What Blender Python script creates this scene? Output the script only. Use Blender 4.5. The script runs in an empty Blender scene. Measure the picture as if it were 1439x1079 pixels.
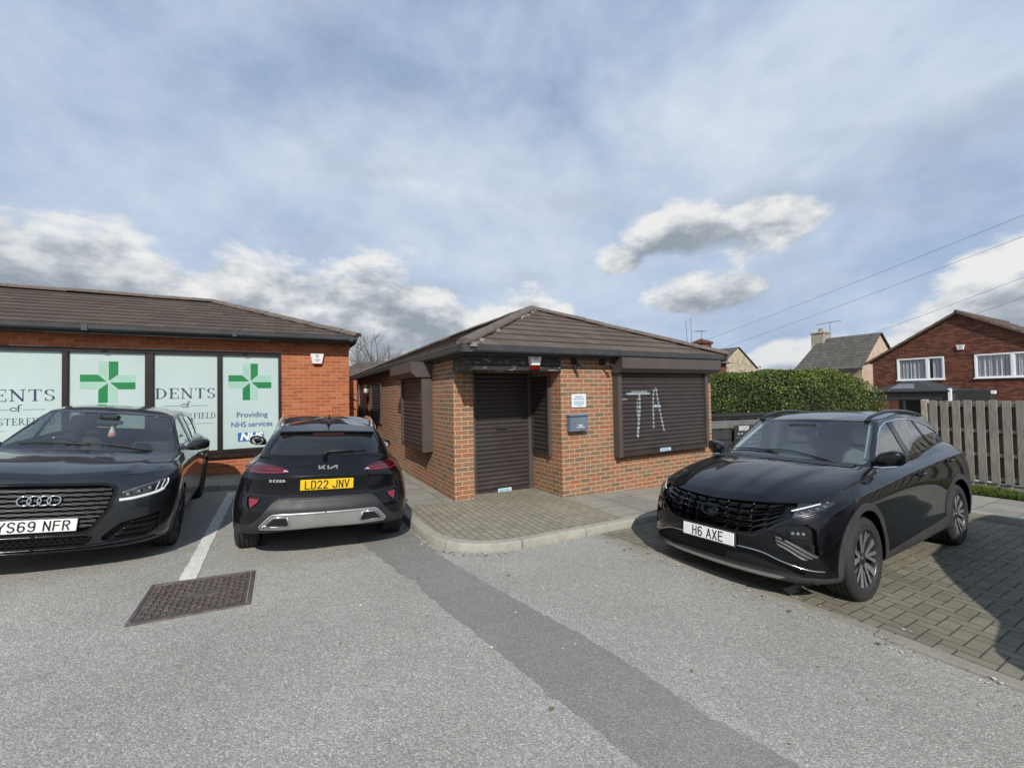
import bpy, math, random
import numpy as np
from mathutils import Vector, Matrix
from mathutils.bvhtree import BVHTree
random.seed(7)
SC = bpy.context.scene
COL = SC.collection
TH = math.radians(28.94)          # the site grid (buildings, kerbs, bays) is turned this much
CT, ST = math.cos(TH), math.sin(TH)

def XY(a, b):
    return a * CT - b * ST, a * ST + b * CT

def AB(X, Y):
    return X * CT + Y * ST, -X * ST + Y * CT

_KX = [-400, -30, -12, -6, -4.3, -2.4, -.5, 1, 3, 5.2, 9, 14, 400]
_KZ = [.6, .6, .46, .30, .235, .13, .09, .06, -.02, -.05, -.12, -.15, -.15]

def zg(X, Y):
    X = np.asarray(X, float); Y = np.asarray(Y, float)
    s = 0
    for dx in (-.5, -.25, 0, .25, .5):
        s = s + np.interp(X + dx, _KX, _KZ)
    return -.02 * (np.clip(Y, -6, 14) - 5) + s / 5

def zab(a, b):
    X, Y = XY(a, b)
    return float(zg(X, Y))

# ------------------------------------------------------------------ objects
def tag(o, label=None, cat=None, group=None, kind=None):
    if label: o['label'] = label
    if cat: o['category'] = cat
    if group: o['group'] = group
    if kind: o['kind'] = kind
    return o

def empty(name, loc=(0, 0, 0), rz=0.0, parent=None):
    o = bpy.data.objects.new(name, None)
    o.empty_display_size = .2
    COL.objects.link(o)
    o.location = loc
    o.rotation_euler = (0, 0, rz)
    if parent: o.parent = parent
    return o

def thing(name, label, cat, loc=(0, 0, 0), rz=TH, group=None):
    return tag(empty(name, loc, rz), label, cat, group)

def at(a, b, z):
    X, Y = XY(a, b)
    return (X, Y, z)

def mesh_obj(name, verts, faces, mats, parent=None, smooth=False, mi=None, uv=None, normals=None, loc=None, rz=None):
    me = bpy.data.meshes.new(name)
    me.from_pydata([tuple(v) for v in verts], [], [tuple(f) for f in faces])
    for m in (mats if isinstance(mats, (list, tuple)) else [mats]):
        me.materials.append(m)
    if mi is not None: me.polygons.foreach_set('material_index', np.asarray(mi, np.int32))
    if smooth: me.polygons.foreach_set('use_smooth', np.ones(len(me.polygons), bool))
    if uv is not None:
        l = me.uv_layers.new(name='UVMap')
        l.data.foreach_set('uv', np.asarray(uv, np.float32).ravel())
    me.update()
    if normals is not None:
        me.normals_split_custom_set_from_vertices([tuple(n) for n in normals])
    o = bpy.data.objects.new(name, me)
    COL.objects.link(o)
    if parent: o.parent = parent
    if loc is not None: o.location = loc
    if rz is not None: o.rotation_euler = (0, 0, rz)
    return o

class MB:
    """Collects polygons; every polygon gets planar UVs in metres from its own normal."""
    def __init__(s, off=(0, 0, 0)):
        s.v = []; s.f = []; s.m = []; s.uv = []; s.off = off; s.sm = False
    def poly(s, pts, m=0, uv=None):
        n = len(s.v)
        pts = [(p[0] - s.off[0], p[1] - s.off[1], p[2] - s.off[2]) for p in pts]
        s.v += pts; s.f.append(tuple(range(n, n + len(pts)))); s.m.append(m)
        if uv is None:
            P = [Vector(p) + Vector(s.off) for p in pts]
            nr = Vector((0, 0, 0))
            for i in range(len(P)):
                nr += P[i].cross(P[(i + 1) % len(P)])
            if nr.length > 0: nr.normalize()
            if abs(nr.z) > .98: uv = [(p.x, p.y) for p in P]
            else:
                t = Vector((-nr.y, nr.x, 0)).normalized()
                b = nr.cross(t)
                if abs(nr.z) < .02: uv = [(p.dot(t), p.z) for p in P]
                else: uv = [(p.dot(t), p.dot(b)) for p in P]
        s.uv += list(uv)
    def box(s, x0, x1, y0, y1, z0, z1, m=0, skip=''):
        p = lambda x, y, z: (x, y, z)
        if 'b' not in skip: s.poly([p(x0, y0, z0), p(x0, y1, z0), p(x1, y1, z0), p(x1, y0, z0)], m)
        if 't' not in skip: s.poly([p(x0, y0, z1), p(x1, y0, z1), p(x1, y1, z1), p(x0, y1, z1)], m)
        if 'f' not in skip: s.poly([p(x0, y0, z0), p(x1, y0, z0), p(x1, y0, z1), p(x0, y0, z1)], m)
        if 'k' not in skip: s.poly([p(x1, y1, z0), p(x0, y1, z0), p(x0, y1, z1), p(x1, y1, z1)], m)
        if 'l' not in skip: s.poly([p(x0, y1, z0), p(x0, y0, z0), p(x0, y0, z1), p(x0, y1, z1)], m)
        if 'r' not in skip: s.poly([p(x1, y0, z0), p(x1, y1, z0), p(x1, y1, z1), p(x1, y0, z1)], m)
    def bbox(s, x0, x1, y0, y1, z0, z1, c=.004, m=0):
        """box with chamfered vertical and horizontal edges"""
        xs = (x0, x0 + c, x1 - c, x1); ys = (y0, y0 + c, y1 - c, y1); zs = (z0, z0 + c, z1 - c, z1)
        V = {}
        def add(pts): s.poly(pts, m)
        X0, X1, X2, X3 = xs; Y0, Y1, Y2, Y3 = ys; Z0, Z1, Z2, Z3 = zs
        add([(X1, Y1, Z3), (X2, Y1, Z3), (X2, Y2, Z3), (X1, Y2, Z3)]); add([(X1, Y1, Z0), (X1, Y2, Z0), (X2, Y2, Z0), (X2, Y1, Z0)])
        add([(X1, Y0, Z1), (X2, Y0, Z1), (X2, Y0, Z2), (X1, Y0, Z2)]); add([(X2, Y3, Z1), (X1, Y3, Z1), (X1, Y3, Z2), (X2, Y3, Z2)])
        add([(X0, Y2, Z1), (X0, Y1, Z1), (X0, Y1, Z2), (X0, Y2, Z2)]); add([(X3, Y1, Z1), (X3, Y2, Z1), (X3, Y2, Z2), (X3, Y1, Z2)])
        add([(X1, Y0, Z2), (X2, Y0, Z2), (X2, Y1, Z3), (X1, Y1, Z3)]); add([(X2, Y3, Z2), (X1, Y3, Z2), (X1, Y2, Z3), (X2, Y2, Z3)])
        add([(X2, Y0, Z1), (X1, Y0, Z1), (X1, Y1, Z0), (X2, Y1, Z0)]); add([(X1, Y3, Z1), (X2, Y3, Z1), (X2, Y2, Z0), (X1, Y2, Z0)])
        add([(X0, Y2, Z2), (X0, Y1, Z2), (X1, Y1, Z3), (X1, Y2, Z3)]); add([(X3, Y1, Z2), (X3, Y2, Z2), (X2, Y2, Z3), (X2, Y1, Z3)])
        add([(X0, Y1, Z1), (X0, Y2, Z1), (X1, Y2, Z0), (X1, Y1, Z0)]); add([(X3, Y2, Z1), (X3, Y1, Z1), (X2, Y1, Z0), (X2, Y2, Z0)])
        add([(X0, Y1, Z1), (X1, Y0, Z1), (X1, Y0, Z2), (X0, Y1, Z2)]); add([(X2, Y0, Z1), (X3, Y1, Z1), (X3, Y1, Z2), (X2, Y0, Z2)])
        add([(X3, Y2, Z1), (X2, Y3, Z1), (X2, Y3, Z2), (X3, Y2, Z2)]); add([(X1, Y3, Z1), (X0, Y2, Z1), (X0, Y2, Z2), (X1, Y3, Z2)])
    def prism(s, poly, y0, y1, m=0, caps=True):
        """poly in (x,z), extruded along y from y0 (front) to y1 (back)"""
        n = len(poly)
        A = [(p[0], y0, p[1]) for p in poly]; B = [(p[0], y1, p[1]) for p in poly]
        if caps:
            s.poly(A, m); s.poly(B[::-1], m)
        for i in range(n):
            j = (i + 1) % n
            s.poly([A[j], A[i], B[i], B[j]], m)
    def tube(s, pts, r, n=8, m=0, caps=True, r1=None):
        P = [Vector(p) for p in pts]
        rings = []
        up = Vector((0, 0, 1))
        for i, p in enumerate(P):
            d = (P[min(i + 1, len(P) - 1)] - P[max(i - 1, 0)]).normalized()
            u = d.cross(up)
            if u.length < 1e-3: u = d.cross(Vector((1, 0, 0)))
            u.normalize(); w = u.cross(d)
            rr = r if r1 is None else r + (r1 - r) * i / max(1, len(P) - 1)
            rings.append([p + (u * math.cos(2 * math.pi * k / n) + w * math.sin(2 * math.pi * k / n)) * rr for k in range(n)])
        for i in range(len(P) - 1):
            for k in range(n):
                j = (k + 1) % n
                s.poly([rings[i][j], rings[i][k], rings[i + 1][k], rings[i + 1][j]], m)
        if caps:
            s.poly(rings[0], m); s.poly(rings[-1][::-1], m)
    def lathe(s, prof, c, axis='y', n=32, m=0):
        """prof: list of (radius, along)"""
        def P(r, h, k):
            t = 2 * math.pi * k / n
            if axis == 'y': return (c[0] + r * math.cos(t), c[1] + h, c[2] + r * math.sin(t))
            if axis == 'x': return (c[0] + h, c[1] + r * math.cos(t), c[2] + r * math.sin(t))
            return (c[0] + r * math.cos(t), c[1] + r * math.sin(t), c[2] + h)
        for (r0, h0), (r1, h1) in zip(prof[:-1], prof[1:]):
            for k in range(n):
                q = [P(r0, h0, k), P(r0, h0, k + 1), P(r1, h1, k + 1), P(r1, h1, k)]
                if r0 == 0: q = [q[0], q[2], q[3]]
                elif r1 == 0: q = [q[0], q[1], q[2]]
                s.poly(q, m)
    def build(s, name, mats, parent=None, smooth=False, weld=False, loc=None, rz=None):
        v, f = s.v, s.f
        if smooth or weld:
            key = {}; idx = []; nv = []
            for p in v:
                k = (round(p[0], 5), round(p[1], 5), round(p[2], 5))
                if k not in key: key[k] = len(nv); nv.append(p)
                idx.append(key[k])
            f2 = []; m2 = []; uv2 = []; q = 0
            for fc, m in zip(f, s.m):
                g = [idx[i] for i in fc]
                u = s.uv[q:q + len(fc)]; q += len(fc)
                if len(set(g)) != len(g):
                    gg = []; uu = []
                    for a, b in zip(g, u):
                        if a not in gg: gg.append(a); uu.append(b)
                    g, u = gg, uu
                if len(g) < 3: continue
                f2.append(g); m2.append(m); uv2 += u
            o = mesh_obj(name, nv, f2, mats, parent, smooth, m2, uv2, loc=loc, rz=rz)
        else:
            o = mesh_obj(name, v, f, mats, parent, False, s.m, s.uv, loc=loc, rz=rz)
        return o

def shade_angle(o, ang=35):
    me = o.data
    me.polygons.foreach_set('use_smooth', np.ones(len(me.polygons), bool))
    try: me.set_sharp_from_angle(angle=math.radians(ang))
    except Exception: pass
    return o

def struct(name, mb, mats, smooth=False):
    o = mb.build(name, mats, None, smooth, rz=TH)
    o['kind'] = 'structure'
    return o

def text_mesh(body, size, name, mat, parent, loc, rot, bold=0.0, shear=0.0, depth=.001, align='CENTER', sx=1.0, spacing=1.0, width=None):
    cu = bpy.data.curves.new('lettering_curve', 'FONT')
    cu.body = body; cu.size = size; cu.align_x = align; cu.align_y = 'CENTER'
    cu.offset = bold; cu.shear = shear; cu.extrude = depth; cu.space_character = spacing
    o = bpy.data.objects.new('lettering_curve', cu); COL.objects.link(o)
    bpy.context.view_layer.update()
    dg = bpy.context.evaluated_depsgraph_get()
    me = bpy.data.meshes.new_from_object(o.evaluated_get(dg))
    bpy.data.objects.remove(o); bpy.data.curves.remove(cu)
    if width:
        xs = [v.co.x for v in me.vertices]; sx = width / (max(xs) - min(xs))
    for v in me.vertices: v.co.x *= sx
    me.materials.clear(); me.materials.append(mat)
    ob = bpy.data.objects.new(name, me); COL.objects.link(ob)
    ob.parent = parent; ob.location = loc; ob.rotation_euler = rot
    return ob

# ------------------------------------------------------------------ materials
def new_mat(name):
    m = bpy.data.materials.new(name); m.use_nodes = True
    nt = m.node_tree; nt.nodes.clear()
    out = nt.nodes.new('ShaderNodeOutputMaterial')
    return m, nt, out

class NT:
    def __init__(s, nt): s.nt = nt
    def n(s, t, **kw):
        nd = s.nt.nodes.new(t)
        for k, v in kw.items():
            if k.startswith('i_'): nd.inputs[k[2:].replace('_', ' ')].default_value = v
            else: setattr(nd, k, v)
        return nd
    def l(s, a, b): s.nt.links.new(a, b)
    def math(s, op, a, b=None, c=None):
        nd = s.nt.nodes.new('ShaderNodeMath'); nd.operation = op
        for i, x in enumerate((a, b, c)):
            if x is None: continue
            if isinstance(x, (int, float)): nd.inputs[i].default_value = x
            else: s.l(x, nd.inputs[i])
        return nd.outputs[0]
    def mix(s, f, a, b, blend='MIX'):
        nd = s.nt.nodes.new('ShaderNodeMix'); nd.data_type = 'RGBA'; nd.blend_type = blend
        for k, x in ((0, f), (6, a), (7, b)):
            if isinstance(x, (int, float)): nd.inputs[k].default_value = x
            elif isinstance(x, tuple): nd.inputs[k].default_value = x if len(x) == 4 else (*x, 1)
            else: s.l(x, nd.inputs[k])
        return nd.outputs[2]
    def ramp(s, f, stops, interp='LINEAR'):
        nd = s.nt.nodes.new('ShaderNodeValToRGB'); cr = nd.color_ramp; cr.interpolation = interp
        while len(cr.elements) < len(stops): cr.elements.new(.5)
        for e, (p, c) in zip(cr.elements, stops):
            e.position = p
            e.color = (c, c, c, 1) if isinstance(c, (int, float)) else (*c, 1)
        s.l(f, nd.inputs[0])
        return nd.outputs[0]
    def noise(s, vec, scale, detail=4, rough=.55, out='Fac', dist=0):
        nd = s.nt.nodes.new('ShaderNodeTexNoise')
        nd.inputs['Scale'].default_value = scale; nd.inputs['Detail'].default_value = detail
        nd.inputs['Roughness'].default_value = rough; nd.inputs['Distortion'].default_value = dist
        if vec is not None: s.l(vec, nd.inputs['Vector'])
        return nd.outputs[out]
    def bump(s, h, strength=.3, dist=.01, normal=None):
        nd = s.nt.nodes.new('ShaderNodeBump'); nd.inputs['Strength'].default_value = strength
        nd.inputs['Distance'].default_value = dist
        s.l(h, nd.inputs['Height'])
        if normal is not None: s.l(normal, nd.inputs['Normal'])
        return nd.outputs[0]
    def bsdf(s, out, color=None, rough=.6, metal=0, normal=None, coat=0, spec=None, coat_rough=.03):
        b = s.nt.nodes.new('ShaderNodeBsdfPrincipled')
        if color is not None:
            if isinstance(color, tuple): b.inputs['Base Color'].default_value = (*color, 1)
            else: s.l(color, b.inputs['Base Color'])
        if isinstance(rough, (int, float)): b.inputs['Roughness'].default_value = rough
        else: s.l(rough, b.inputs['Roughness'])
        b.inputs['Metallic'].default_value = metal
        b.inputs['Coat Weight'].default_value = coat; b.inputs['Coat Roughness'].default_value = coat_rough
        if spec is not None: b.inputs['Specular IOR Level'].default_value = spec
        if normal is not None: s.l(normal, b.inputs['Normal'])
        s.l(b.outputs[0], out.inputs[0])
        return b

def pmat(name, color, rough=.6, metal=0, vary=.12, scale=6, bump=0, coat=0, spec=None, obj=True, coat_rough=.03, bscale=None):
    """plain procedural material: base colour broken up by noise"""
    m, nt, out = new_mat(name); k = NT(nt)
    tc = k.n('ShaderNodeTexCoord')
    v = tc.outputs['Object']
    nz = k.noise(v, scale, 5, .6)
    dark = tuple(c * (1 - vary) for c in color); lite = tuple(min(1, c * (1 + vary)) for c in color)
    col = k.ramp(nz, [(.3, dark), (.7, lite)])
    rg = k.ramp(nz, [(.3, max(0, rough - .06)), (.7, min(1, rough + .06))])
    nrm = k.bump(k.noise(v, bscale or scale * 12, 4, .6), bump, .004) if bump else None
    k.bsdf(out, col, rg, metal, nrm, coat, spec, coat_rough)
    return m

def brick_mat(name, stops, mortar, bw=.225, bh=.075, mw=.010, dirt=.25, stain=(.12, .10, .08), bump=.5):
    m, nt, out = new_mat(name); k = NT(nt)
    uv = k.n('ShaderNodeUVMap').outputs[0]
    sep = k.n('ShaderNodeSeparateXYZ'); k.l(uv, sep.inputs[0])
    wob = k.noise(uv, 9, 2, .5)
    wv = k.math('MULTIPLY', k.math('SUBTRACT', wob, .5), .006)
    u = k.math('ADD', sep.outputs[0], wv); v = k.math('ADD', sep.outputs[1], wv)
    rv = k.math('DIVIDE', v, bh); row = k.math('FLOOR', rv); fv = k.math('MULTIPLY', k.math('FRACT', rv), bh)
    half = k.math('MULTIPLY', k.math('FLOORED_MODULO', row, 2), .5)
    cu = k.math('ADD', k.math('DIVIDE', u, bw), half); colm = k.math('FLOOR', cu); fu = k.math('MULTIPLY', k.math('FRACT', cu), bw)
    du = k.math('MINIMUM', fu, k.math('SUBTRACT', bw, fu)); dv = k.math('MINIMUM', fv, k.math('SUBTRACT', bh, fv))
    d = k.math('MINIMUM', du, dv)
    nz = k.noise(uv, 160, 3, .6)
    d2 = k.math('ADD', d, k.math('MULTIPLY', k.math('SUBTRACT', nz, .5), .004))
    mask = k.n('ShaderNodeMapRange', interpolation_type='SMOOTHSTEP')
    k.l(d2, mask.inputs[0]); mask.inputs[1].default_value = mw * .5 - .0015; mask.inputs[2].default_value = mw * .5 + .0025
    cmb = k.n('ShaderNodeCombineXYZ'); k.l(colm, cmb.inputs[0]); k.l(row, cmb.inputs[1])
    wn = k.n('ShaderNodeTexWhiteNoise', noise_dimensions='2D'); k.l(cmb.outputs[0], wn.inputs['Vector'])
    bc = k.ramp(wn.outputs['Value'], stops, 'CONSTANT' if len(stops) > 3 else 'LINEAR')
    tex = k.noise(uv, 55, 6, .7)
    bc = k.mix(.55, bc, k.ramp(tex, [(.25, .55), (.75, 1.35)]), 'MULTIPLY')
    big = k.noise(uv, 1.1, 5, .6)
    bc = k.mix(k.ramp(big, [(.45, 0.), (.8, dirt)]), bc, stain)
    mcol = k.mix(k.ramp(k.noise(uv, 25, 4, .6), [(.3, 0.), (.8, .5)]), mortar, tuple(c * .6 for c in mortar))
    col = k.mix(mask.outputs[0], mcol, bc)
    h = k.math('ADD', k.math('MULTIPLY', mask.outputs[0], .7), k.math('MULTIPLY', tex, .3))
    k.bsdf(out, col, .85, 0, k.bump(h, bump, .006), spec=.25)
    return m

def paint_mat(name, color, rough=.22, metal=.0, flake=.0, coat=1.0):
    m, nt, out = new_mat(name); k = NT(nt)
    tc = k.n('ShaderNodeTexCoord').outputs['Object']
    dust = k.noise(tc, 3.2, 6, .62)
    fine = k.noise(tc, 420, 2, .5)
    col = k.mix(k.ramp(fine, [(.45, 0.), (.75, flake)]), color, tuple(min(1, c * 3 + .02) for c in color))
    col = k.mix(k.ramp(dust, [(.55, 0.), (.9, .012)]), col, (.20, .18, .15))
    b = k.bsdf(out, col, rough, metal, None, coat, .06, .02)
    b.inputs['Coat IOR'].default_value = 1.42
    k.l(k.ramp(dust, [(.35, .008), (.9, .035)]), b.inputs['Coat Roughness'])
    return m

def glass_mat(name, tint=(.6, .68, .66), ior=1.5, dirt=.03):
    m, nt, out = new_mat(name); k = NT(nt)
    tr = k.n('ShaderNodeBsdfTransparent'); tr.inputs[0].default_value = (*tint, 1)
    gl = k.n('ShaderNodeBsdfGlossy'); gl.inputs['Color'].default_value = (1, 1, 1, 1); gl.inputs['Roughness'].default_value = .01
    fr = k.n('ShaderNodeFresnel'); ge = k.n('ShaderNodeNewGeometry')
    k.l(k.math('ADD', ior, k.math('MULTIPLY', ge.outputs['Backfacing'], 1 / ior - ior)), fr.inputs[0])     # same reflection on both faces of a thin pane
    mx = k.n('ShaderNodeMixShader')
    f2 = k.math('MINIMUM', k.math('MULTIPLY', fr.outputs[0], 1.7), 1.0)
    k.l(f2, mx.inputs[0]); k.l(tr.outputs[0], mx.inputs[1]); k.l(gl.outputs[0], mx.inputs[2])
    df = k.n('ShaderNodeBsdfDiffuse'); df.inputs[0].default_value = (.5, .5, .48, 1)
    tc = k.n('ShaderNodeTexCoord').outputs['Object']
    mx2 = k.n('ShaderNodeMixShader'); k.l(k.ramp(k.noise(tc, 1.1, 3, .5), [(.3, dirt * .5), (.8, dirt)]), mx2.inputs[0])
    k.l(mx.outputs[0], mx2.inputs[1]); k.l(df.outputs[0], mx2.inputs[2]); k.l(mx2.outputs[0], out.inputs[0])
    return m
# ================================================================== car engine
NF, NS, NR = 40, 96, 40

def pch(xs, ys, x):
    """smooth monotone interpolation"""
    xs = np.asarray(xs, float); ys = np.asarray(ys, float); x = np.asarray(x, float)
    if len(xs) == 1: return np.full_like(x, ys[0])
    h = np.diff(xs); d = np.diff(ys) / h
    m = np.zeros(len(xs)); m[0] = d[0]; m[-1] = d[-1]
    for i in range(1, len(xs) - 1):
        if d[i - 1] * d[i] > 0:
            w1 = 2 * h[i] + h[i - 1]; w2 = h[i] + 2 * h[i - 1]
            m[i] = (w1 + w2) / (w1 / d[i - 1] + w2 / d[i])
    i = np.clip(np.searchsorted(xs, x) - 1, 0, len(xs) - 2)
    t = np.clip((x - xs[i]) / h[i], 0, 1)
    return ((2 * t**3 - 3 * t**2 + 1) * ys[i] + (t**3 - 2 * t**2 + t) * h[i] * m[i]
            + (-2 * t**3 + 3 * t**2) * ys[i + 1] + (t**3 - t**2) * h[i] * m[i + 1])

def arc(cf, n, w, N):
    ph = np.linspace(0, math.pi / 2, 400)
    x = cf * (1 - np.cos(ph) ** (2 / n)); y = max(w, 1e-3) * np.sin(ph) ** (2 / n)
    s = np.concatenate([[0], np.cumsum(np.hypot(np.diff(x), np.diff(y)))]); s /= s[-1]
    q = np.linspace(0, 1, N)
    return np.interp(q, s, x), np.interp(q, s, y) * (1 if w > 1e-3 else 0)

def ring(xf, cf, nf, wf, xr, cr, nr, wr, z, y=None):
    """half plan outline front centre -> rear centre.  u runs 0..1 front arc, 1..2 side, 2..3 rear arc
    z, y : lists of (u, value)"""
    ax, ay = arc(cf, nf, wf, NF); bx, by = arc(cr, nr, wr, NR)
    u = np.concatenate([np.linspace(0, 1, NF), np.linspace(1, 2, NS + 2)[1:-1], np.linspace(3, 2, NR)[::-1]])
    us = u[NF:NF + NS]
    sx = (xf - cf) + (us - 1) * ((xr + cr) - (xf - cf))
    yk = [(1, wf)] + (y or []) + [(2, wr)]
    sy = pch([k[0] for k in yk], [k[1] for k in yk], us)
    X = np.concatenate([xf - ax, sx, (xr + bx)[::-1]])
    Y = np.concatenate([ay, sy, by[::-1]])
    Z = pch([k[0] for k in z], [k[1] for k in z], u)
    return np.stack([X, Y, Z], 1), u

def loft(rings, crease, nsub):
    """rings: list of (N,3).  crease: set of ring indices.  returns grid (L,N,3) and level values"""
    R = np.stack(rings); n = len(R)
    rows = []; lev = []
    for i in range(n - 1):
        P0, P1 = R[i], R[i + 1]
        d = P1 - P0; L1 = np.linalg.norm(d, axis=1, keepdims=True) + 1e-6
        if i in crease or i == 0: T0 = d
        else:
            dp = P0 - R[i - 1]; L0 = np.linalg.norm(dp, axis=1, keepdims=True) + 1e-6
            T0 = (dp / L0 * L1 + d / L1 * L0) / (L0 + L1) * L1
        if (i + 1) in crease or i + 1 == n - 1: T1 = d
        else:
            dn = R[i + 2] - P1; L2 = np.linalg.norm(dn, axis=1, keepdims=True) + 1e-6
            T1 = (d / L1 * L2 + dn / L2 * L1) / (L1 + L2) * L1
        # one-sided ends bend toward the other tangent
        if i in crease or i == 0: T0 = 1.5 * d - .5 * T1
        if (i + 1) in crease or i + 1 == n - 1: T1 = 1.5 * d - .5 * T0
        k = nsub[i] if isinstance(nsub, (list, tuple)) else nsub
        for t in np.linspace(0, 1, k + 1)[:-1]:
            rows.append((2 * t**3 - 3 * t**2 + 1) * P0 + (t**3 - 2 * t**2 + t) * T0 + (-2 * t**3 + 3 * t**2) * P1 + (t**3 - t**2) * T1)
            lev.append(i + t)
    rows.append(R[-1]); lev.append(n - 1)
    return np.stack(rows), np.array(lev)

class Half:
    def __init__(s, grid, lev, u):
        L, N, _ = grid.shape
        s.v = [tuple(p) for p in grid.reshape(-1, 3)]
        fu = np.gradient(grid, axis=1); fl = np.gradient(grid, axis=0)
        nr = np.cross(fu, fl)                      # outward for front->rear (u), bottom->top (lev), y>=0
        # robust normals: accumulate face normals
        a = grid[:-1, :-1]; b = grid[:-1, 1:]; c = grid[1:, 1:]; d = grid[1:, :-1]
        fn = np.cross(c - a, d - b)
        acc = np.zeros_like(grid)
        for sl in ((slice(0, -1), slice(0, -1)), (slice(0, -1), slice(1, None)), (slice(1, None), slice(1, None)), (slice(1, None), slice(0, -1))):
            acc[sl] += fn
        acc[:, 0, 1] = 0; acc[:, -1, 1] = 0; acc[-1, :, 1] = 0
        acc /= (np.linalg.norm(acc, axis=2, keepdims=True) + 1e-9)
        s.n = [tuple(p) for p in acc.reshape(-1, 3)]
        s.f = []; s.tag = []; s.lev = []; s.u = []
        for i in range(L - 1):
            for j in range(N - 1):
                q = (i * N + j, i * N + j + 1, (i + 1) * N + j + 1, (i + 1) * N + j)
                s.f.append(q); s.tag.append('body'); s.lev.append((lev[i] + lev[i + 1]) / 2); s.u.append((u[j] + u[j + 1]) / 2)
        if s.check() < 0:
            s.f = [q[::-1] for q in s.f]; s.n = [(-a, -b, -c) for a, b, c in s.n]
        s.tree = None
    def check(s):
        V = np.array(s.v); tot = 0
        for i in range(0, len(s.f), 37):
            a, b, c, d = [V[k] for k in s.f[i]]
            nr = np.cross(c - a, d - b)
            cen = (a + b + c + d) / 4
            tot += nr[1] * 1.0 if cen[1] > .4 else 0
        return tot
    def cut(s, name, fn, where=None, frm=('body',)):
        """faces with fn<0 (and where, and current tag in frm) become tag name; faces are split exactly on fn=0"""
        V = np.array(s.v); D = fn(V); D = np.where(np.abs(D) < 3e-4, 0, D); D = list(D)
        cache = {}
        nf, ntg, nl, nu = [], [], [], []
        def cross(i, j):
            k = (i, j) if i < j else (j, i)
            if k in cache: return cache[k]
            a, b = k; t = D[a] / (D[a] - D[b])
            p = tuple(s.v[a][q] + t * (s.v[b][q] - s.v[a][q]) for q in range(3))
            nn = [s.n[a][q] + t * (s.n[b][q] - s.n[a][q]) for q in range(3)]
            L = math.sqrt(sum(x * x for x in nn)) or 1
            s.v.append(p); s.n.append(tuple(x / L for x in nn)); D.append(0.0)
            cache[k] = len(s.v) - 1
            return cache[k]
        for f, tg, lv, uu in zip(s.f, s.tag, s.lev, s.u):
            ok = (frm is None or tg in frm) and (where is None or where(lv, uu, f, s))
            if not ok:
                nf.append(f); ntg.append(tg); nl.append(lv); nu.append(uu); continue
            ds = [D[i] for i in f]
            if min(ds) >= 0: nf.append(f); ntg.append(tg); nl.append(lv); nu.append(uu); continue
            if max(ds) <= 0: nf.append(f); ntg.append(name); nl.append(lv); nu.append(uu); continue
            ins, out = [], []
            for a in range(len(f)):
                i, j = f[a], f[(a + 1) % len(f)]
                if D[i] <= 0: ins.append(i)
                if D[i] >= 0: out.append(i)
                if D[i] * D[j] < 0:
                    c = cross(i, j); ins.append(c); out.append(c)
            for pl, t in ((ins, name), (out, tg)):
                if len(pl) >= 3: nf.append(tuple(pl)); ntg.append(t); nl.append(lv); nu.append(uu)
        s.f, s.tag, s.lev, s.u = nf, ntg, nl, nu
    def bvh(s):
        if s.tree is None:
            s.tree = BVHTree.FromPolygons(s.v, s.f)
        return s.tree
    def hit(s, o, d):
        h = s.bvh().ray_cast(Vector(o), Vector(d))
        return (h[0], h[1]) if h[0] is not None else (None, None)
    def front_x(s, y, z, default=None, d=-1):
        p, n = s.hit((4 if d < 0 else -8, abs(y), z), (d, 0, 0))
        return p.x if p is not None else default
    def side_y(s, x, z):
        p, n = s.hit((x, 3, z), (0, -1, 0))
        return p.y if p is not None else None
    def top_z(s, x, y):
        p, n = s.hit((x, abs(y), 3), (0, 0, -1))
        return p.z if p is not None else None
    def geo(s, tags, off=0.0, side=1, skirt=True, skirt_off=None, uvproj=None):
        """vertices, faces, normals, material index (0 skin, 1 skirt) for one side (side=1 left, -1 right)"""
        if isinstance(tags, str): tags = (tags,)
        fs = [f for f, t in zip(s.f, s.tag) if t in tags]
        mp = {}; V = []; Nn = []; F = []; MI = []
        def vid(i, o):
            k = (i, o)
            if k not in mp:
                p, n = s.v[i], s.n[i]
                mp[k] = len(V); V.append((p[0] + n[0] * o, (p[1] + n[1] * o) * side, p[2] + n[2] * o)); Nn.append((n[0], n[1] * side, n[2]))
            return mp[k]
        ed = {}
        for f in fs:
            g = [vid(i, off) for i in f]
            F.append(g if side > 0 else g[::-1]); MI.append(0)
            if skirt and abs(off) > 1e-6:
                for a in range(len(f)):
                    e = (f[a], f[(a + 1) % len(f)])
                    if (e[1], e[0]) in ed: del ed[(e[1], e[0])]
                    else: ed[e] = 1
        if skirt and abs(off) > 1e-6:
            nb = len(V)
            for (a, b) in ed:
                pa, pb = s.v[a], s.v[b]
                if abs(pa[1]) < 2e-3 and abs(pb[1]) < 2e-3: continue
                na, nb_ = s.n[a], s.n[b]
                ids = []
                for p, n, o in ((pa, na, 0), (pb, nb_, 0), (pb, nb_, off), (pa, na, off)):
                    V.append((p[0] + n[0] * o, (p[1] + n[1] * o) * side, p[2] + n[2] * o)); ids.append(len(V) - 1)
                    Nn.append(None)
                q = Vector(V[ids[1]]) - Vector(V[ids[0]]); w = Vector(V[ids[3]]) - Vector(V[ids[0]])
                nn = q.cross(w)
                nn = nn.normalized() if nn.length > 1e-9 else Vector((0, 0, 1))
                for i in ids: Nn[i] = tuple(nn)
                F.append(ids); MI.append(1)
        return V, F, Nn, MI
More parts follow.
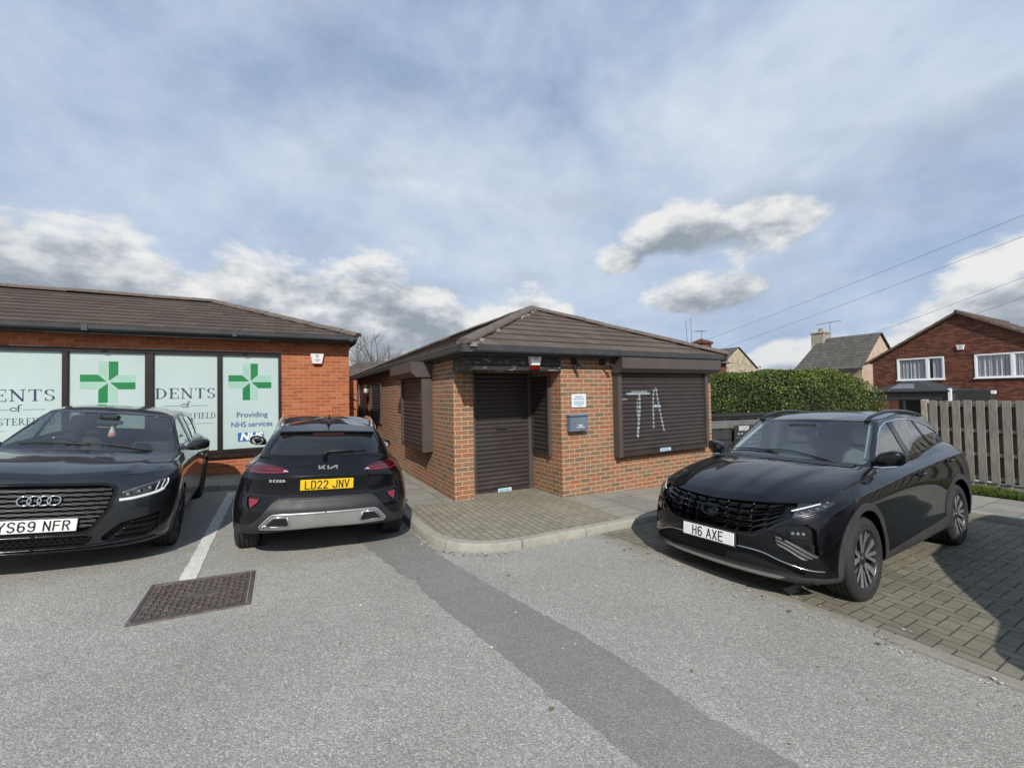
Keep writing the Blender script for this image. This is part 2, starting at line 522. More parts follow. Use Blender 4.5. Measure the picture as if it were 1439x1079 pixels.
    def part(s, name, tags, mats, parent, off=0.0, sides=(1, -1), skirt=True):
        V, F, N, M = [], [], [], []
        for sd in sides:
            v, f, n, m = s.geo(tags, off, sd, skirt)
            b = len(V); V += v; N += n; F += [[i + b for i in q] for q in f]; M += m
        if not F: return None
        mats = mats if isinstance(mats, (list, tuple)) else [mats, mats]
        return mesh_obj(name, V, F, mats, parent, True, M, None, N)

def poly_sdf(P, axes, poly):
    """signed distance (negative inside) of points projected on two axes to a 2D polygon"""
    x = P[:, axes[0]]; y = P[:, axes[1]]
    n = len(poly); d = np.full(len(P), 1e9); ins = np.zeros(len(P), bool)
    for i in range(n):
        ax_, ay_ = poly[i]; bx_, by_ = poly[(i + 1) % n]
        ex, ey = bx_ - ax_, by_ - ay_
        t = np.clip(((x - ax_) * ex + (y - ay_) * ey) / (ex * ex + ey * ey + 1e-12), 0, 1)
        d = np.minimum(d, np.hypot(x - ax_ - t * ex, y - ay_ - t * ey))
        c = ((ay_ > y) != (by_ > y)) & (x < (bx_ - ax_) * (y - ay_) / (by_ - ay_ + 1e-12) + ax_)
        ins ^= c
    return np.where(ins, -d, d)

def line_sdf(P, axes, pts, hw):
    x = P[:, axes[0]]; y = P[:, axes[1]]; d = np.full(len(P), 1e9)
    for (ax_, ay_), (bx_, by_) in zip(pts[:-1], pts[1:]):
        ex, ey = bx_ - ax_, by_ - ay_
        t = np.clip(((x - ax_) * ex + (y - ay_) * ey) / (ex * ex + ey * ey + 1e-12), 0, 1)
        d = np.minimum(d, np.hypot(x - ax_ - t * ex, y - ay_ - t * ey))
    return d - hw

def smooth_poly(pts, it=2):
    for _ in range(it):
        q = []
        for i in range(len(pts)):
            a = pts[i]; b = pts[(i + 1) % len(pts)]
            q += [(a[0] * .75 + b[0] * .25, a[1] * .75 + b[1] * .25), (a[0] * .25 + b[0] * .75, a[1] * .25 + b[1] * .75)]
        pts = q
    return pts

def spline(pts, n=8):
    P = [Vector(p) for p in pts]; out = []
    for i in range(len(P) - 1):
        p0 = P[max(i - 1, 0)]; p1 = P[i]; p2 = P[i + 1]; p3 = P[min(i + 2, len(P) - 1)]
        for k in range(n):
            t = k / n
            out.append(.5 * ((2 * p1) + (p2 - p0) * t + (2 * p0 - 5 * p1 + 4 * p2 - p3) * t * t + (3 * p1 - p0 - 3 * p2 + p3) * t**3))
    out.append(P[-1])
    return out

def sideonly(lv, u, f, s): return .55 < u < 2.45
def frontonly(lv, u, f, s): return u < 1.15
def rearonly(lv, u, f, s): return u > 1.85

# ------------------------------------------------------------------ shared car materials
CM = {}
def car_mats():
    CM['black_paint'] = paint_mat('black_gloss_car_paint', (.0035, .0035, .0045), .3, 0, .02)
    CM['grey_paint'] = paint_mat('dark_metallic_car_paint', (.042, .046, .052), .30, .8, .10)
    CM['kia_paint'] = paint_mat('black_pearl_car_paint', (.006, .0065, .008), .3, .2, .05)
    CM['white_paint'] = paint_mat('white_van_paint', (.55, .55, .54), .3, 0, .0)
    CM['trim'] = pmat('black_textured_plastic', (.020, .020, .021), .55, 0, .25, 9, .12)
    CM['clad'] = pmat('faded_grey_plastic_cladding', (.040, .040, .041), .55, 0, .18, 7, .1)
    CM['gloss'] = pmat('piano_black_plastic', (.004, .004, .004), .12, 0, .1, 8)
    CM['void'] = pmat('dark_recess', (.006, .006, .006), .9, 0, .2, 8)
    CM['seam'] = pmat('panel_gap_rubber', (.004, .004, .004), .8, 0, .1, 8)
    CM['chrome'] = pmat('bright_chrome', (.75, .76, .78), .10, 1, .04, 12)
    CM['vane'] = pmat('satin_grey_vane', (.050, .052, .054), .5, 0, .1, 10)
    CM['slat'] = pmat('satin_black_slat', (.010, .010, .011), .30, .0, .15, 10)
    CM['jewel'] = pmat('dark_grille_chrome', (.045, .045, .048), .14, 1, .15, 10)
    CM['darkchrome'] = pmat('dark_chrome', (.10, .10, .105), .20, 1, .2, 10)
    CM['silver'] = pmat('satin_silver_plastic', (.46, .46, .46), .34, .7, .06, 9)
    CM['alloy'] = pmat('machined_alloy', (.50, .51, .53), .22, .75, .06, 14)
    CM['alloyd'] = pmat('dark_grey_alloy', (.045, .045, .05), .35, .5, .15, 14)
    CM['disc'] = pmat('brake_disc_steel', (.30, .29, .28), .4, .9, .15, 20)
    CM['tyre'] = pmat('tyre_rubber', (.022, .022, .022), .78, 0, .3, 18, .15)
    CM['glass'] = glass_mat('windscreen_glass', (.74, .82, .80), 1.5, .03)
    CM['tint'] = glass_mat('tinted_side_glass', (.38, .43, .41), 1.5, .03)
    CM['privacy'] = glass_mat('privacy_glass', (.05, .055, .06), 1.5, .03)
    CM['lens'] = glass_mat('headlamp_lens', (.88, .90, .92), 1.45, .04)
    CM['red'] = pmat('red_lamp_lens', (.20, .006, .012), .12, 0, .15, 30, coat=1)
    CM['darkred'] = pmat('dark_red_lamp_lens', (.055, .003, .006), .10, 0, .2, 30, coat=1)
    CM['pinkred'] = pmat('pale_red_light_guide', (.48, .03, .06), .15, 0, .15, 30, coat=1)
    CM['drl'] = pmat('white_light_guide', (.72, .74, .76), .2, 0, .05, 20, coat=.6)
    CM['reflector'] = pmat('lamp_reflector', (.55, .56, .58), .16, .8, .2, 40)
    CM['platew'] = pmat('white_number_plate', (.80, .80, .78), .35, 0, .04, 12)
    CM['platey'] = pmat('yellow_number_plate', (.78, .50, .02), .35, 0, .05, 12)
    CM['ink'] = pmat('black_plate_ink', (.008, .008, .008), .5, 0, .1, 12)
    CM['seat'] = pmat('dark_cabin_cloth', (.030, .030, .032), .8, 0, .2, 14, .1)
    CM['lightseat'] = pmat('pale_grey_leather', (.46, .48, .46), .55, 0, .10, 10, .08)
    CM['mirror'] = pmat('mirror_glass', (.8, .82, .84), .03, 1, .02, 4)
    CM['badge'] = pmat('white_badge', (.85, .86, .88), .15, .6, .03, 8)

def wheel(root, x, y, r, w, rim, style, side, name='wheel'):
    h = empty(name, (x, y, r), 0, root)
    s = side                                   # +1: outer face toward +y
    n = 56
    t = MB()
    hw = w / 2
    prof = [(rim, -hw * .86), (rim + .012, -hw * .98), (rim + (r - rim) * .5, -hw * 1.04), (r - .03, -hw * .98), (r - .010, -hw * .86), (r, -hw * .70)]
    gro = []
    for g in (-.52, -.18, .18, .52):
        gro += [(r, hw * (g - .05)), (r - .009, hw * (g - .04)), (r - .009, hw * (g + .04)), (r, hw * (g + .05))]
    prof = prof + gro + [(p, -q) for p, q in prof[::-1]]
    t.lathe(prof, (0, 0, 0), 'y', n)
    o = t.build('tyre', [CM['tyre']], h, True); shade_angle(o, 32)
    b = MB()
    if style != 'hidden':
        # barrel and lip
        b.lathe([(rim, -hw * .86 * s), (rim - .015, -hw * .6 * s), (rim - .03, hw * .1 * s), (rim - .022, hw * .70 * s), (rim - .004, hw * .80 * s), (rim + .004, hw * .90 * s), (rim + .008, hw * .84 * s)], (0, 0, 0), 'y', n, 1)
        b.lathe([(.0, hw * .80 * s), (.034, hw * .80 * s), (.038, hw * .74 * s), (.075, hw * .66 * s), (.085, hw * .45 * s)], (0, 0, 0), 'y', 28, 1)
        ns = 5
        def arm(ang0, ang1, w0, w1, r0, r1, y0, y1, m, dep):
            a0, a1 = ang0, ang1
            def P(rr, a, off, yy):
                return (rr * math.cos(a) - off * math.sin(a), yy * s, rr * math.sin(a) + off * math.cos(a))
            A = [P(r0, a0, -w0, y0), P(r0, a0, w0, y0), P(r1, a1, w1, y1), P(r1, a1, -w1, y1)]
            B = [P(r0, a0, -w0 * 1.15, y0 - dep), P(r0, a0, w0 * 1.15, y0 - dep), P(r1, a1, w1 * 1.15, y1 - dep), P(r1, a1, -w1 * 1.15, y1 - dep)]
            b.poly(A, m)
            for i in range(4):
                j = (i + 1) % 4
                b.poly([A[i], A[j], B[j], B[i]], 1)
        for k in range(ns):
            a = 2 * math.pi * k / ns + .31
            if style == 'twin':
                arm(a - .10, a - .24, .016, .032, .055, rim - .008, hw * .70, hw * .84, 0, .03)
                arm(a + .10, a + .24, .016, .017, .055, rim - .008, hw * .70, hw * .84, 0, .03)
                arm(a, a, .034, .085, .12, rim - .012, hw * .52, hw * .62, 1, .02)
                arm(a + .30, a + .58, .010, .016, .10, rim - .008, hw * .60, hw * .80, 0, .02)
            elif style == 'five':
                arm(a - .05, a - .12, .022, .020, .05, rim - .008, hw * .70, hw * .84, 0, .03)
                arm(a + .05, a + .12, .022, .020, .05, rim - .008, hw * .70, hw * .84, 1, .03)
        for k in range(5):
            a = 2 * math.pi * k / 5 + .31 + math.pi / 5
            b.lathe([(0, hw * .70 * s), (.009, hw * .70 * s), (.009, hw * .55 * s)], (.056 * math.cos(a), 0, .056 * math.sin(a)), 'y', 8, 1)
        o = b.build('rim', [CM['alloy'] if style == 'twin' else CM['alloyd'], CM['alloyd']], h); shade_angle(o, 30)
        d = MB()
        d.lathe([(.07, -.02 * s), (.155, -.02 * s), (.155, -.045 * s), (.07, -.045 * s)], (0, 0, 0), 'y', 40)
        d.box(-.16, -.09, -.06 * 1, .02, -.07, .09, 0)
        o = d.build('brake_disc', [CM['disc']], h); shade_angle(o, 30)
    return h

PLATE_GLYPHS = {}
def plate_glyphs():
    def A(cx, cz, r, a0, a1, n=10, rz=None):
        return [(cx + r * math.cos(math.radians(a0 + (a1 - a0) * i / n)), cz + (rz or r) * math.sin(math.radians(a0 + (a1 - a0) * i / n))) for i in range(n + 1)]
    G = PLATE_GLYPHS; w = .036; h = .079; m = w / 2                 # centre-line box, metres
    G['H'] = [[(0, 0), (0, h)], [(w, 0), (w, h)], [(0, .042), (w, .042)]]
    G['A'] = [[(-.003, 0), (m, h)], [(w + .003, 0), (m, h)], [(.005, .024), (w - .005, .024)]]
    G['X'] = [[(0, 0), (w, h)], [(w, 0), (0, h)]]
    G['E'] = [[(w, h), (0, h), (0, 0), (w, 0)], [(0, .042), (w * .86, .042)]]
    G['F'] = [[(w, h), (0, h), (0, 0)], [(0, .042), (w * .84, .042)]]
    G['L'] = [[(0, h), (0, 0), (w, 0)]]
    G['N'] = [[(0, 0), (0, h), (w, 0), (w, h)]]
    G['V'] = [[(-.002, h), (m, 0), (w + .002, h)]]
    G['Y'] = [[(-.002, h), (m, .036), (w + .002, h)], [(m, .036), (m, 0)]]
    G['D'] = [[(0, 0), (0, h)] + A(w - .018, h - .018, .018, 90, 0) + A(w - .018, .018, .018, 0, -90) + [(0, 0)]]
    G['R'] = [[(0, 0), (0, h)] + A(w - .017, h - .0185, .0175, 90, -90, 12, .0185) + [(0, .042)], [(w * .5, .042), (w, 0)]]
    G['J'] = [[(w, h), (w, .018)] + A(m, .018, m, 0, -180, 12)]
    G['S'] = [A(m, h - .0185, m, 25, 90, 6, .0185) + A(m, h - .0185, m, 90, 270, 12, .0195) + A(m, .0195, m, 90, -90, 12, .0195) + A(m, .0195, m, -90, -155, 6, .0195)]
    G['6'] = [A(m, .0225, m, 0, 360, 24, .0225), [(0, .0225), (0, h - .018)] + A(m, h - .018, m, 180, 30, 10)]
    G['9'] = [A(m, h - .0225, m, 0, 360, 24, .0225), [(w, h - .0225), (w, .018)] + A(m, .018, m, 0, -150, 10)]
    G['2'] = [A(m, h - .019, m, 170, 0, 12, .019) + [(w, h - .026), (w * .85, h - .038), (.002, .004), (0, 0), (w, 0)]]

def plate_text(body, mat, parent, width):
    if not PLATE_GLYPHS: plate_glyphs()
    mb = MB(); st = .0058
    adv = .059; n = sum(.55 if c == ' ' else 1 for c in body)
    k = 1.0; tot = n * adv - (adv - .036)
    x = -tot / 2
    def seg(a, b):
        d = Vector((b[0] - a[0], b[1] - a[1]))
        if d.length < 1e-6: return
        d.normalize(); q = Vector((-d.y, d.x)) * st; e = d * st * .98
        P = [(a[0] - e.x + q.x, a[1] - e.y + q.y), (a[0] - e.x - q.x, a[1] - e.y - q.y), (b[0] + e.x - q.x, b[1] + e.y - q.y), (b[0] + e.x + q.x, b[1] + e.y + q.y)]
        mb.poly([(.0046, p[0], p[1]) for p in P])
    for c in body:
        if c == ' ': x += adv * .55; continue
        for line in PLATE_GLYPHS[c]:
            for a, b in zip(line[:-1], line[1:]): seg((x + a[0], a[1] - .0395), (x + b[0], b[1] - .0395))
        x += adv
    # each overlapping stroke sits a hair above the last
    for i, f in enumerate(mb.f):
        for j in f:
            p = mb.v[j]; mb.v[j] = (p[0] + i * 4e-6, p[1], p[2])
    mb.build('registration', [mat], parent)

def plate(root, body, p, tilt, face, back, w=.520, hgt=.111, yaw=0.0):
    """number plate centred at p, facing +x (yaw 0) or -x (yaw pi)"""
    e = empty('number_plate', p, 0, root); e.rotation_euler = (0, tilt, yaw)
    m = MB(); m.bbox(-.006, .004, -w / 2, w / 2, -hgt / 2, hgt / 2, .003)
    m.build('plate_panel', [face], e)
    if back:
        q = MB(); q.bbox(-.016, -.0065, -w / 2 - .014, w / 2 + .014, -hgt / 2 - .014, hgt / 2 + .014, .004)
        q.build('plate_holder', [CM['trim']], e)
    plate_text(body, CM['ink'], e, w)
    return e

def blob(name, mats, parent, rows, smooth=True, n=20, crease=False, mi=None, off=None):
    """skin through superellipse rows: (centre, half_a, half_b, exponent) with axes A,B per row"""
    V = []; F = []
    for c, A, B, e in rows:
        for k in range(n):
            t = 2 * math.pi * k / n; ca, sa = math.cos(t), math.sin(t)
            x = abs(ca) ** (2 / e) * (1 if ca >= 0 else -1); y = abs(sa) ** (2 / e) * (1 if sa >= 0 else -1)
            p = Vector(c) + Vector(A) * x + Vector(B) * y
            V.append(p)
    for i in range(len(rows) - 1):
        for k in range(n):
            j = (k + 1) % n
            F.append((i * n + k, i * n + j, (i + 1) * n + j, (i + 1) * n + k))
    F.append(tuple(range(n))[::-1]); F.append(tuple((len(rows) - 1) * n + k for k in range(n)))
    o = mesh_obj(name, V, F, mats, parent, smooth)
    o.data.polygons.foreach_set('use_smooth', np.ones(len(o.data.polygons), bool))
    return shade_angle(o, 50)

def seat(root, x, y, mat, z0=.50, w=.25, hr=True):
    e = empty('seat', (x, y, z0), 0, root)
    blob('seat_cushion', [mat], e, [((-.25, 0, 0), (0, w, 0), (0, 0, .09), 4), ((0, 0, .02), (0, w, 0), (0, 0, .09), 4), ((.24, 0, .03), (0, w * .95, 0), (0, 0, .07), 4)])
    blob('backrest', [mat], e, [((-.22, 0, .0), (0, w, 0), (.08, 0, 0), 4), ((-.28, 0, .28), (0, w, 0), (.075, 0, 0), 4), ((-.34, 0, .52), (0, w * .86, 0), (.06, 0, 0), 3.4), ((-.36, 0, .59), (0, w * .6, 0), (.04, 0, 0), 3)])
    if hr:
        blob('headrest', [mat], e, [((-.37, 0, .63), (0, .11, 0), (.035, 0, 0), 3), ((-.375, 0, .70), (0, .14, 0), (.05, 0, 0), 3), ((-.39, 0, .80), (0, .125, 0), (.045, 0, 0), 3), ((-.395, 0, .83), (0, .09, 0), (.025, 0, 0), 3)])
    return e

def torus(name, mat, parent, c, R, r, axis_mat, n=40, k=10, sx=1.0):
    V = []; F = []
    for i in range(n):
        a = 2 * math.pi * i / n
        for j in range(k):
            b = 2 * math.pi * j / k
            p = Vector(((R + r * math.cos(b)) * math.cos(a) * sx, (R + r * math.cos(b)) * math.sin(a), r * math.sin(b)))
            V.append(axis_mat @ p + Vector(c))
    for i in range(n):
        for j in range(k):
            i2, j2 = (i + 1) % n, (j + 1) % k
            F.append((i * k + j, i2 * k + j, i2 * k + j2, i * k + j2))
    return mesh_obj(name, V, F, [mat], parent, True)

def steering(root, x, y, z, tilt=.45):
    R = Matrix.Rotation(-(math.pi / 2 - tilt), 3, 'Y')
    e = empty('steering_wheel', (x, y, z), 0, root)
    torus('wheel_rim', CM['gloss'], e, (0, 0, 0), .185, .016, R)
    m = MB()
    for a in (0, math.pi / 2 * 1, math.pi):
        p = R @ Vector((math.cos(a + math.pi / 2) * 0, 0, 0))
        q = R @ Vector((.18 * math.sin(a - math.pi / 2 + math.pi), .18 * math.cos(a + math.pi / 2 - math.pi / 2 + 0), 0))
        m.tube([p, q], .016, 8)
    m.lathe([(0, .03), (.06, .02), (.07, -.02)], (0, 0, 0), 'x', 16)
    m.build('wheel_hub', [CM['gloss']], e)
    return e

def hood_ridge(g, lev, l0, l1, yc, h=.012, w=.014):
    """raised centre panel on the bonnet, its edge following |y| = yc(x)"""
    for i, l in enumerate(lev):
        if not l0 <= l <= l1: continue
        X, Y = g[i, :, 0], np.abs(g[i, :, 1])
        fade = np.clip((l - l0) / .5, 0, 1) * np.clip((l1 - l) / .5, 0, 1)
        g[i, :, 2] += np.where(X > -1.2, h * fade / (1 + np.exp(-(yc(X) - Y) / w)), 0)
    return g

def surf_text(H, body, size, name, mat, root, y, z, rear=True, **kw):
    p, n = H.hit((-8 if rear else 4, max(abs(y), 1e-4), z), (1 if rear else -1, 0, 0))
    n = Vector((n.x, n.y * (1 if y >= 0 else -1), n.z)).normalized(); sg = 1 if y >= 0 else -1
    q = Vector((p.x, p.y * sg, p.z)) + n * .006
    rz = math.atan2(n.y, n.x) + math.pi / 2
    return text_mesh(body, size, name, mat, root, tuple(q), (math.pi / 2 - math.asin(max(-1, min(1, n.z))), 0, rz), **kw)

def underbody(root, H, x0, x1, w, z0, arches, zc):
    """floor pan, wheel housings and cabin tub so the shell reads as solid"""
    m = MB()
    m.box(x1 + .15, x0 - .12, -w * .62, w * .62, z0, z0 + .06)
    xa, xb = arches
    for (p, q) in ((xa - .42, xb + .42),):
        m.box(q, p, -w * .93, w * .93, z0 + .003, z0 + .10)
    m.box(xa + .40, x0 - .14, -w * .86, w * .86, z0 + .03, z0 + .34)
    m.box(x1 + .16, xb - .40, -w * .86, w * .86, z0 + .03, z0 + .34)
    o = m.build('underbody', [CM['void']], root)
    for x in (xa, xb):
        a = MB()
        N = 20; r = .40
        for sd in (1, -1):
            y0, y1 = sd * w * .56, sd * (w * .965)
            pr = [(x + r * math.cos(math.pi * k / N), z0 + .12 + r * 1.02 * math.sin(math.pi * k / N)) for k in range(N + 1)]
            for p, q in zip(pr[:-1], pr[1:]):
                a.poly([(p[0], y0, p[1]), (q[0], y0, q[1]), (q[0], y1, q[1]), (p[0], y1, p[1])])
            a.poly([(p[0], y0, p[1]) for p in pr])
        a.build('wheel_housing', [CM['void']], root)
    return o
# ================================================================== cars
def std_arches(H, xs, zc, r, clad, rclad=None, zoff=0):
    for x in xs:
        H.cut('hole', lambda P, x=x: np.hypot(P[:, 0] - x, P[:, 2] - zc) - r, lambda lv, u, f, s: .4 < u < 2.6 and lv < 6, None)
        if rclad:
            H.cut('arch' + str(xs.index(x)), lambda P, x=x: np.maximum(np.hypot(P[:, 0] - x, (P[:, 2] - zc)) - rclad, -1e9), lambda lv, u, f, s: .4 < u < 2.6 and lv < 6, ('body',))

def arch_trim(H, root, m, off):
    for i in (0, 1):
        for sd in (1, -1): H.part('wheel_arch_trim', 'arch%d' % i, [m, m], root, off, (sd,))

def mirror(root, base, out, paint, size=1.0, strip=None):
    """door mirror; base on the door skin, out = +1 left / -1 right"""
    bx, by, bz = base
    e = empty('wing_mirror', (bx, by, bz), 0, root)
    k = size
    rows = [((.02, out * .05, .03), (.055 * k, 0, 0), (0, 0, .030 * k), 3), ((.015, out * .09, .045), (.085 * k, 0, 0), (0, 0, .065 * k), 3),
            ((.0, out * .17, .06), (.075 * k, 0, 0), (0, 0, .075 * k), 3), ((-.012, out * .235, .065), (.055 * k, 0, 0), (0, 0, .062 * k), 2.8), ((-.02, out * .262, .066), (.028 * k, 0, 0), (0, 0, .035 * k), 2.5)]
    blob('mirror_cap', [paint], e, rows)
    g = MB()
    pts = []
    for t in range(18):
        a = 2 * math.pi * t / 18
        pts.append((-.083 * k + (.012 if math.cos(a) * out > 0 else 0), out * (.155 + .078 * math.cos(a)), .057 + .052 * k * math.sin(a)))
    g.poly(pts if out < 0 else pts[::-1])
    g.build('mirror_glass', [CM['mirror']], e)
    m = MB(); m.box(-.02, .05, min(0, out * .10) - .02, max(0, out * .10) + .02, -.015, .028)
    m.build('mirror_stalk', [CM['trim']], e)
    if strip:
        q = MB(); q.tube([(.075, out * .0, -.030), (.085, out * .10, -.028), (.05, out * .21, -.012)], .013, 8)
        q.build('mirror_strip', [strip], e)
    return e

def handle(root, H, x, z, side, paint, l=.20):
    y = H.side_y(x, z)
    if y is None: return
    e = empty('door_handle', (x, side * y, z), 0, root)
    m = MB()
    pts = [(-l / 2, 0, 0), (-l / 2 + .03, side * .030, 0), (0, side * .036, .003), (l / 2 - .03, side * .030, 0), (l / 2, 0, 0)]
    m.tube(spline(pts, 4), .013, 8)
    o = m.build('handle_bar', [paint], e, True)
    c = MB(); c.lathe([(0, side * .002), (.036, side * .0015), (.038, -side * .004)], (0, 0, 0), 'y', 20)
    c.build('handle_recess', [CM['gloss']], e, True)

def rail(root, pts, r, mat, n=8):
    for sd in (1, -1):
        m = MB(); m.tube(spline([(p[0], sd * p[1], p[2]) for p in pts], 6), r, n)
        o = m.build('roof_rail', [mat], root, True)

def wiper(root, H, pts, mat, name='wiper', front=True):
    q = []
    for x, y in pts:
        z = H.top_z(x, y)
        q.append((x, y, (z if z is not None else 1.1) + .014))
    m = MB(); m.tube(spline(q, 5), .009, 6, r1=.006)
    m.build(name, [mat], root, True)

def surf_pt(H, y, z, off=0.0, rear=False):
    p, n = H.hit((-8 if rear else 4, max(abs(y), 1e-4), z), (1 if rear else -1, 0, 0))
    if p is None: return None
    p = p + n.normalized() * 0
    sg = 1 if y >= 0 else -1
    return Vector((p.x + (-off if rear else off), p.y * sg, p.z))

def grid_patch(H, ys, zs, off, rear=False):
    V = []; F = []
    for z in zs:
        for y in ys:
            p = surf_pt(H, y, z, off, rear)
            V.append(p if p is not None else Vector((0, 0, 0)))
    return V

def strip_on(H, pts, r, name, mat, root, off=.004, rear=False, n=8, both=True, dense=10, flat=1.0):
    """tube following the front/rear surface through (y,z) points"""
    for sd in ((1, -1) if both else (1,)):
        out = []
        for p in spline([(y, z, 0) for y, z in pts], dense):
            q = surf_pt(H, p.x, p.y, off, rear)
            if q is not None: out.append((q.x, q.y * sd, q.z))
        if len(out) > 1:
            m = MB(); m.tube(out, r, n)
            m.build(name, [mat], root, True)

def car_root(label, loc, yaw, roll=0.0, pitch=0.0, name='parked_car', cat='car', group='cars parked in the bays'):
    o = thing(name, label, cat, loc, 0, group)
    o.rotation_mode = 'XYZ'
    o.rotation_euler = (roll, pitch, yaw)
    return o

def cabin(root, x_dash, zd, w, mat, x_seat, xr, z0, sz=.52):
    m = MB()
    m.prism([(x_dash + .35, zd - .02), (x_dash - .05, zd + .01), (x_dash - .22, zd - .05), (x_dash - .28, zd - .20), (x_dash - .2, zd - .5), (x_dash + .35, zd - .5)][::-1], -w, w)
    o = m.build('dashboard', [CM['seat']], root)
    for sd in (1, -1):
        seat(root, x_seat, sd * .37, mat, sz)
    seat(root, xr, .33, mat, sz, .28); seat(root, xr, -.33, mat, sz, .28)
    steering(root, x_dash - .33, -.37, zd - .03)
    # tub closing the cabin below the windows
    t = MB(); t.box(xr - .55, x_dash + .3, -w, w, z0, z0 + .02)
    t.build('cabin_floor', [CM['void']], root)

# ---------------------------------------------------------------- big black SUV on the right
def build_suv():
    yaw = math.radians(211.2)
    root = car_root('glossy black SUV with a jewelled black grille and plate H6 AXE by the picket fence', (2.60, 4.46, -.035), yaw, .030, -0.018)
    P = CM['black_paint']
    R = []
    def A(*a, **k): R.append(ring(*a, **k)[0])
    u = ring(.7, .45, 3, .8, -3.45, .45, 3, .8, [(0, .2), (3, .3)])[1]
    A(.70, .45, 3, .80, -3.42, .45, 3, .80, [(0, .21), (1, .23), (2, .26), (3, .30)])
    A(.825, .55, 2.8, .885, -3.48, .5, 3, .90, [(0, .255), (1, .27), (1.5, .27), (2, .30), (3, .36)])
    A(.872, .62, 2.7, .912, -3.52, .5, 3, .918, [(0, .40), (1, .40), (2, .42), (3, .48)], [(1.5, .905)])
    A(.880, .66, 2.6, .922, -3.54, .5, 3, .928, [(0, .55), (1, .55), (2, .56), (3, .60)], [(1.5, .895)])
    A(.865, .70, 2.5, .927, -3.53, .5, 3, .934, [(0, .70), (1, .70), (2, .72), (3, .74)], [(1.5, .900)])
    A(.835, .74, 2.4, .925, -3.50, .5, 3, .930, [(0, .775), (1, .835), (2, .90), (3, .90)], [(1.5, .912)])
    A(.785, .78, 2.3, .905, -3.46, .5, 2.8, .905, [(0, .848), (1, .920), (1.5, 1.010), (2, 1.07), (3, 1.05)])
    A(.690, .78, 2.3, .870, -3.46, .48, 2.6, .860, [(0, .893), (1, .970), (1.5, 1.045), (2, 1.11), (3, 1.08)])
    A(.15, .60, 2.2, .815, -3.46, .42, 2.5, .80, [(0, 1.072), (1, 1.060), (1.5, 1.085), (2, 1.16), (3, 1.11)])
    A(-.34, .30, 2.2, .798, -3.36, .36, 2.5, .735, [(0, 1.142), (1, 1.105), (1.5, 1.12), (2, 1.20), (3, 1.13)], [(1.4, .800)])
    A(-.77, .22, 2.2, .722, -3.24, .30, 2.5, .665, [(0, 1.335), (1, 1.32), (1.5, 1.35), (2, 1.38), (3, 1.36)], [(1.4, .722)])
    A(-1.15, .16, 2.2, .638, -3.10, .24, 2.4, .60, [(0, 1.545), (1, 1.525), (1.4, 1.575), (2, 1.535), (3, 1.53)], [(1.4, .640)])
    A(-1.38, .26, 2, .47, -2.98, .3, 2, .42, [(0, 1.578), (1, 1.583), (1.4, 1.607), (2, 1.578), (3, 1.563)])
    A(-1.65, .2, 2, 0, -2.7, .2, 2, 0, [(0, 1.610), (1.4, 1.622), (3, 1.588)])
    g, lev = loft(R, {6, 9, 11}, [4, 5, 6, 6, 6, 6, 4, 8, 9, 9, 9, 5, 5])
    g = hood_ridge(g, lev, 6.15, 8.9, lambda X: np.interp(X, [-.5, .1, .75], [.60, .52, .40]), .013, .013)
    g = hood_ridge(g, lev, 6.15, 8.9, lambda X: np.interp(X, [-.5, .1, .75], [.30, .25, .20]), .006, .012)
    H = Half(g, lev, u)
    std_arches(H, (0, -2.68), .36, .428, True, .492)
    H.cut('hole', lambda V: V[:, 2] - (.31 + 0 * V[:, 0]), lambda lv, u, f, s: 1.0 < u < 2.0 and lv < 1.2, ('arch', 'body')) if 0 else None
    # lower cladding along sill and round the bumper foot
    H.cut('clad', lambda V: V[:, 2] - np.interp(V[:, 0], [-3.7, -2.5, -2.2, -1.9, -.5, -.2, .9], [.50, .42, .42, .395, .335, .30, .305]), lambda lv, u, f, s: lv < 4, ('body',))
    # windscreen, windows, rear glass
    gh = lambda lv, u, f, s: 9 < lv < 11
    H.cut('windscreen', lambda V: poly_sdf(V, (1, 2), [(-1, 1.158), (.50, 1.148), (.735, 1.122), (.760, 1.14), (.622, 1.508), (.600, 1.522), (-1, 1.530)]), lambda lv, u, f, s: 9 < lv < 11 and u < 1.0)
    dlo = [(-.70, 1.135), (-.80, 1.205), (-1.00, 1.335), (-1.22, 1.445), (-1.45, 1.502), (-1.75, 1.525), (-2.10, 1.520), (-2.50, 1.480), (-2.80, 1.41), (-3.00, 1.33), (-2.86, 1.30), (-2.58, 1.185), (-2.4, 1.185), (-1.6, 1.145)]
    side_gh = lambda lv, u, f, s: 9 < lv < 11 and .97 < u < 2.2
    H.cut('dlo', lambda V: poly_sdf(V, (0, 2), dlo), side_gh)
    H.cut('pillar', lambda V: poly_sdf(V, (0, 2), [(-1.56, 1.05), (-1.50, 1.3), (-1.48, 1.6), (-1.58, 1.6), (-1.62, 1.3), (-1.69, 1.05)]), None, ('dlo',))
    H.cut('pillar', lambda V: line_sdf(V, (0, 2), [(-2.56, 1.1), (-2.36, 1.35), (-2.22, 1.6)], .022), None, ('dlo',))
    H.cut('fwin', lambda V: V[:, 0] * -1 - 1.58, None, ('dlo',))
    H.cut('chromeline', lambda V: poly_sdf(V, (0, 2), dlo) - .012, lambda lv, u, f, s: 9 < lv < 11 and .97 < u < 2.3 and max(s.v[i][2] for i in f) > 1.22)
    H.cut('backlight', lambda V: poly_sdf(V, (1, 2), [(-1, 1.17), (.60, 1.18), (.64, 1.22), (.54, 1.48), (-1, 1.50)]), lambda lv, u, f, s: 9 < lv < 11 and u > 2.05)
    # front face
    fr = lambda lv, u, f, s: u < 1.1 and lv < 6
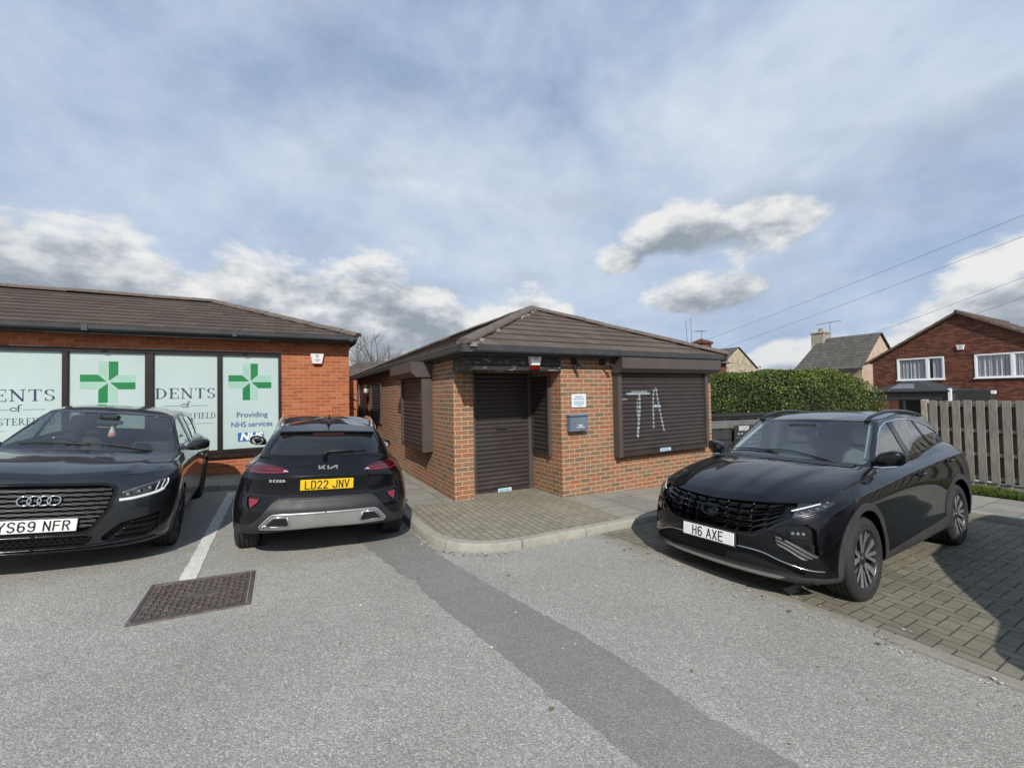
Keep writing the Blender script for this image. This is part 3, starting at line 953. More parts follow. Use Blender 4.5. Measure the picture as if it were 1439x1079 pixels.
    H.cut('grille', lambda V: poly_sdf(V, (1, 2), [(-1, .99), (-1, .595), (.36, .595), (.43, .611), (.56, .693), (.66, .768), (.67, .99)]), lambda lv, u, f, s: u < .9 and lv < 6)
    H.cut('headlight', lambda V: poly_sdf(V, (1, 2), [(.64, .99), (.630, .765), (.72, .795), (.815, .840), (.848, .885), (.83, .96)]), fr)
    H.cut('lamp_recess', lambda V: poly_sdf(V, (1, 2), [(.560, .690), (.595, .715), (.745, .730), (.800, .69), (.820, .475), (.745, .440), (.60, .525), (.545, .585)]), fr)
    H.cut('intake', lambda V: poly_sdf(V, (1, 2), [(-1, .465), (.42, .465), (.60, .41), (.76, .335), (.70, .30), (-1, .30)]), fr)
    H.cut('lip', lambda V: poly_sdf(V, (1, 2), [(-1, .292), (.55, .292), (.66, .280), (.55, .262), (-1, .258)]), fr, ('clad', 'body'))
    # bonnet, doors
    H.cut('seam', lambda V: line_sdf(V, (0, 1), [(.80, .60), (.56, .735), (.16, .825), (-.24, .845), (-.62, .815)], .0075), lambda lv, u, f, s: 5.9 < lv < 9 and u < 1.6)
    H.cut('bonnet', lambda V: poly_sdf(V, (0, 1), [(1, -.1), (.80, .60), (.56, .735), (.16, .825), (-.24, .845), (-.55, .80), (-.60, .5), (-.60, -.1)]), lambda lv, u, f, s: 6 < lv < 8.8 and u < 1.5)
    dr = lambda lv, u, f, s: .8 < u < 2.4 and lv < 9
    H.cut('seam', lambda V: line_sdf(V, (0, 2), [(-.50, .36), (-.54, .60), (-.60, .95), (-.70, 1.08)], .004), dr)
    H.cut('seam', lambda V: line_sdf(V, (0, 2), [(-1.66, .40), (-1.67, .8), (-1.62, 1.12)], .004), dr)
    H.cut('seam', lambda V: line_sdf(V, (0, 2), [(-2.16, .42), (-2.24, .60), (-2.50, .88), (-2.60, 1.0), (-2.56, 1.2)], .004), dr)
    H.cut('fdoor', lambda V: poly_sdf(V, (0, 2), [(-.50, .36), (-.54, .60), (-.60, .95), (-.70, 1.12), (-1.62, 1.14), (-1.67, .8), (-1.66, .36)]), dr)
    H.cut('rdoor', lambda V: poly_sdf(V, (0, 2), [(-1.66, .36), (-1.67, .8), (-1.62, 1.14), (-2.56, 1.2), (-2.60, 1.0), (-2.50, .88), (-2.24, .60), (-2.16, .36)]), dr)
    seamm = [CM['seam'], CM['seam']]
    H.part('body', 'body', P, root); H.part('bonnet', 'bonnet', P, root)
    for sd in (1, -1):
        H.part('door', 'fdoor', P, root, 0, (sd,)); H.part('door', 'rdoor', P, root, 0, (sd,))
    H.part('panel_gap', 'seam', seamm, root, -.006)
    arch_trim(H, root, CM['clad'], .008)
    H.part('sill_trim', 'clad', [CM['clad'], CM['clad']], root, .006)
    H.part('lower_lip', 'lip', [CM['silver'], CM['silver']], root, .010)
    H.part('windscreen', 'windscreen', [CM['glass'], CM['gloss']], root, -.004)
    for sd in (1, -1):
        H.part('side_window', 'fwin', [CM['tint'], CM['gloss']], root, -.005, (sd,))
        H.part('side_window', 'dlo', [CM['privacy'], CM['gloss']], root, -.005, (sd,))
    H.part('rear_window', 'backlight', [CM['privacy'], CM['gloss']], root, -.005)
    [H.part('window_pillar', 'pillar', [CM['gloss'], CM['gloss']], root, -.002, (q,)) for q in (1, -1)]
    H.part('window_trim', 'chromeline', [CM['chrome'], CM['chrome']], root, .004)
    H.part('lower_intake', 'intake', [CM['void'], CM['trim']], root, -.035)
    H.part('grille_backing', 'grille', [CM['gloss'], CM['gloss']], root, -.030)
    for sd in (1, -1):
        H.part('headlight', 'headlight', [CM['darkchrome'], CM['gloss']], root, -.018, (sd,))
        H.part('headlight_lens', 'headlight', [CM['lens'], CM['gloss']], root, -.001, (sd,))
        H.part('fog_lamp_housing', 'lamp_recess', [CM['gloss'], CM['gloss']], root, -.045, (sd,))
    # grille of overlapping faceted tiles with sun glints built in as bright slivers
    gm = MB(); hs = {1: MB(), -1: MB()}; nd = MB()
    rows = 5; W = .108
    ztop = lambda y: np.interp(abs(y), [0, .3, .5, .68], [.848, .852, .866, .885])
    zbot = lambda y: np.interp(abs(y), [0, .36, .43, .56, .66], [.602, .602, .618, .700, .775])
    for r in range(rows):
        for c in range(-7, 8):
            y0 = (c - .5) * W; y1 = y0 + W; yc = (y0 + y1) / 2
            if max(abs(y0), abs(y1)) > .68: continue
            zz = lambda y, t: ztop(y) + (zbot(y) - ztop(y)) * t
            if ztop(yc) - zbot(yc) < .05: continue
            if abs(yc) < .10 and r in (1, 2): continue
            t0, t1 = r / rows + .01, (r + 1) / rows - .01; tm = t0 + (t1 - t0) * .38
            sk = .016 * (1 if yc > 0 else -1 if yc < 0 else 0)
            a, b = y0 + .005, y1 - .005
            A = [surf_pt(H, a + sk, zz(a, t0), -.026), surf_pt(H, b + sk, zz(b, t0), -.026)]
            B = [surf_pt(H, a + sk * .2 + .006, zz(a, tm), .002), surf_pt(H, b + sk * .2 - .006, zz(b, tm), .002)]
            D = [surf_pt(H, a - sk + .012, zz(a, t1), -.020), surf_pt(H, b - sk - .012, zz(b, t1), -.020)]
            if any(x is None for x in A + B + D): continue
            tgt = hs[1 if yc > 0 else -1] if abs(yc) > .50 else gm
            tgt.poly([A[0], B[0], B[1], A[1]]); tgt.poly([B[0], D[0], D[1], B[1]])
            tgt.poly([A[0], D[0], B[0]]); tgt.poly([A[1], B[1], D[1]])
            if r < 3 and c % 2 == 0 and c != 0:
                n0 = surf_pt(H, y0, zz(y0, t0 + .02), -.002); n1 = surf_pt(H, y0 - sk * .2, zz(y0, tm - .01), -.004)
                if n0 is not None and n1 is not None: nd.tube([n0, n1], .0032, 5)
    nd.build('grille_glints', [CM['reflector']], root)
    gm.build('grille', [CM['jewel']], root); [hs[q].build('running_light', [CM['darkchrome']], root) for q in hs]
    # oval badge
    c = surf_pt(H, 0, .745, .002)
    torus('badge', CM['gloss'], root, (c.x + .002, 0, .745), .046, .010, Matrix.Rotation(math.pi / 2 - .28, 3, 'Y') @ Matrix.Rotation(math.pi / 2, 3, 'Z'), 36, 8, 1.65)
    strip_on(H, [(0, .590), (.36, .590), (.43, .606), (.56, .688), (.66, .762), (.74, .792), (.85, .840)], .005, 'grille_surround', CM['darkchrome'], root, .004)
    strip_on(H, [(.0, .478), (.42, .474), (.60, .42), (.74, .375), (.84, .36)], .005, 'bumper_strip', CM['chrome'], root, .004)
    # headlamp elements and lower lamp
    for sd in (1, -1):
        h = MB()
        for i, (y, z) in enumerate([(.670, .798), (.705, .813), (.74, .829), (.775, .846), (.805, .862)]):
            for dz in (0, .028):
                p = surf_pt(H, sd * y, z + dz, -.010)
                if p is not None: h.bbox(p.x - .006, p.x + .004, p.y - .013, p.y + .011, p.z - .007, p.z + .007, .003)
        h.build('lamp_cell', [CM['reflector']], root)
        q = [surf_pt(H, sd * y, z, -.006) for y, z in ((.640, .822), (.70, .846), (.78, .880))]; q = [x for x in q if x is not None]
        t = MB(); t.tube(spline(q, 6), .0065, 8); t.build('light_guide', [CM['drl']], root, True)
        h = MB()
        q = [surf_pt(H, sd * y, z, -.012) for y, z in ((.63, .69), (.75, .70), (.765, .61), (.66, .605))]
        if all(x is not None for x in q): h.poly(q if sd > 0 else q[::-1])
        h.build('fog_lamp', [CM['gloss']], root)
        h = MB()
        for y in (.67, .70, .73):
            p = surf_pt(H, sd * y, .652, -.008); h.lathe([(0, .012), (.010, .010), (.014, 0)], (p.x, p.y, p.z), 'x', 12)
        h.build('fog_lamp_bulb', [CM['reflector']], root)
        cv = spline([(y, z, 0) for y, z in ((.560, .628), (.63, .606), (.71, .562), (.78, .510), (.815, .486))], 6)
        rows = []
        for k in range(13):
            f = k / 12
            row = [surf_pt(H, sd * c.x, c.y - .105 * f * (1 - .25 * abs(2 * i / (len(cv) - 1) - 1)), -.012 + .007 * math.cos(f * 6 * math.pi) - .006 * f) for i, c in enumerate(cv)]
            rows.append(row)
        if all(x is not None for r in rows for x in r):
            t = MB()
            for r0, r1 in zip(rows[:-1], rows[1:]):
                for i in range(len(cv) - 1):
                    q = [r0[i], r1[i], r1[i + 1], r0[i + 1]]; t.poly(q if sd > 0 else q[::-1])
            t.build('air_curtain', [CM['vane']], root, True)
    # sensors
    for y, z in ((.30, .545), (-.30, .545), (.62, .60), (-.62, .60)):
        p = surf_pt(H, y, z, .001)
        t = MB(); t.lathe([(0, .003), (.010, .002), (.012, -.002)], tuple(p), 'x', 16); t.build('parking_sensor', [CM['gloss']], root)
    p = surf_pt(H, 0, .525, 0)
    plate(root, 'H6 AXE', (p.x + .02, 0, .525), -.10, CM['platew'], True)
    for x, sd in ((0, 1), (0, -1), (-2.68, 1), (-2.68, -1)):
        wheel(root, x, sd * .80, .36, .235, .245, 'twin', sd)
    underbody(root, H, .80, -3.5, .90, .22, (0, -2.68), .36)
    cabin(root, -.55, 1.05, .70, CM['lightseat'], -1.35, -2.25, .45, .60)
    # pale A pillar lining and mirror unit inside
    for sd in (1, -1):
        t = MB(); t.tube([(-.74, sd * .695, 1.15), (-1.28, sd * .575, 1.48)], .018, 8); t.build('pillar_lining', [CM['lightseat']], root)
        t = MB(); t.tube([(-1.60, sd * .66, 1.05), (-1.58, sd * .54, 1.50)], .04, 8); t.build('pillar_lining', [CM['lightseat']], root)
    t = MB(); t.bbox(-1.19, -1.02, -.15, .15, 1.44, 1.49, .02); t.bbox(-1.16, -1.11, -.12, .12, 1.345, 1.405, .012)
    t.build('rear_view_mirror', [CM['trim']], root)
    for sd in (1, -1):
        mirror(root, (-.70, sd * .755, 1.125), sd, P, 1.05, CM['chrome'])
        handle(root, H, -1.48, .965, sd, P)
        handle(root, H, -2.46, 1.03, sd, P)
    rail(root, [(-1.20, .565, 1.52), (-1.36, .57, 1.578), (-1.8, .58, 1.622), (-2.4, .58, 1.604), (-2.85, .57, 1.55), (-2.98, .565, 1.515)], .020, CM['gloss'])
    wiper(root, H, [(-.43, .55), (-.49, .1), (-.49, -.25)], CM['trim']); wiper(root, H, [(-.45, -.02), (-.53, -.40), (-.57, -.62)], CM['trim'])
    cw = MB()
    N = 24
    for i in range(N):
        y0, y1 = -.70 + 1.4 * i / N, -.70 + 1.4 * (i + 1) / N
        f = lambda y, d: (-.34 - .16 * (y / .7)**2 + d, y, (H.top_z(-.34 - .16 * (y / .7)**2 + d, y) or 1.08) + .006)
        cw.poly([f(y0, .10), f(y1, .10), f(y1, -.015), f(y0, -.015)][::-1])
    cw.build('scuttle_panel', [CM['trim']], root, True)
    return root

# ---------------------------------------------------------------- dark saloon-height crossover on the left, nose out
def build_audi():
    yaw = math.radians(-58.5)
    root = car_root('dark grey hatchback parked nose out by the pharmacy windows, four rings on its grille', (-4.735, 4.42, .29), yaw, -.108, 0.0)
    root.scale = (1, 1.05, 1)
    P = CM['grey_paint']
    R = []
    def A(*a, **k): R.append(ring(*a, **k)[0])
    u = ring(.7, .45, 3, .8, -3.45, .45, 3, .8, [(0, .2), (3, .3)])[1]
    A(.64, .45, 3, .76, -3.20, .45, 3, .78, [(0, .19), (1, .20), (2, .24), (3, .30)])
    A(.770, .55, 2.9, .855, -3.31, .5, 3, .87, [(0, .225), (1, .24), (2, .28), (3, .34)])
    A(.808, .58, 2.9, .882, -3.36, .5, 3, .888, [(0, .36), (1, .37), (2, .40), (3, .45)], [(1.5, .875)])
    A(.820, .60, 2.8, .893, -3.37, .5, 3, .897, [(0, .52), (1, .53), (2, .55), (3, .60)], [(1.5, .868)])
    A(.810, .62, 2.7, .895, -3.36, .5, 3, .899, [(0, .67), (1, .69), (2, .72), (3, .75)], [(1.5, .872)])
    A(.780, .64, 2.6, .888, -3.34, .5, 3, .893, [(0, .79), (1, .84), (2, .87), (3, .88)], [(1.5, .882)])
    A(.720, .66, 2.6, .866, -3.31, .5, 2.8, .868, [(0, .872), (1, .935), (1.5, .965), (2, .99), (3, .97)])
    A(.650, .66, 2.6, .835, -3.27, .45, 2.6, .825, [(0, .895), (1, .965), (1.5, .985), (2, 1.01), (3, 1.0)])
    A(.15, .50, 2.3, .795, -3.24, .40, 2.5, .77, [(0, .985), (1, .995), (1.5, 1.01), (2, 1.05), (3, 1.03)])
    A(-.36, .22, 2.2, .765, -3.20, .30, 2.5, .700, [(0, 1.02), (1, 1.00), (1.5, 1.03), (2, 1.08), (3, 1.05)], [(1.4, .772)])
    A(-.74, .18, 2.2, .668, -3.10, .26, 2.5, .645, [(0, 1.245), (1, 1.225), (1.5, 1.255), (2, 1.265), (3, 1.25)], [(1.4, .675)])
    A(-1.10, .12, 2.2, .570, -2.96, .20, 2.4, .570, [(0, 1.435), (1, 1.418), (1.4, 1.458), (2, 1.425), (3, 1.42)], [(1.4, .585)])
    A(-1.28, .22, 2, .40, -2.82, .26, 2, .40, [(0, 1.470), (1, 1.475), (1.4, 1.49), (2, 1.465), (3, 1.455)])
    A(-1.5, .2, 2, 0, -2.6, .2, 2, 0, [(0, 1.497), (1.4, 1.506), (3, 1.475)])
    g, lev = loft(R, {6, 9, 11}, [4, 5, 6, 6, 6, 6, 4, 8, 9, 9, 9, 5, 5])
    g = hood_ridge(g, lev, 6.15, 8.9, lambda X: np.interp(X, [-.4, .1, .7], [.66, .60, .50]), .014, .012)
    H = Half(g, lev, u)
    std_arches(H, (0, -2.60), .335, .375, True, .415)
    H.cut('clad', lambda V: V[:, 2] - np.interp(V[:, 0], [-3.7, -2.2, -.4, .3], [.42, .33, .30, .20]), lambda lv, u, f, s: lv < 3 and u > .8, ('body',))
    H.cut('windscreen', lambda V: poly_sdf(V, (1, 2), [(-1, 1.035), (.50, 1.028), (.70, 1.012), (.725, 1.03), (.552, 1.395), (.525, 1.412), (-1, 1.420)]), lambda lv, u, f, s: 9 < lv < 11 and u < 1.0)
    dlo = [(-.62, 1.025), (-.72, 1.11), (-.92, 1.25), (-1.12, 1.345), (-1.35, 1.395), (-1.65, 1.41), (-2.0, 1.40), (-2.3, 1.375), (-2.45, 1.34), (-2.62, 1.12), (-2.5, 1.095), (-1.5, 1.05)]
    sgh = lambda lv, u, f, s: 9 < lv < 11 and .97 < u < 2.2
    H.cut('dlo', lambda V: poly_sdf(V, (0, 2), dlo), sgh)
    H.cut('pillar', lambda V: poly_sdf(V, (0, 2), [(-1.48, 1.0), (-1.42, 1.25), (-1.40, 1.5), (-1.50, 1.5), (-1.54, 1.25), (-1.60, 1.0)]), None, ('dlo',))
    H.cut('fwin', lambda V: V[:, 0] * -1 - 1.5, None, ('dlo',))
    H.cut('trimline', lambda V: poly_sdf(V, (0, 2), dlo) - .016, lambda lv, u, f, s: 9 < lv < 11 and .9 < u < 2.3)
    H.cut('backlight', lambda V: poly_sdf(V, (1, 2), [(-1, 1.09), (.58, 1.09), (.61, 1.12), (.52, 1.37), (-1, 1.385)]), lambda lv, u, f, s: 9 < lv < 11 and u > 2.05)
    fr = lambda lv, u, f, s: u < 1.12 and lv < 6
    H.cut('grille', lambda V: poly_sdf(V, (1, 2), [(-1, .815), (-1, .405), (.30, .405), (.33, .42), (.435, .61), (.458, .765), (.435, .798), (.36, .815)]), fr)
    H.cut('frame', lambda V: poly_sdf(V, (1, 2), [(-1, .836), (-1, .387), (.308, .387), (.352, .405), (.460, .603), (.485, .772), (.455, .818), (.37, .836)]), fr)
    H.cut('headlight', lambda V: poly_sdf(V, (1, 2), [(.485, .655), (.500, .745), (.60, .792), (.76, .848), (.812, .862), (.820, .80), (.80, .728), (.74, .698), (.60, .665)]), lambda lv, u, f, s: u < 1.3 and lv < 6)
    H.cut('vent', lambda V: poly_sdf(V, (1, 2), [(.40, .315), (.53, .455), (.78, .520), (.80, .50), (.795, .36), (.73, .295), (.46, .285)]), fr)
    H.cut('mesh', lambda V: poly_sdf(V, (1, 2), [(-1, .362), (.33, .362), (.365, .345), (.335, .275), (-1, .265)]), fr)
    H.cut('seam', lambda V: line_sdf(V, (0, 1), [(.66, .50), (.55, .68), (.30, .765), (-.10, .785), (-.50, .755)], .006), lambda lv, u, f, s: 5.9 < lv < 9 and u < 1.6)
    H.cut('bonnet', lambda V: poly_sdf(V, (0, 1), [(1, -.1), (.70, .50), (.55, .68), (.30, .765), (-.10, .785), (-.46, .74), (-.36, .4), (-.31, -.1)]), lambda lv, u, f, s: 6 < lv < 9 and u < 1.5)
    H.cut('seam', lambda V: line_sdf(V, (0, 1), [(-.245, -.1), (-.255, .25), (-.275, .50), (-.33, .66), (-.30, .70)], .011), lambda lv, u, f, s: 6.5 < lv < 9 and u < 1.5)
    H.cut('scuttle', lambda V: poly_sdf(V, (0, 1), [(-.31, -.1), (-.36, .4), (-.46, .74), (-.6, .735), (-.50, .4), (-.43, -.1)]), lambda lv, u, f, s: 7.5 < lv < 9 and u < 1.3)
    dr = lambda lv, u, f, s: .8 < u < 2.4 and lv < 9
    H.cut('seam', lambda V: line_sdf(V, (0, 2), [(-.46, .32), (-.48, .60), (-.52, .9), (-.62, 1.03)], .004), dr)
    H.cut('seam', lambda V: line_sdf(V, (0, 2), [(-1.56, .32), (-1.57, .7), (-1.53, 1.06)], .004), dr)
    H.cut('seam', lambda V: line_sdf(V, (0, 2), [(-2.10, .35), (-2.18, .52), (-2.42, .8), (-2.5, 1.1)], .004), dr)
    H.cut('fdoor', lambda V: poly_sdf(V, (0, 2), [(-.46, .30), (-.48, .60), (-.52, .9), (-.62, 1.08), (-1.53, 1.08), (-1.57, .7), (-1.56, .30)]), dr)
    H.cut('rdoor', lambda V: poly_sdf(V, (0, 2), [(-1.56, .30), (-1.57, .7), (-1.53, 1.08), (-2.5, 1.12), (-2.42, .8), (-2.18, .52), (-2.10, .30)]), dr)
    H.part('body', 'body', P, root); H.part('bonnet', 'bonnet', P, root)
    for sd in (1, -1):
        H.part('door', 'fdoor', P, root, 0, (sd,)); H.part('door', 'rdoor', P, root, 0, (sd,))
    H.part('panel_gap', 'seam', [CM['seam'], CM['seam']], root, -.006)
    H.part('scuttle_panel', 'scuttle', [CM['trim'], CM['void']], root, -.012)
    arch_trim(H, root, P, .006)
    H.part('sill_trim', 'clad', [CM['trim'], CM['trim']], root, .004)
    H.part('windscreen', 'windscreen', [CM['glass'], CM['gloss']], root, -.004)
    for sd in (1, -1):
        H.part('side_window', 'fwin', [CM['tint'], CM['gloss']], root, -.005, (sd,))
        H.part('side_window', 'dlo', [CM['tint'], CM['gloss']], root, -.005, (sd,))
    H.part('rear_window', 'backlight', [CM['tint'], CM['gloss']], root, -.005)
    [H.part('window_pillar', 'pillar', [CM['gloss'], CM['gloss']], root, -.002, (q,)) for q in (1, -1)]
    H.part('window_trim', 'trimline', [CM['gloss'], CM['gloss']], root, .003)
    H.part('grille_backing', 'grille', [CM['void'], CM['gloss']], root, -.045)
    H.part('grille_frame', 'frame', [CM['gloss'], CM['gloss']], root, .007)
    H.part('lower_grille', 'mesh', [CM['void'], CM['gloss']], root, -.03)
    for sd in (1, -1):
        H.part('headlight', 'headlight', [CM['gloss'], CM['gloss']], root, -.022, (sd,))
        H.part('headlight_lens', 'headlight', [CM['lens'], CM['gloss']], root, -.001, (sd,))
        H.part('bumper_vent', 'vent', [CM['void'], P], root, -.04, (sd,))
    # slats with stepped links
    s_ = MB(); rr = random.Random(4)
    zs = [.775, .735, .695, .655, .615, .575, .535, .495, .455]
    for i, z in enumerate(zs):
        wmax = np.interp(z, [.42, .60, .76, .80], [.33, .425, .450, .42])
        nseg = 9
        for k in range(-nseg, nseg):
            y0, y1 = wmax * k / nseg, wmax * (k + 1) / nseg
            dz = .0
            th = .0125 if (k + i) % 2 else .0065
            a, b = surf_pt(H, y0, z, -.008), surf_pt(H, y1, z, -.008)
            if a is None or b is None: continue
            q = [(a.x, a.y, z + dz + th), (b.x, b.y, z + dz + th), (b.x + .006, b.y, z + dz - th), (a.x + .006, a.y, z + dz - th)]
            s_.poly(q[::-1]); s_.poly([q[0], q[1], (q[1][0] - .03, q[1][1], q[1][2]), (q[0][0] - .03, q[0][1], q[0][2])])
            s_.poly([q[2], q[3], (q[3][0] - .03, q[3][1], q[3][2]), (q[2][0] - .03, q[2][1], q[2][2])])
    s_.build('grille_slats', [CM['trim']], root)
    s_ = MB()
    for r_ in range(3):
        for k in range(-9, 10):
            y = k * .045 + (.0225 if r_ % 2 else 0); z = .285 + r_ * .028
            if abs(y) > .33: continue
            p = surf_pt(H, y, z, -.012)
            pts = [(p.x, p.y + .024 * math.cos(t * math.pi / 3), z + .015 * math.sin(t * math.pi / 3)) for t in range(7)]
            s_.tube(pts, .0035, 5, caps=False)
    s_.build('honeycomb_mesh', [CM['gloss']], root)
    c = surf_pt(H, 0, .70, .006)
    for i in range(4):
        y = (i - 1.5) * .0600
        torus('badge_ring', CM['chrome'], root, (c.x + .004, y, .695), .041, .0062, Matrix.Rotation(math.pi / 2 - .1, 3, 'Y'), 40, 8)
    p = surf_pt(H, 0, .485, 0)
    plate(root, 'YS69 NFR', (p.x + .012, 0, .475), -.03, CM['platew'], False)
    for z in (.44, .40):
        pass
    strip_on(H, [(0, .376), (.29, .374), (.36, .352)], .006, 'grille_lip', CM['darkchrome'], root, .006)
    strip_on(H, [(0, .232), (.30, .234), (.60, .245), (.78, .27)], .010, 'splitter_edge', CM['gloss'], root, .010)
    strip_on(H, [(0, .258), (.30, .258), (.46, .268), (.62, .290)], .006, 'splitter_strip', CM['darkchrome'], root, .010)
    for sd in (1, -1):
        for pts, rr in (([(.500, .670), (.60, .680), (.735, .714), (.788, .742)], .0155), ([(.790, .748), (.808, .80), (.804, .838)], .008)):
            q = [surf_pt(H, sd * y, z, -.010) for y, z in pts]; q = [x for x in q if x is not None]
            t = MB(); t.tube(spline(q, 6), rr, 8); t.build('light_guide', [CM['drl']], root, True)
        q = [surf_pt(H, sd * y, z, -.008) for y, z in ((.512, .737), (.63, .785), (.795, .838))]; q = [x for x in q if x is not None]
        t = MB(); t.tube(spline(q, 6), .005, 8); t.build('lamp_bezel', [CM['chrome']], root, True)
        for (y, z) in ((.55, .720), (.62, .743), (.69, .766)):
            p = surf_pt(H, sd * y, z, -.016)
            if p is None: continue
            t = MB(); t.bbox(p.x - .01, p.x + .008, p.y - .026, p.y + .026, z - .019, z + .019, .006); t.build('lamp_module', [CM['darkchrome']], root)
            t = MB(); t.lathe([(0, .012), (.010, .010), (.014, .007)], (p.x, p.y, z), 'x', 14); t.build('lamp_projector', [CM['reflector']], root)
        for (y0, z0), (y1, z1) in (((.735, .735), (.75, .815)), ((.770, .748), (.785, .828))):
            q = [surf_pt(H, sd * y0, z0, -.008), surf_pt(H, sd * y1, z1, -.008)]
            if None not in q:
                t = MB(); t.tube(q, .006, 8); t.build('light_guide', [CM['drl']], root, True)
        for z in (.340, .390, .440):
            q = [surf_pt(H, sd * y, z + (y - .52) * .12, -.020) for y in np.linspace(.49 + (z - .340), .79, 8)]
            q = [x for x in q if x is not None]
            t = MB(); t.tube(q, .008, 6); t.build('vent_slat', [CM['gloss']], root, True)
        mirror(root, (-.66, sd * .775, 1.035), sd, P, 1.0)
        handle(root, H, -1.38, .88, sd, P); handle(root, H, -2.32, .91, sd, P)
    for y, z in ((.62, .60), (-.62, .60), (.30, .39), (-.30, .39)):
        p = surf_pt(H, y, z, .001)
        t = MB(); t.lathe([(0, .003), (.010, .002), (.012, -.002)], tuple(p), 'x', 16); t.build('parking_sensor', [P], root)
    for x, sd in ((0, 1), (0, -1), (-2.60, 1), (-2.60, -1)):
        wheel(root, x, sd * .785, .335, .225, .232, 'five', sd)
    underbody(root, H, .74, -3.28, .86, .20, (0, -2.60), .335)
    cabin(root, -.50, .98, .66, CM['seat'], -1.25, -2.1, .42, .52)
    wiper(root, H, [(-.42, .52), (-.46, .1), (-.46, -.22)], CM['trim']); wiper(root, H, [(-.44, -.02), (-.50, -.36), (-.54, -.60)], CM['trim'])
    t = MB(); t.bbox(-1.07, -.95, -.09, .09, 1.345, 1.40, .02); t.bbox(-1.03, -.99, -.12, .12, 1.28, 1.335, .012)
    t.build('rear_view_mirror', [CM['trim']], root)
    # a little pink-bodied charm hangs from the rear view mirror
    M = root.matrix_basis
    bpy.context.view_layer.update()
    w = root.matrix_world @ Vector((-.93, .05, 1.175))
    e = thing('hanging_charm', 'small pink gnome charm with a pale pointed hat hanging behind the hatchback windscreen', 'charm', tuple(w), 0)
    m = MB(); m.lathe([(0, -.055), (.03, -.05), (.042, -.02), (.034, .01), (.012, .025)], (0, 0, 0), 'z', 14); m.build('charm_body', [pmat('pink_felt', (.62, .26, .24), .9)], e, True)
    m = MB(); m.lathe([(.030, .012), (.024, .04), (.010, .075), (0, .10)], (0, 0, 0), 'z', 14); m.build('charm_hat', [pmat('cream_felt', (.70, .62, .50), .9)], e, True)
    m = MB(); m.tube([(0, 0, .098), (0, 0, .17)], .002, 5); m.build('cord', [CM['trim']], e)
    return root

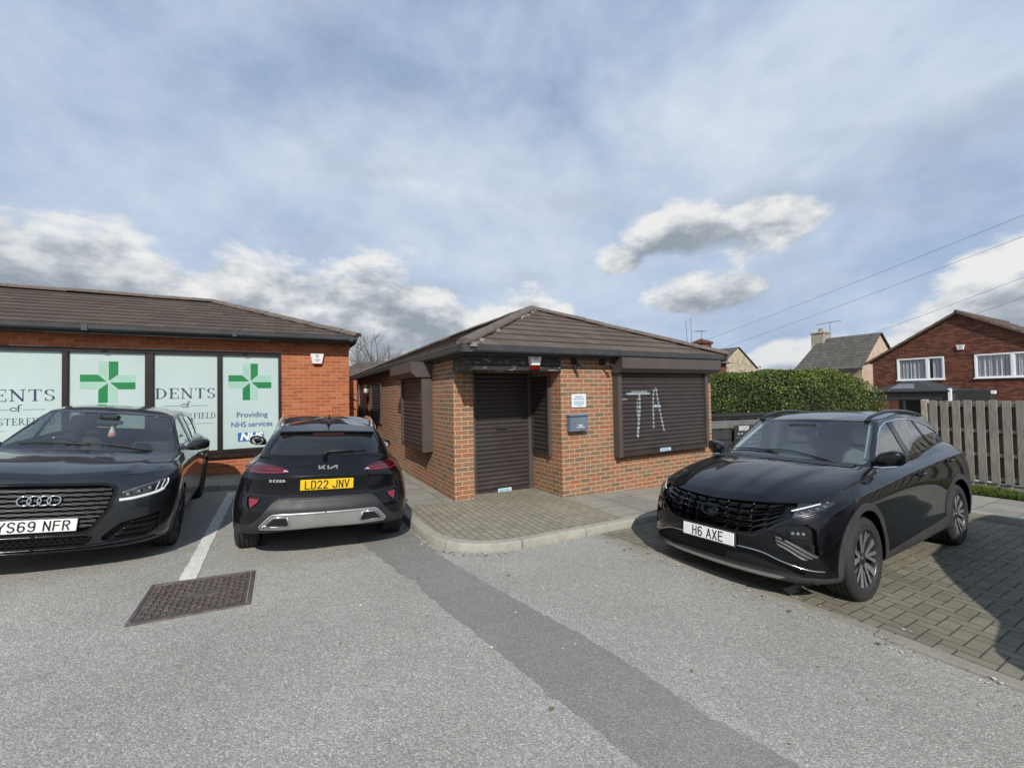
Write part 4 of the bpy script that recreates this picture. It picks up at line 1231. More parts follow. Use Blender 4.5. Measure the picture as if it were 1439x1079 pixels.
# ---------------------------------------------------------------- black crossover seen from behind
def build_kia():
    yaw = math.radians(114.5)
    fx, fy = math.cos(yaw), math.sin(yaw)
    rx, ry = -2.39, 5.23                          # rear axle on the ground
    root = car_root('black crossover seen from behind with a yellow plate, nose to the pharmacy wall', (rx + fx * 2.65 + .02, ry + fy * 2.65, .105), yaw, .05, .004)
    P = CM['kia_paint']
    R = []
    def A(*a, **k): R.append(ring(*a, **k)[0])
    u = ring(.7, .45, 3, .8, -3.45, .45, 3, .8, [(0, .2), (3, .3)])[1]
    A(.66, .45, 3, .76, -3.38, .42, 3.0, .78, [(0, .20), (1, .21), (2, .29), (3, .365)])
    A(.79, .55, 2.9, .86, -3.49, .48, 2.9, .875, [(0, .24), (1, .25), (2, .33), (3, .395)])
    A(.85, .58, 2.8, .895, -3.525, .54, 2.7, .900, [(0, .38), (1, .38), (2, .44), (3, .485)], [(1.5, .88)])
    A(.865, .60, 2.7, .908, -3.535, .58, 2.6, .908, [(0, .53), (1, .54), (2, .57), (3, .57)], [(1.5, .872)])
    A(.85, .62, 2.6, .908, -3.478, .60, 2.5, .898, [(0, .67), (1, .69), (2, .72), (3, .69)], [(1.5, .875)])
    A(.81, .64, 2.5, .898, -3.492, .60, 2.4, .858, [(0, .78), (1, .83), (2, .87), (3, .905)], [(1.5, .888)])
    A(.74, .66, 2.4, .868, -3.430, .56, 2.35, .785, [(0, .86), (1, .93), (1.5, .955), (2, .995), (3, .99)])
    A(.66, .66, 2.3, .835, -3.395, .52, 2.3, .745, [(0, .885), (1, .96), (1.5, .985), (2, 1.02), (3, 1.025)])
    A(.15, .50, 2.2, .79, -3.365, .46, 2.3, .715, [(0, .985), (1, .99), (1.5, 1.01), (2, 1.05), (3, 1.045)])
    A(-.40, .26, 2.2, .735, -3.335, .34, 2.3, .690, [(0, 1.01), (1, .99), (1.5, 1.02), (2, 1.08), (3, 1.065)], [(1.4, .745)])
    A(-.85, .20, 2.2, .655, -3.165, .28, 2.3, .625, [(0, 1.25), (1, 1.23), (1.5, 1.25), (2, 1.235), (3, 1.215)], [(1.4, .672)])
    A(-1.28, .12, 2.2, .575, -2.955, .22, 2.6, .530, [(0, 1.43), (1, 1.412), (1.4, 1.445), (2, 1.365), (3, 1.352)], [(1.4, .590)])
    A(-1.45, .22, 2, .40, -2.80, .26, 2, .42, [(0, 1.462), (1, 1.465), (1.4, 1.478), (2, 1.41), (3, 1.392)])
    A(-1.7, .2, 2, 0, -2.5, .2, 2, 0, [(0, 1.487), (1.4, 1.492), (3, 1.432)])
    g, lev = loft(R, {5, 6, 9, 11}, [4, 5, 6, 6, 6, 6, 4, 8, 9, 9, 9, 5, 5])
    H = Half(g, lev, u)
    std_arches(H, (0, -2.65), .334, .37, True, .435)
    rr = lambda lv, u, f, s: u > 1.88 and lv < 6
    sgh = lambda lv, u, f, s: 9 < lv < 11 and .97 < u < 2.25
    H.cut('windscreen', lambda V: poly_sdf(V, (1, 2), [(-1, 1.03), (.66, 1.01), (.69, 1.03), (.55, 1.39), (-1, 1.41)]), lambda lv, u, f, s: 9 < lv < 11 and u < 1.0)
    dlo = [(-.66, 1.02), (-.78, 1.10), (-1.05, 1.27), (-1.30, 1.36), (-1.6, 1.395), (-2.0, 1.385), (-2.4, 1.34), (-2.72, 1.25), (-2.88, 1.17), (-2.70, 1.10), (-1.6, 1.045)]
    H.cut('dlo', lambda V: poly_sdf(V, (0, 2), dlo), sgh)
    H.cut('pillar', lambda V: poly_sdf(V, (0, 2), [(-1.54, 1.0), (-1.50, 1.25), (-1.48, 1.5), (-1.58, 1.5), (-1.62, 1.25), (-1.66, 1.0)]), None, ('dlo',))
    H.cut('trimline', lambda V: poly_sdf(V, (0, 2), dlo) - .014, lambda lv, u, f, s: 9 < lv < 11 and .9 < u < 2.3)
    H.cut('backlight', lambda V: poly_sdf(V, (1, 2), [(-1, 1.105), (.46, 1.105), (.575, 1.115), (.592, 1.14), (.512, 1.300), (.49, 1.315), (-1, 1.325)]), lambda lv, u, f, s: 9 < lv < 11 and u > 2.05)
    # rear lamps
    lamp = [(.352, .955), (.44, .99), (.60, 1.016), (.76, 1.024), (.96, 1.008), (.96, .945), (.74, .925), (.42, .932)]
    H.cut('lamp', lambda V: poly_sdf(V, (1, 2), lamp), lambda lv, u, f, s: u > 1.9 and 4.2 < lv < 7)
    H.cut('lampgap', lambda V: np.abs(V[:, 1] - .580) - .004, None, ('lamp',))
    # bumper zones
    H.cut('reflector', lambda V: poly_sdf(V, (1, 2), smooth_poly([(.600, .700), (.745, .705), (.758, .682), (.735, .58), (.705, .57), (.62, .66)], 1)), rr)
    H.cut('skid', lambda V: poly_sdf(V, (1, 2), [(-1, .530), (.455, .530), (.52, .512), (.620, .405), (.61, .385), (-1, .375)]), rr)
    H.cut('clad', lambda V: poly_sdf(V, (1, 2), [(-1, .672), (.46, .668), (.50, .652), (.64, .485), (.71, .435), (.95, .415), (1.0, .2), (-1, .2)]), rr)
    H.cut('clad', lambda V: V[:, 2] - .34, lambda lv, u, f, s: lv < 3 and .8 < u < 2.2)
    # tailgate
    tg = [(.64, 1.12), (.59, 1.03), (.580, .92), (.56, .81), (.51, .735), (.46, .716), (-.1, .712)]
    H.cut('seam', lambda V: line_sdf(V, (1, 2), tg, .005), lambda lv, u, f, s: u > 2.0 and 3 < lv < 9)
    H.cut('recess', lambda V: poly_sdf(V, (1, 2), [(-1, .900), (.42, .900), (.45, .890), (.38, .765), (.33, .748), (-1, .748)]), rr)
    H.cut('tailgate', lambda V: poly_sdf(V, (1, 2), [(-1, 1.3), (.70, 1.3)] + tg + [(-1, .712)]), lambda lv, u, f, s: u > 2.0 and 3 < lv < 9)
    dr = lambda lv, u, f, s: .8 < u < 2.3 and lv < 9
    H.cut('seam', lambda V: line_sdf(V, (0, 2), [(-1.60, .32), (-1.62, .7), (-1.60, 1.05)], .004), dr)
    H.cut('seam', lambda V: line_sdf(V, (0, 2), [(-2.14, .35), (-2.22, .52), (-2.46, .8), (-2.54, 1.08)], .004), dr)
    H.cut('fdoor', lambda V: poly_sdf(V, (0, 2), [(-.46, .30), (-.48, .60), (-.52, .9), (-.66, 1.08), (-1.60, 1.08), (-1.62, .7), (-1.60, .30)]), dr)
    H.cut('rdoor', lambda V: poly_sdf(V, (0, 2), [(-1.60, .30), (-1.62, .7), (-1.60, 1.08), (-2.54, 1.12), (-2.46, .8), (-2.22, .52), (-2.14, .30)]), dr)
    H.part('body', 'body', P, root)
    H.part('tailgate', 'tailgate', P, root)
    H.part('plate_recess', 'recess', [P, P], root, -.012)
    for sd in (1, -1):
        H.part('door', 'fdoor', P, root, 0, (sd,)); H.part('door', 'rdoor', P, root, 0, (sd,))
    H.part('panel_gap', ('seam',), [CM['seam'], CM['seam']], root, -.006)
    arch_trim(H, root, CM['clad'], .007)
    H.part('bumper_cladding', 'clad', [CM['trim'], CM['trim']], root, .004)
    H.part('skid_plate', 'skid', [CM['silver'], CM['silver']], root, .016)
    H.part('windscreen', 'windscreen', [CM['glass'], CM['gloss']], root, -.004)
    for sd in (1, -1):
        H.part('side_window', 'dlo', [CM['privacy'], CM['gloss']], root, -.005, (sd,))
        H.part('tail_light', 'lamp', [CM['darkred'], CM['gloss']], root, .006, (sd,))
        H.part('reflector', 'reflector', [CM['gloss'], CM['gloss']], root, -.012, (sd,))
    H.part('lamp_joint', 'lampgap', [CM['seam'], CM['seam']], root, -.004)
    H.part('rear_window', 'backlight', [CM['privacy'], CM['gloss']], root, -.005)
    [H.part('window_pillar', 'pillar', [CM['gloss'], CM['gloss']], root, -.002, (q,)) for q in (1, -1)]
    H.part('window_trim', 'trimline', [CM['chrome'], CM['chrome']], root, .003)
    def pts(ps, off, sd): return [q for q in (surf_pt(H, sd * y, z, off, True) for y, z in ps) if q is not None]
    for sd in (1, -1):
        for ps, r_, mt in (([(.40, .947), (.50, .943), (.62, .940), (.71, .943), (.755, .958), (.750, .985), (.70, .998)], .0075, 'red'), ([(.45, .968), (.56, .974), (.68, .976)], .007, 'red')):
            q = pts(ps, .004, sd)
            t = MB(); t.tube(spline(q, 6), r_, 8); t.build('light_guide', [CM[mt]], root, True)
        q = pts([(.378, .952), (.41, .966), (.435, .950)], .008, sd)
        if len(q) == 3:
            t = MB(); t.poly(q if sd < 0 else q[::-1]); t.build('reversing_lens', [CM['drl']], root)
        # bumper reflector lens
        q = pts([(.635, .676), (.728, .680), (.733, .668), (.720, .608), (.703, .602), (.655, .642)], .0, sd)
        t = MB(); t.poly(q if sd < 0 else q[::-1]); t.build('reflector_lens', [CM['red']], root)
        # false exhaust trims
        ex = [(.365, .508), (.495, .505), (.592, .410), (.36, .405), (.335, .428)]
        q = pts(ex, .021, sd)
        t = MB(); t.tube(q + [q[0]], .009, 8); t.build('exhaust_trim', [CM['chrome']], root, True)
        q = pts([(.376, .496), (.487, .493), (.565, .421), (.368, .417), (.350, .43)], .0225, sd)
        t = MB(); t.poly(q if sd < 0 else q[::-1]); t.build('exhaust_opening', [CM['void']], root)
    strip_on(H, [(0, .535), (.3, .535), (.455, .533), (.52, .515), (.617, .41)], .012, 'skid_edge', CM['silver'], root, .014, True)
    strip_on(H, [(0, .678), (.3, .677), (.465, .673)], .008, 'bumper_crease', CM['clad'], root, .002, True)
    # roof spoiler with brake light
    sp = MB()
    N = 24; W = .505
    def row(t):
        y = -W + 2 * W * t; k = 1 - abs(y / W)**4 * .25
        zt = 1.350 + .012 * (1 - (y / W)**2); xb = -2.995 - .04 * (1 - (y / W)**2)
        return [(-2.80, y, zt + .044), (xb, y, zt - .010), (xb + .004, y, zt - .028), (-2.92, y, zt - .045), (-2.80, y, zt - .02)]
    RW = [row(i / N) for i in range(N + 1)]
    for a, b in zip(RW[:-1], RW[1:]):
        for i in range(4): sp.poly([a[i], a[i + 1], b[i + 1], b[i]])
    sp.poly(RW[0][::-1]); sp.poly(RW[-1])
    shade_angle(sp.build('roof_spoiler', [P], root, True), 30)
    bl = MB(); bl.bbox(-3.018, -2.96, -.17, .17, 1.308, 1.326, .004); bl.build('brake_light', [CM['darkred']], root)
    # badge lettering, model script, antenna, wiper
    c = surf_pt(H, 0, .985, .006, True)
    kb = empty('badge', (c.x - .003, 0, .985), 0, root); kb.rotation_euler = (0, .20, math.pi)
    def seg(m, a, b, w=.0045):
        (y0, z0), (y1, z1) = a, b
        d = Vector((y1 - y0, z1 - z0)); n = Vector((-d.y, d.x)).normalized() * w
        A = [(y0 + n.x, z0 + n.y), (y1 + n.x, z1 + n.y), (y1 - n.x, z1 - n.y), (y0 - n.x, z0 - n.y)]
        m.poly([(.004, p[0], p[1]) for p in A][::-1]); m.poly([(.004, p[0], p[1]) for p in A])
        for i in range(4):
            j = (i + 1) % 4
            m.poly([(.004, *A[i]), (.004, *A[j]), (-.006, *A[j]), (-.006, *A[i])])
    bm = MB()
    S = .050
    for a, b in (((-1.75, -.5), (-1.75, .5)), ((-1.62, -.12), (-.62, .5)), ((-1.22, .12), (-.45, -.5)), ((0, -.5), (0, .5)), ((.08, -.42), (1.62, .44)), ((1.75, .5), (1.75, -.5))):
        seg(bm, (a[0] * S, a[1] * S), (b[0] * S, b[1] * S), .0075)
    bm.build('badge_letters', [CM['badge']], kb)
    p = surf_pt(H, .50, .850, .003, True)
    surf_text(H, 'XCEED', .034, 'model_script', CM['badge'], root, .475, .862, bold=.0014, depth=.001, spacing=1.45, sx=1.15)
    c = surf_pt(H, 0, .82, 0, True)
    plate(root, 'LD22 JNV', (c.x - .004, 0, .815), .10, CM['platey'], False, yaw=math.pi)
    bpy.data.objects
    t = MB(); t.lathe([(.045, 0), (.04, .01), (.018, .02)], (-2.66, 0, 1.462), 'z', 16); t.build('aerial_base', [CM['gloss']], root, True)
    blob('aerial_fin', [CM['gloss']], root, [((-2.64, 0, 1.465), (.075, 0, 0), (0, .022, 0), 2.2), ((-2.67, 0, 1.50), (.05, 0, 0), (0, .012, 0), 2.2), ((-2.70, 0, 1.53), (.022, 0, 0), (0, .005, 0), 2)])
    t = MB(); t.tube([(-3.34, .02, 1.12), (-3.33, .04, 1.135)], .028, 10)
    q = [surf_pt(H, y, z, .018, True) for y, z in ((.04, 1.135), (-.10, 1.142), (-.26, 1.146), (-.40, 1.146))]
    t.tube(q[:3], .016, 8, r1=.012); t.tube([q[1], q[2], q[3]], .007, 6); t.build('rear_wiper', [CM['trim']], root, True)
    for x, sd in ((0, 1), (0, -1), (-2.65, 1), (-2.65, -1)):
        wheel(root, x, sd * .785, .334, .235, .232, 'five', sd)
    underbody(root, H, .74, -3.40, .84, .30, (0, -2.65), .334)
    cabin(root, -.50, .98, .66, CM['seat'], -1.30, -2.15, .42, .50)
    for sd in (1, -1):
        mirror(root, (-.72, sd * (.82 if sd > 0 else .77), .99 if sd > 0 else .90), sd, P, 1.0)
        handle(root, H, -1.46, .87, sd, P); handle(root, H, -2.38, .89, sd, P)
    rail(root, [(-1.45, .545, 1.452), (-1.55, .545, 1.462), (-1.9, .548, 1.468), (-2.4, .535, 1.440), (-2.66, .51, 1.408), (-2.74, .505, 1.388)], .019, CM['chrome'])
    return root

# ---------------------------------------------------------------- van just outside the picture; its shadow falls into the bay
def build_van():
    yaw = math.radians(209)
    a0, b0 = 3.40, -1.20
    X, Y = XY(a0 + .9, b0)
    root = car_root('white high-sided van in the next bay, only its shadow reaching the paving', (X, Y, zab(a0 + 2, b0)), yaw, name='parked_van', cat='van')
    R = []
    def A(*a, **k): R.append(ring(*a, **k)[0])
    u = ring(.7, .45, 3, .8, -3.45, .45, 3, .8, [(0, .2), (3, .3)])[1]
    A(.75, .45, 3, .85, -3.7, .3, 4, .88, [(0, .24), (3, .34)])
    A(.85, .5, 3, .95, -3.8, .3, 4, .96, [(0, .36), (3, .40)])
    A(.86, .5, 3, .97, -3.82, .3, 4, .98, [(0, .70), (3, .75)])
    A(.78, .5, 3, .96, -3.82, .3, 4, .97, [(0, .98), (1, 1.08), (3, 1.1)])
    A(.18, .30, 2.6, .90, -3.81, .3, 4, .96, [(0, 1.16), (1, 1.18), (3, 1.2)])
    A(-.38, .22, 2.6, .82, -3.78, .28, 4, .92, [(0, 1.62), (1, 1.62), (3, 1.65)])
    A(-.95, .20, 2.4, .72, -3.74, .28, 4, .84, [(0, 2.02), (1, 2.0), (1.5, 2.05), (3, 2.05)])
    A(-1.2, .2, 2.2, .5, -3.6, .28, 3, .6, [(0, 2.11), (3, 2.12)])
    A(-1.5, .2, 2, 0, -3.3, .2, 2, 0, [(0, 2.15), (3, 2.15)])
    g, lev = loft(R, {3, 4, 6}, 5)
    H = Half(g, lev, u)
    std_arches(H, (0, -2.9), .34, .39, True)
    H.cut('windscreen', lambda V: poly_sdf(V, (1, 2), [(-1, 1.24), (.78, 1.24), (.66, 1.92), (-1, 1.95)]), lambda lv, u, f, s: 4 < lv < 6 and u < 1)
    H.cut('win', lambda V: poly_sdf(V, (0, 2), [(-.35, 1.25), (-.95, 1.85), (-1.6, 1.85), (-1.6, 1.25)]), lambda lv, u, f, s: 4 < lv < 6 and u > 1)
    P = CM['white_paint']
    H.part('body', 'body', P, root)
    H.part('windscreen', 'windscreen', [CM['privacy'], CM['gloss']], root, -.005)
    for sd in (1, -1): H.part('side_window', 'win', [CM['privacy'], CM['gloss']], root, -.005, (sd,))
    for x, sd in ((0, 1), (0, -1), (-2.9, 1), (-2.9, -1)):
        wheel(root, x, sd * .85, .335, .215, .2, 'five', sd)
    m = MB(); m.box(-3.7, .7, -.7, .7, .28, .40); m.box(-2.4, -.5, -.9, .9, .3, .5); m.build('underbody', [CM['void']], root)
    return root
# ================================================================== materials of the place
SM = {}
def asphalt_mat(name, dark, lite, speck=.5, scale=1.0, moss=None):
    m, nt, out = new_mat(name); k = NT(nt)
    tc = k.n('ShaderNodeTexCoord').outputs['Object']
    vo = k.n('ShaderNodeTexVoronoi'); vo.inputs['Scale'].default_value = 95 * scale; k.l(tc, vo.inputs['Vector'])
    vo2 = k.n('ShaderNodeTexVoronoi'); vo2.inputs['Scale'].default_value = 230 * scale; k.l(tc, vo2.inputs['Vector'])
    big = k.noise(tc, .55, 6, .62); mid = k.noise(tc, 4.5, 5, .65); fine = k.noise(tc, 70, 4, .7)
    base = k.mix(k.ramp(big, [(.32, 0.), (.68, 1.)]), dark, lite)
    base = k.mix(k.ramp(mid, [(.35, .0), (.75, .35)]), base, tuple(c * .72 for c in dark))
    sp = k.n('ShaderNodeSeparateColor'); k.l(vo.outputs['Color'], sp.inputs[0])
    st = k.ramp(sp.outputs[0], [(0, .55), (.5, .95), (.85, 1.25), (1, 1.9)])
    base = k.mix(speck, base, st, 'MULTIPLY')
    sp2 = k.n('ShaderNodeSeparateColor'); k.l(vo2.outputs['Color'], sp2.inputs[0])
    base = k.mix(speck * .7, base, k.ramp(sp2.outputs[1], [(0, .6), (.6, 1.), (1, 1.5)]), 'MULTIPLY')
    # fine cracks
    cr = k.n('ShaderNodeTexVoronoi', feature='DISTANCE_TO_EDGE'); cr.inputs['Scale'].default_value = .55
    dv = k.n('ShaderNodeVectorMath', operation='ADD')
    nv = k.n('ShaderNodeTexNoise'); nv.inputs['Scale'].default_value = 2.2; nv.inputs['Detail'].default_value = 6; k.l(tc, nv.inputs['Vector'])
    k.l(tc, dv.inputs[0]); k.l(nv.outputs['Color'], dv.inputs[1]); k.l(dv.outputs[0], cr.inputs['Vector'])
    ck = k.ramp(cr.outputs['Distance'], [(.0, 1.), (.0035, 0.)])
    gate = k.ramp(k.noise(tc, .33, 3, .5), [(.5, 0.), (.62, .5)])
    base = k.mix(k.math('MULTIPLY', ck, gate), base, tuple(c * .35 for c in dark))
    if moss:
        base = k.mix(k.ramp(k.noise(tc, 1.6, 6, .7), [(.52, 0.), (.75, .5)]), base, moss)
    h = k.math('ADD', k.math('MULTIPLY', vo.outputs['Distance'], -1.0), k.math('MULTIPLY', fine, .5))
    k.bsdf(out, base, .9, 0, k.bump(h, .55, .006), spec=.25)
    return m

def concrete_mat(name, color, slab=None, moss=.3):
    m, nt, out = new_mat(name); k = NT(nt)
    tc = k.n('ShaderNodeTexCoord').outputs['Object']
    big = k.noise(tc, 1.3, 6, .65); mid = k.noise(tc, 9, 5, .7); fine = k.noise(tc, 150, 3, .7)
    c = k.mix(k.ramp(big, [(.3, 0.), (.7, 1.)]), tuple(x * .78 for x in color), color)
    c = k.mix(k.ramp(mid, [(.45, 0.), (.8, moss)]), c, (.10, .10, .07))
    c = k.mix(.5, c, k.ramp(fine, [(.25, .6), (.75, 1.35)]), 'MULTIPLY')
    h = fine
    if slab:
        sep = k.n('ShaderNodeSeparateXYZ'); k.l(tc, sep.inputs[0])
        sx, sy, ox, oy = slab
        def edge(v, s, o):
            q = k.math('DIVIDE', k.math('ADD', v, o), s)
            f = k.math('MULTIPLY', k.math('FRACT', q), s)
            return k.math('MINIMUM', f, k.math('SUBTRACT', s, f)), k.math('FLOOR', q)
        ex, ix = edge(sep.outputs[0], sx, ox); ey, iy = edge(sep.outputs[1], sy, oy)
        d = k.math('MINIMUM', ex, ey)
        mr = k.ramp(d, [(.003, 1.), (.009, 0.)])
        cmb = k.n('ShaderNodeCombineXYZ'); k.l(ix, cmb.inputs[0]); k.l(iy, cmb.inputs[1])
        wn = k.n('ShaderNodeTexWhiteNoise', noise_dimensions='2D'); k.l(cmb.outputs[0], wn.inputs['Vector'])
        c = k.mix(.6, c, k.ramp(wn.outputs['Value'], [(0, .8), (1, 1.15)]), 'MULTIPLY')
        c = k.mix(k.math('MULTIPLY', mr, .8), c, (.045, .045, .03))
        h = k.math('SUBTRACT', k.math('MULTIPLY', fine, .4), mr)
    k.bsdf(out, c, .88, 0, k.bump(h, .35, .005), spec=.25)
    return m

def block_mat(name, color, mode, dark=.6, light=1.25):
    """concrete block paving; mode 'bond' = running bond with joints along local y, 'herring' = herringbone"""
    m, nt, out = new_mat(name); k = NT(nt)
    tc = k.n('ShaderNodeTexCoord').outputs['Object']
    sep = k.n('ShaderNodeSeparateXYZ'); k.l(tc, sep.inputs[0])
    wob = k.math('MULTIPLY', k.math('SUBTRACT', k.noise(tc, 7, 3, .6), .5), .012)
    x = k.math('ADD', sep.outputs[0], wob); y = k.math('ADD', sep.outputs[1], wob)
    w = .100
    fx0 = k.math('DIVIDE', x, w); ix = k.math('FLOOR', fx0); fx = k.math('FRACT', fx0)
    if mode == 'bond':
        v = k.math('ADD', k.math('DIVIDE', y, .2), k.math('MULTIPLY', k.math('FLOORED_MODULO', ix, 2), .5))
        iv = k.math('FLOOR', v); fv = k.math('FRACT', v)
        dx = k.math('MULTIPLY', k.math('MINIMUM', fx, k.math('SUBTRACT', 1, fx)), w)
        dy = k.math('MULTIPLY', k.math('MINIMUM', fv, k.math('SUBTRACT', 1, fv)), .2)
        d = k.math('MINIMUM', dx, dy); ia, ib = ix, iv
    else:
        fy0 = k.math('DIVIDE', y, w); iy = k.math('FLOOR', fy0); fy = k.math('FRACT', fy0)
        kk = k.math('FLOORED_MODULO', k.math('SUBTRACT', ix, iy), 4)
        hor = k.math('LESS_THAN', kk, 1.5)
        # horizontal block: along x
        lx = k.math('ADD', fx, kk)                                  # 0..2 when horizontal
        hx = k.math('MINIMUM', lx, k.math('SUBTRACT', 2, lx)); hy = k.math('MINIMUM', fy, k.math('SUBTRACT', 1, fy))
        dh = k.math('MINIMUM', hx, hy)
        ly = k.math('ADD', fy, k.math('SUBTRACT', 3, kk))           # k=3 lower cell, k=2 upper
        vy = k.math('MINIMUM', ly, k.math('SUBTRACT', 2, ly)); vx = k.math('MINIMUM', fx, k.math('SUBTRACT', 1, fx))
        dvv = k.math('MINIMUM', vx, vy)
        d = k.math('MULTIPLY', k.math('ADD', k.math('MULTIPLY', hor, dh), k.math('MULTIPLY', k.math('SUBTRACT', 1, hor), dvv)), w)
        ia = k.math('SUBTRACT', ix, k.math('MULTIPLY', hor, kk))
        ib = k.math('SUBTRACT', iy, k.math('MULTIPLY', k.math('SUBTRACT', 1, hor), k.math('SUBTRACT', 3, kk)))
    d = k.math('ADD', d, k.math('MULTIPLY', k.math('SUBTRACT', k.noise(tc, 90, 3, .6), .5), .004))
    j = k.ramp(d, [(.002, 1.), (.0065, 0.)])
    cmb = k.n('ShaderNodeCombineXYZ'); k.l(ia, cmb.inputs[0]); k.l(ib, cmb.inputs[1])
    wn = k.n('ShaderNodeTexWhiteNoise', noise_dimensions='2D'); k.l(cmb.outputs[0], wn.inputs['Vector'])
    big = k.noise(tc, .9, 6, .65); fine = k.noise(tc, 180, 3, .7)
    c = k.mix(k.ramp(big, [(.3, 0.), (.7, 1.)]), tuple(q * .8 for q in color), tuple(q * 1.1 for q in color))
    c = k.mix(.7, c, k.ramp(wn.outputs['Value'], [(0, dark), (.6, 1.), (1, light)]), 'MULTIPLY')
    c = k.mix(.6, c, k.ramp(fine, [(.25, .55), (.75, 1.4)]), 'MULTIPLY')
    c = k.mix(k.ramp(k.noise(tc, 3.5, 6, .7), [(.5, 0.), (.8, .45)]), c, (.07, .07, .055))
    c = k.mix(k.math('MULTIPLY', j, .85), c, (.030, .032, .022))
    h = k.math('SUBTRACT', k.math('MULTIPLY', fine, .3), j)
    k.bsdf(out, c, .88, 0, k.bump(h, .6, .006), spec=.25)
    return m

def tile_mat(name, color, w=.30, moss=(.12, .115, .09), mossy=.4):
    m, nt, out = new_mat(name); k = NT(nt)
    uv = k.n('ShaderNodeUVMap').outputs[0]
    sep = k.n('ShaderNodeSeparateXYZ'); k.l(uv, sep.inputs[0])
    q = k.math('DIVIDE', sep.outputs[0], w); iu = k.math('FLOOR', q); fu = k.math('MULTIPLY', k.math('FRACT', q), w)
    row = k.math('FLOOR', sep.outputs[1])
    d = k.math('MINIMUM', fu, k.math('SUBTRACT', w, fu)); j = k.ramp(d, [(.002, 1.), (.007, 0.)])
    cmb = k.n('ShaderNodeCombineXYZ'); k.l(iu, cmb.inputs[0]); k.l(row, cmb.inputs[1])
    wn = k.n('ShaderNodeTexWhiteNoise', noise_dimensions='2D'); k.l(cmb.outputs[0], wn.inputs['Vector'])
    tc = k.n('ShaderNodeTexCoord').outputs['Object']
    c = k.mix(.7, color, k.ramp(wn.outputs['Value'], [(0, .72), (.6, 1.), (1, 1.22)]), 'MULTIPLY')
    c = k.mix(k.ramp(k.noise(tc, 2.2, 6, .7), [(.45, 0.), (.8, mossy)]), c, moss)
    fine = k.noise(tc, 60, 5, .7)
    c = k.mix(.6, c, k.ramp(fine, [(.25, .6), (.75, 1.4)]), 'MULTIPLY')
    c = k.mix(k.math('MULTIPLY', j, .8), c, (.02, .018, .015))
    # shallow roll of an interlocking tile
    roll = k.math('SINE', k.math('MULTIPLY', q, 2 * math.pi))
    h = k.math('ADD', k.math('SUBTRACT', k.math('MULTIPLY', fine, .25), j), k.math('MULTIPLY', roll, .5))
    k.bsdf(out, c, .85, 0, k.bump(h, .4, .008), spec=.3)
    return m

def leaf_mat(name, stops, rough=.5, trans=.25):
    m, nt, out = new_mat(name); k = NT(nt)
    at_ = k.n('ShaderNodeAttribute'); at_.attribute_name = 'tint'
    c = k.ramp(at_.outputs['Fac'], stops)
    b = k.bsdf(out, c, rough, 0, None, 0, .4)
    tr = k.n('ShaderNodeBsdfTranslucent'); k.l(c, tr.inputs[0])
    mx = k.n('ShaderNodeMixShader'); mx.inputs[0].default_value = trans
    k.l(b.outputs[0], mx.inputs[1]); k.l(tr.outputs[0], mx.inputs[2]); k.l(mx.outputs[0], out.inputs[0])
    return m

def curtain_mat():
    m, nt, out = new_mat('pale_net_curtain'); k = NT(nt)
    tc = k.n('ShaderNodeTexCoord').outputs['Object']
    wv = k.n('ShaderNodeTexWave', wave_type='BANDS', bands_direction='Y'); wv.inputs['Scale'].default_value = 5; wv.inputs['Distortion'].default_value = 3
    k.l(tc, wv.inputs['Vector'])
    k.bsdf(out, k.ramp(wv.outputs['Fac'], [(0, (.42, .43, .46)), (1, (.78, .79, .82))]), .9, 0, k.bump(wv.outputs['Fac'], .4, .02))
    return m

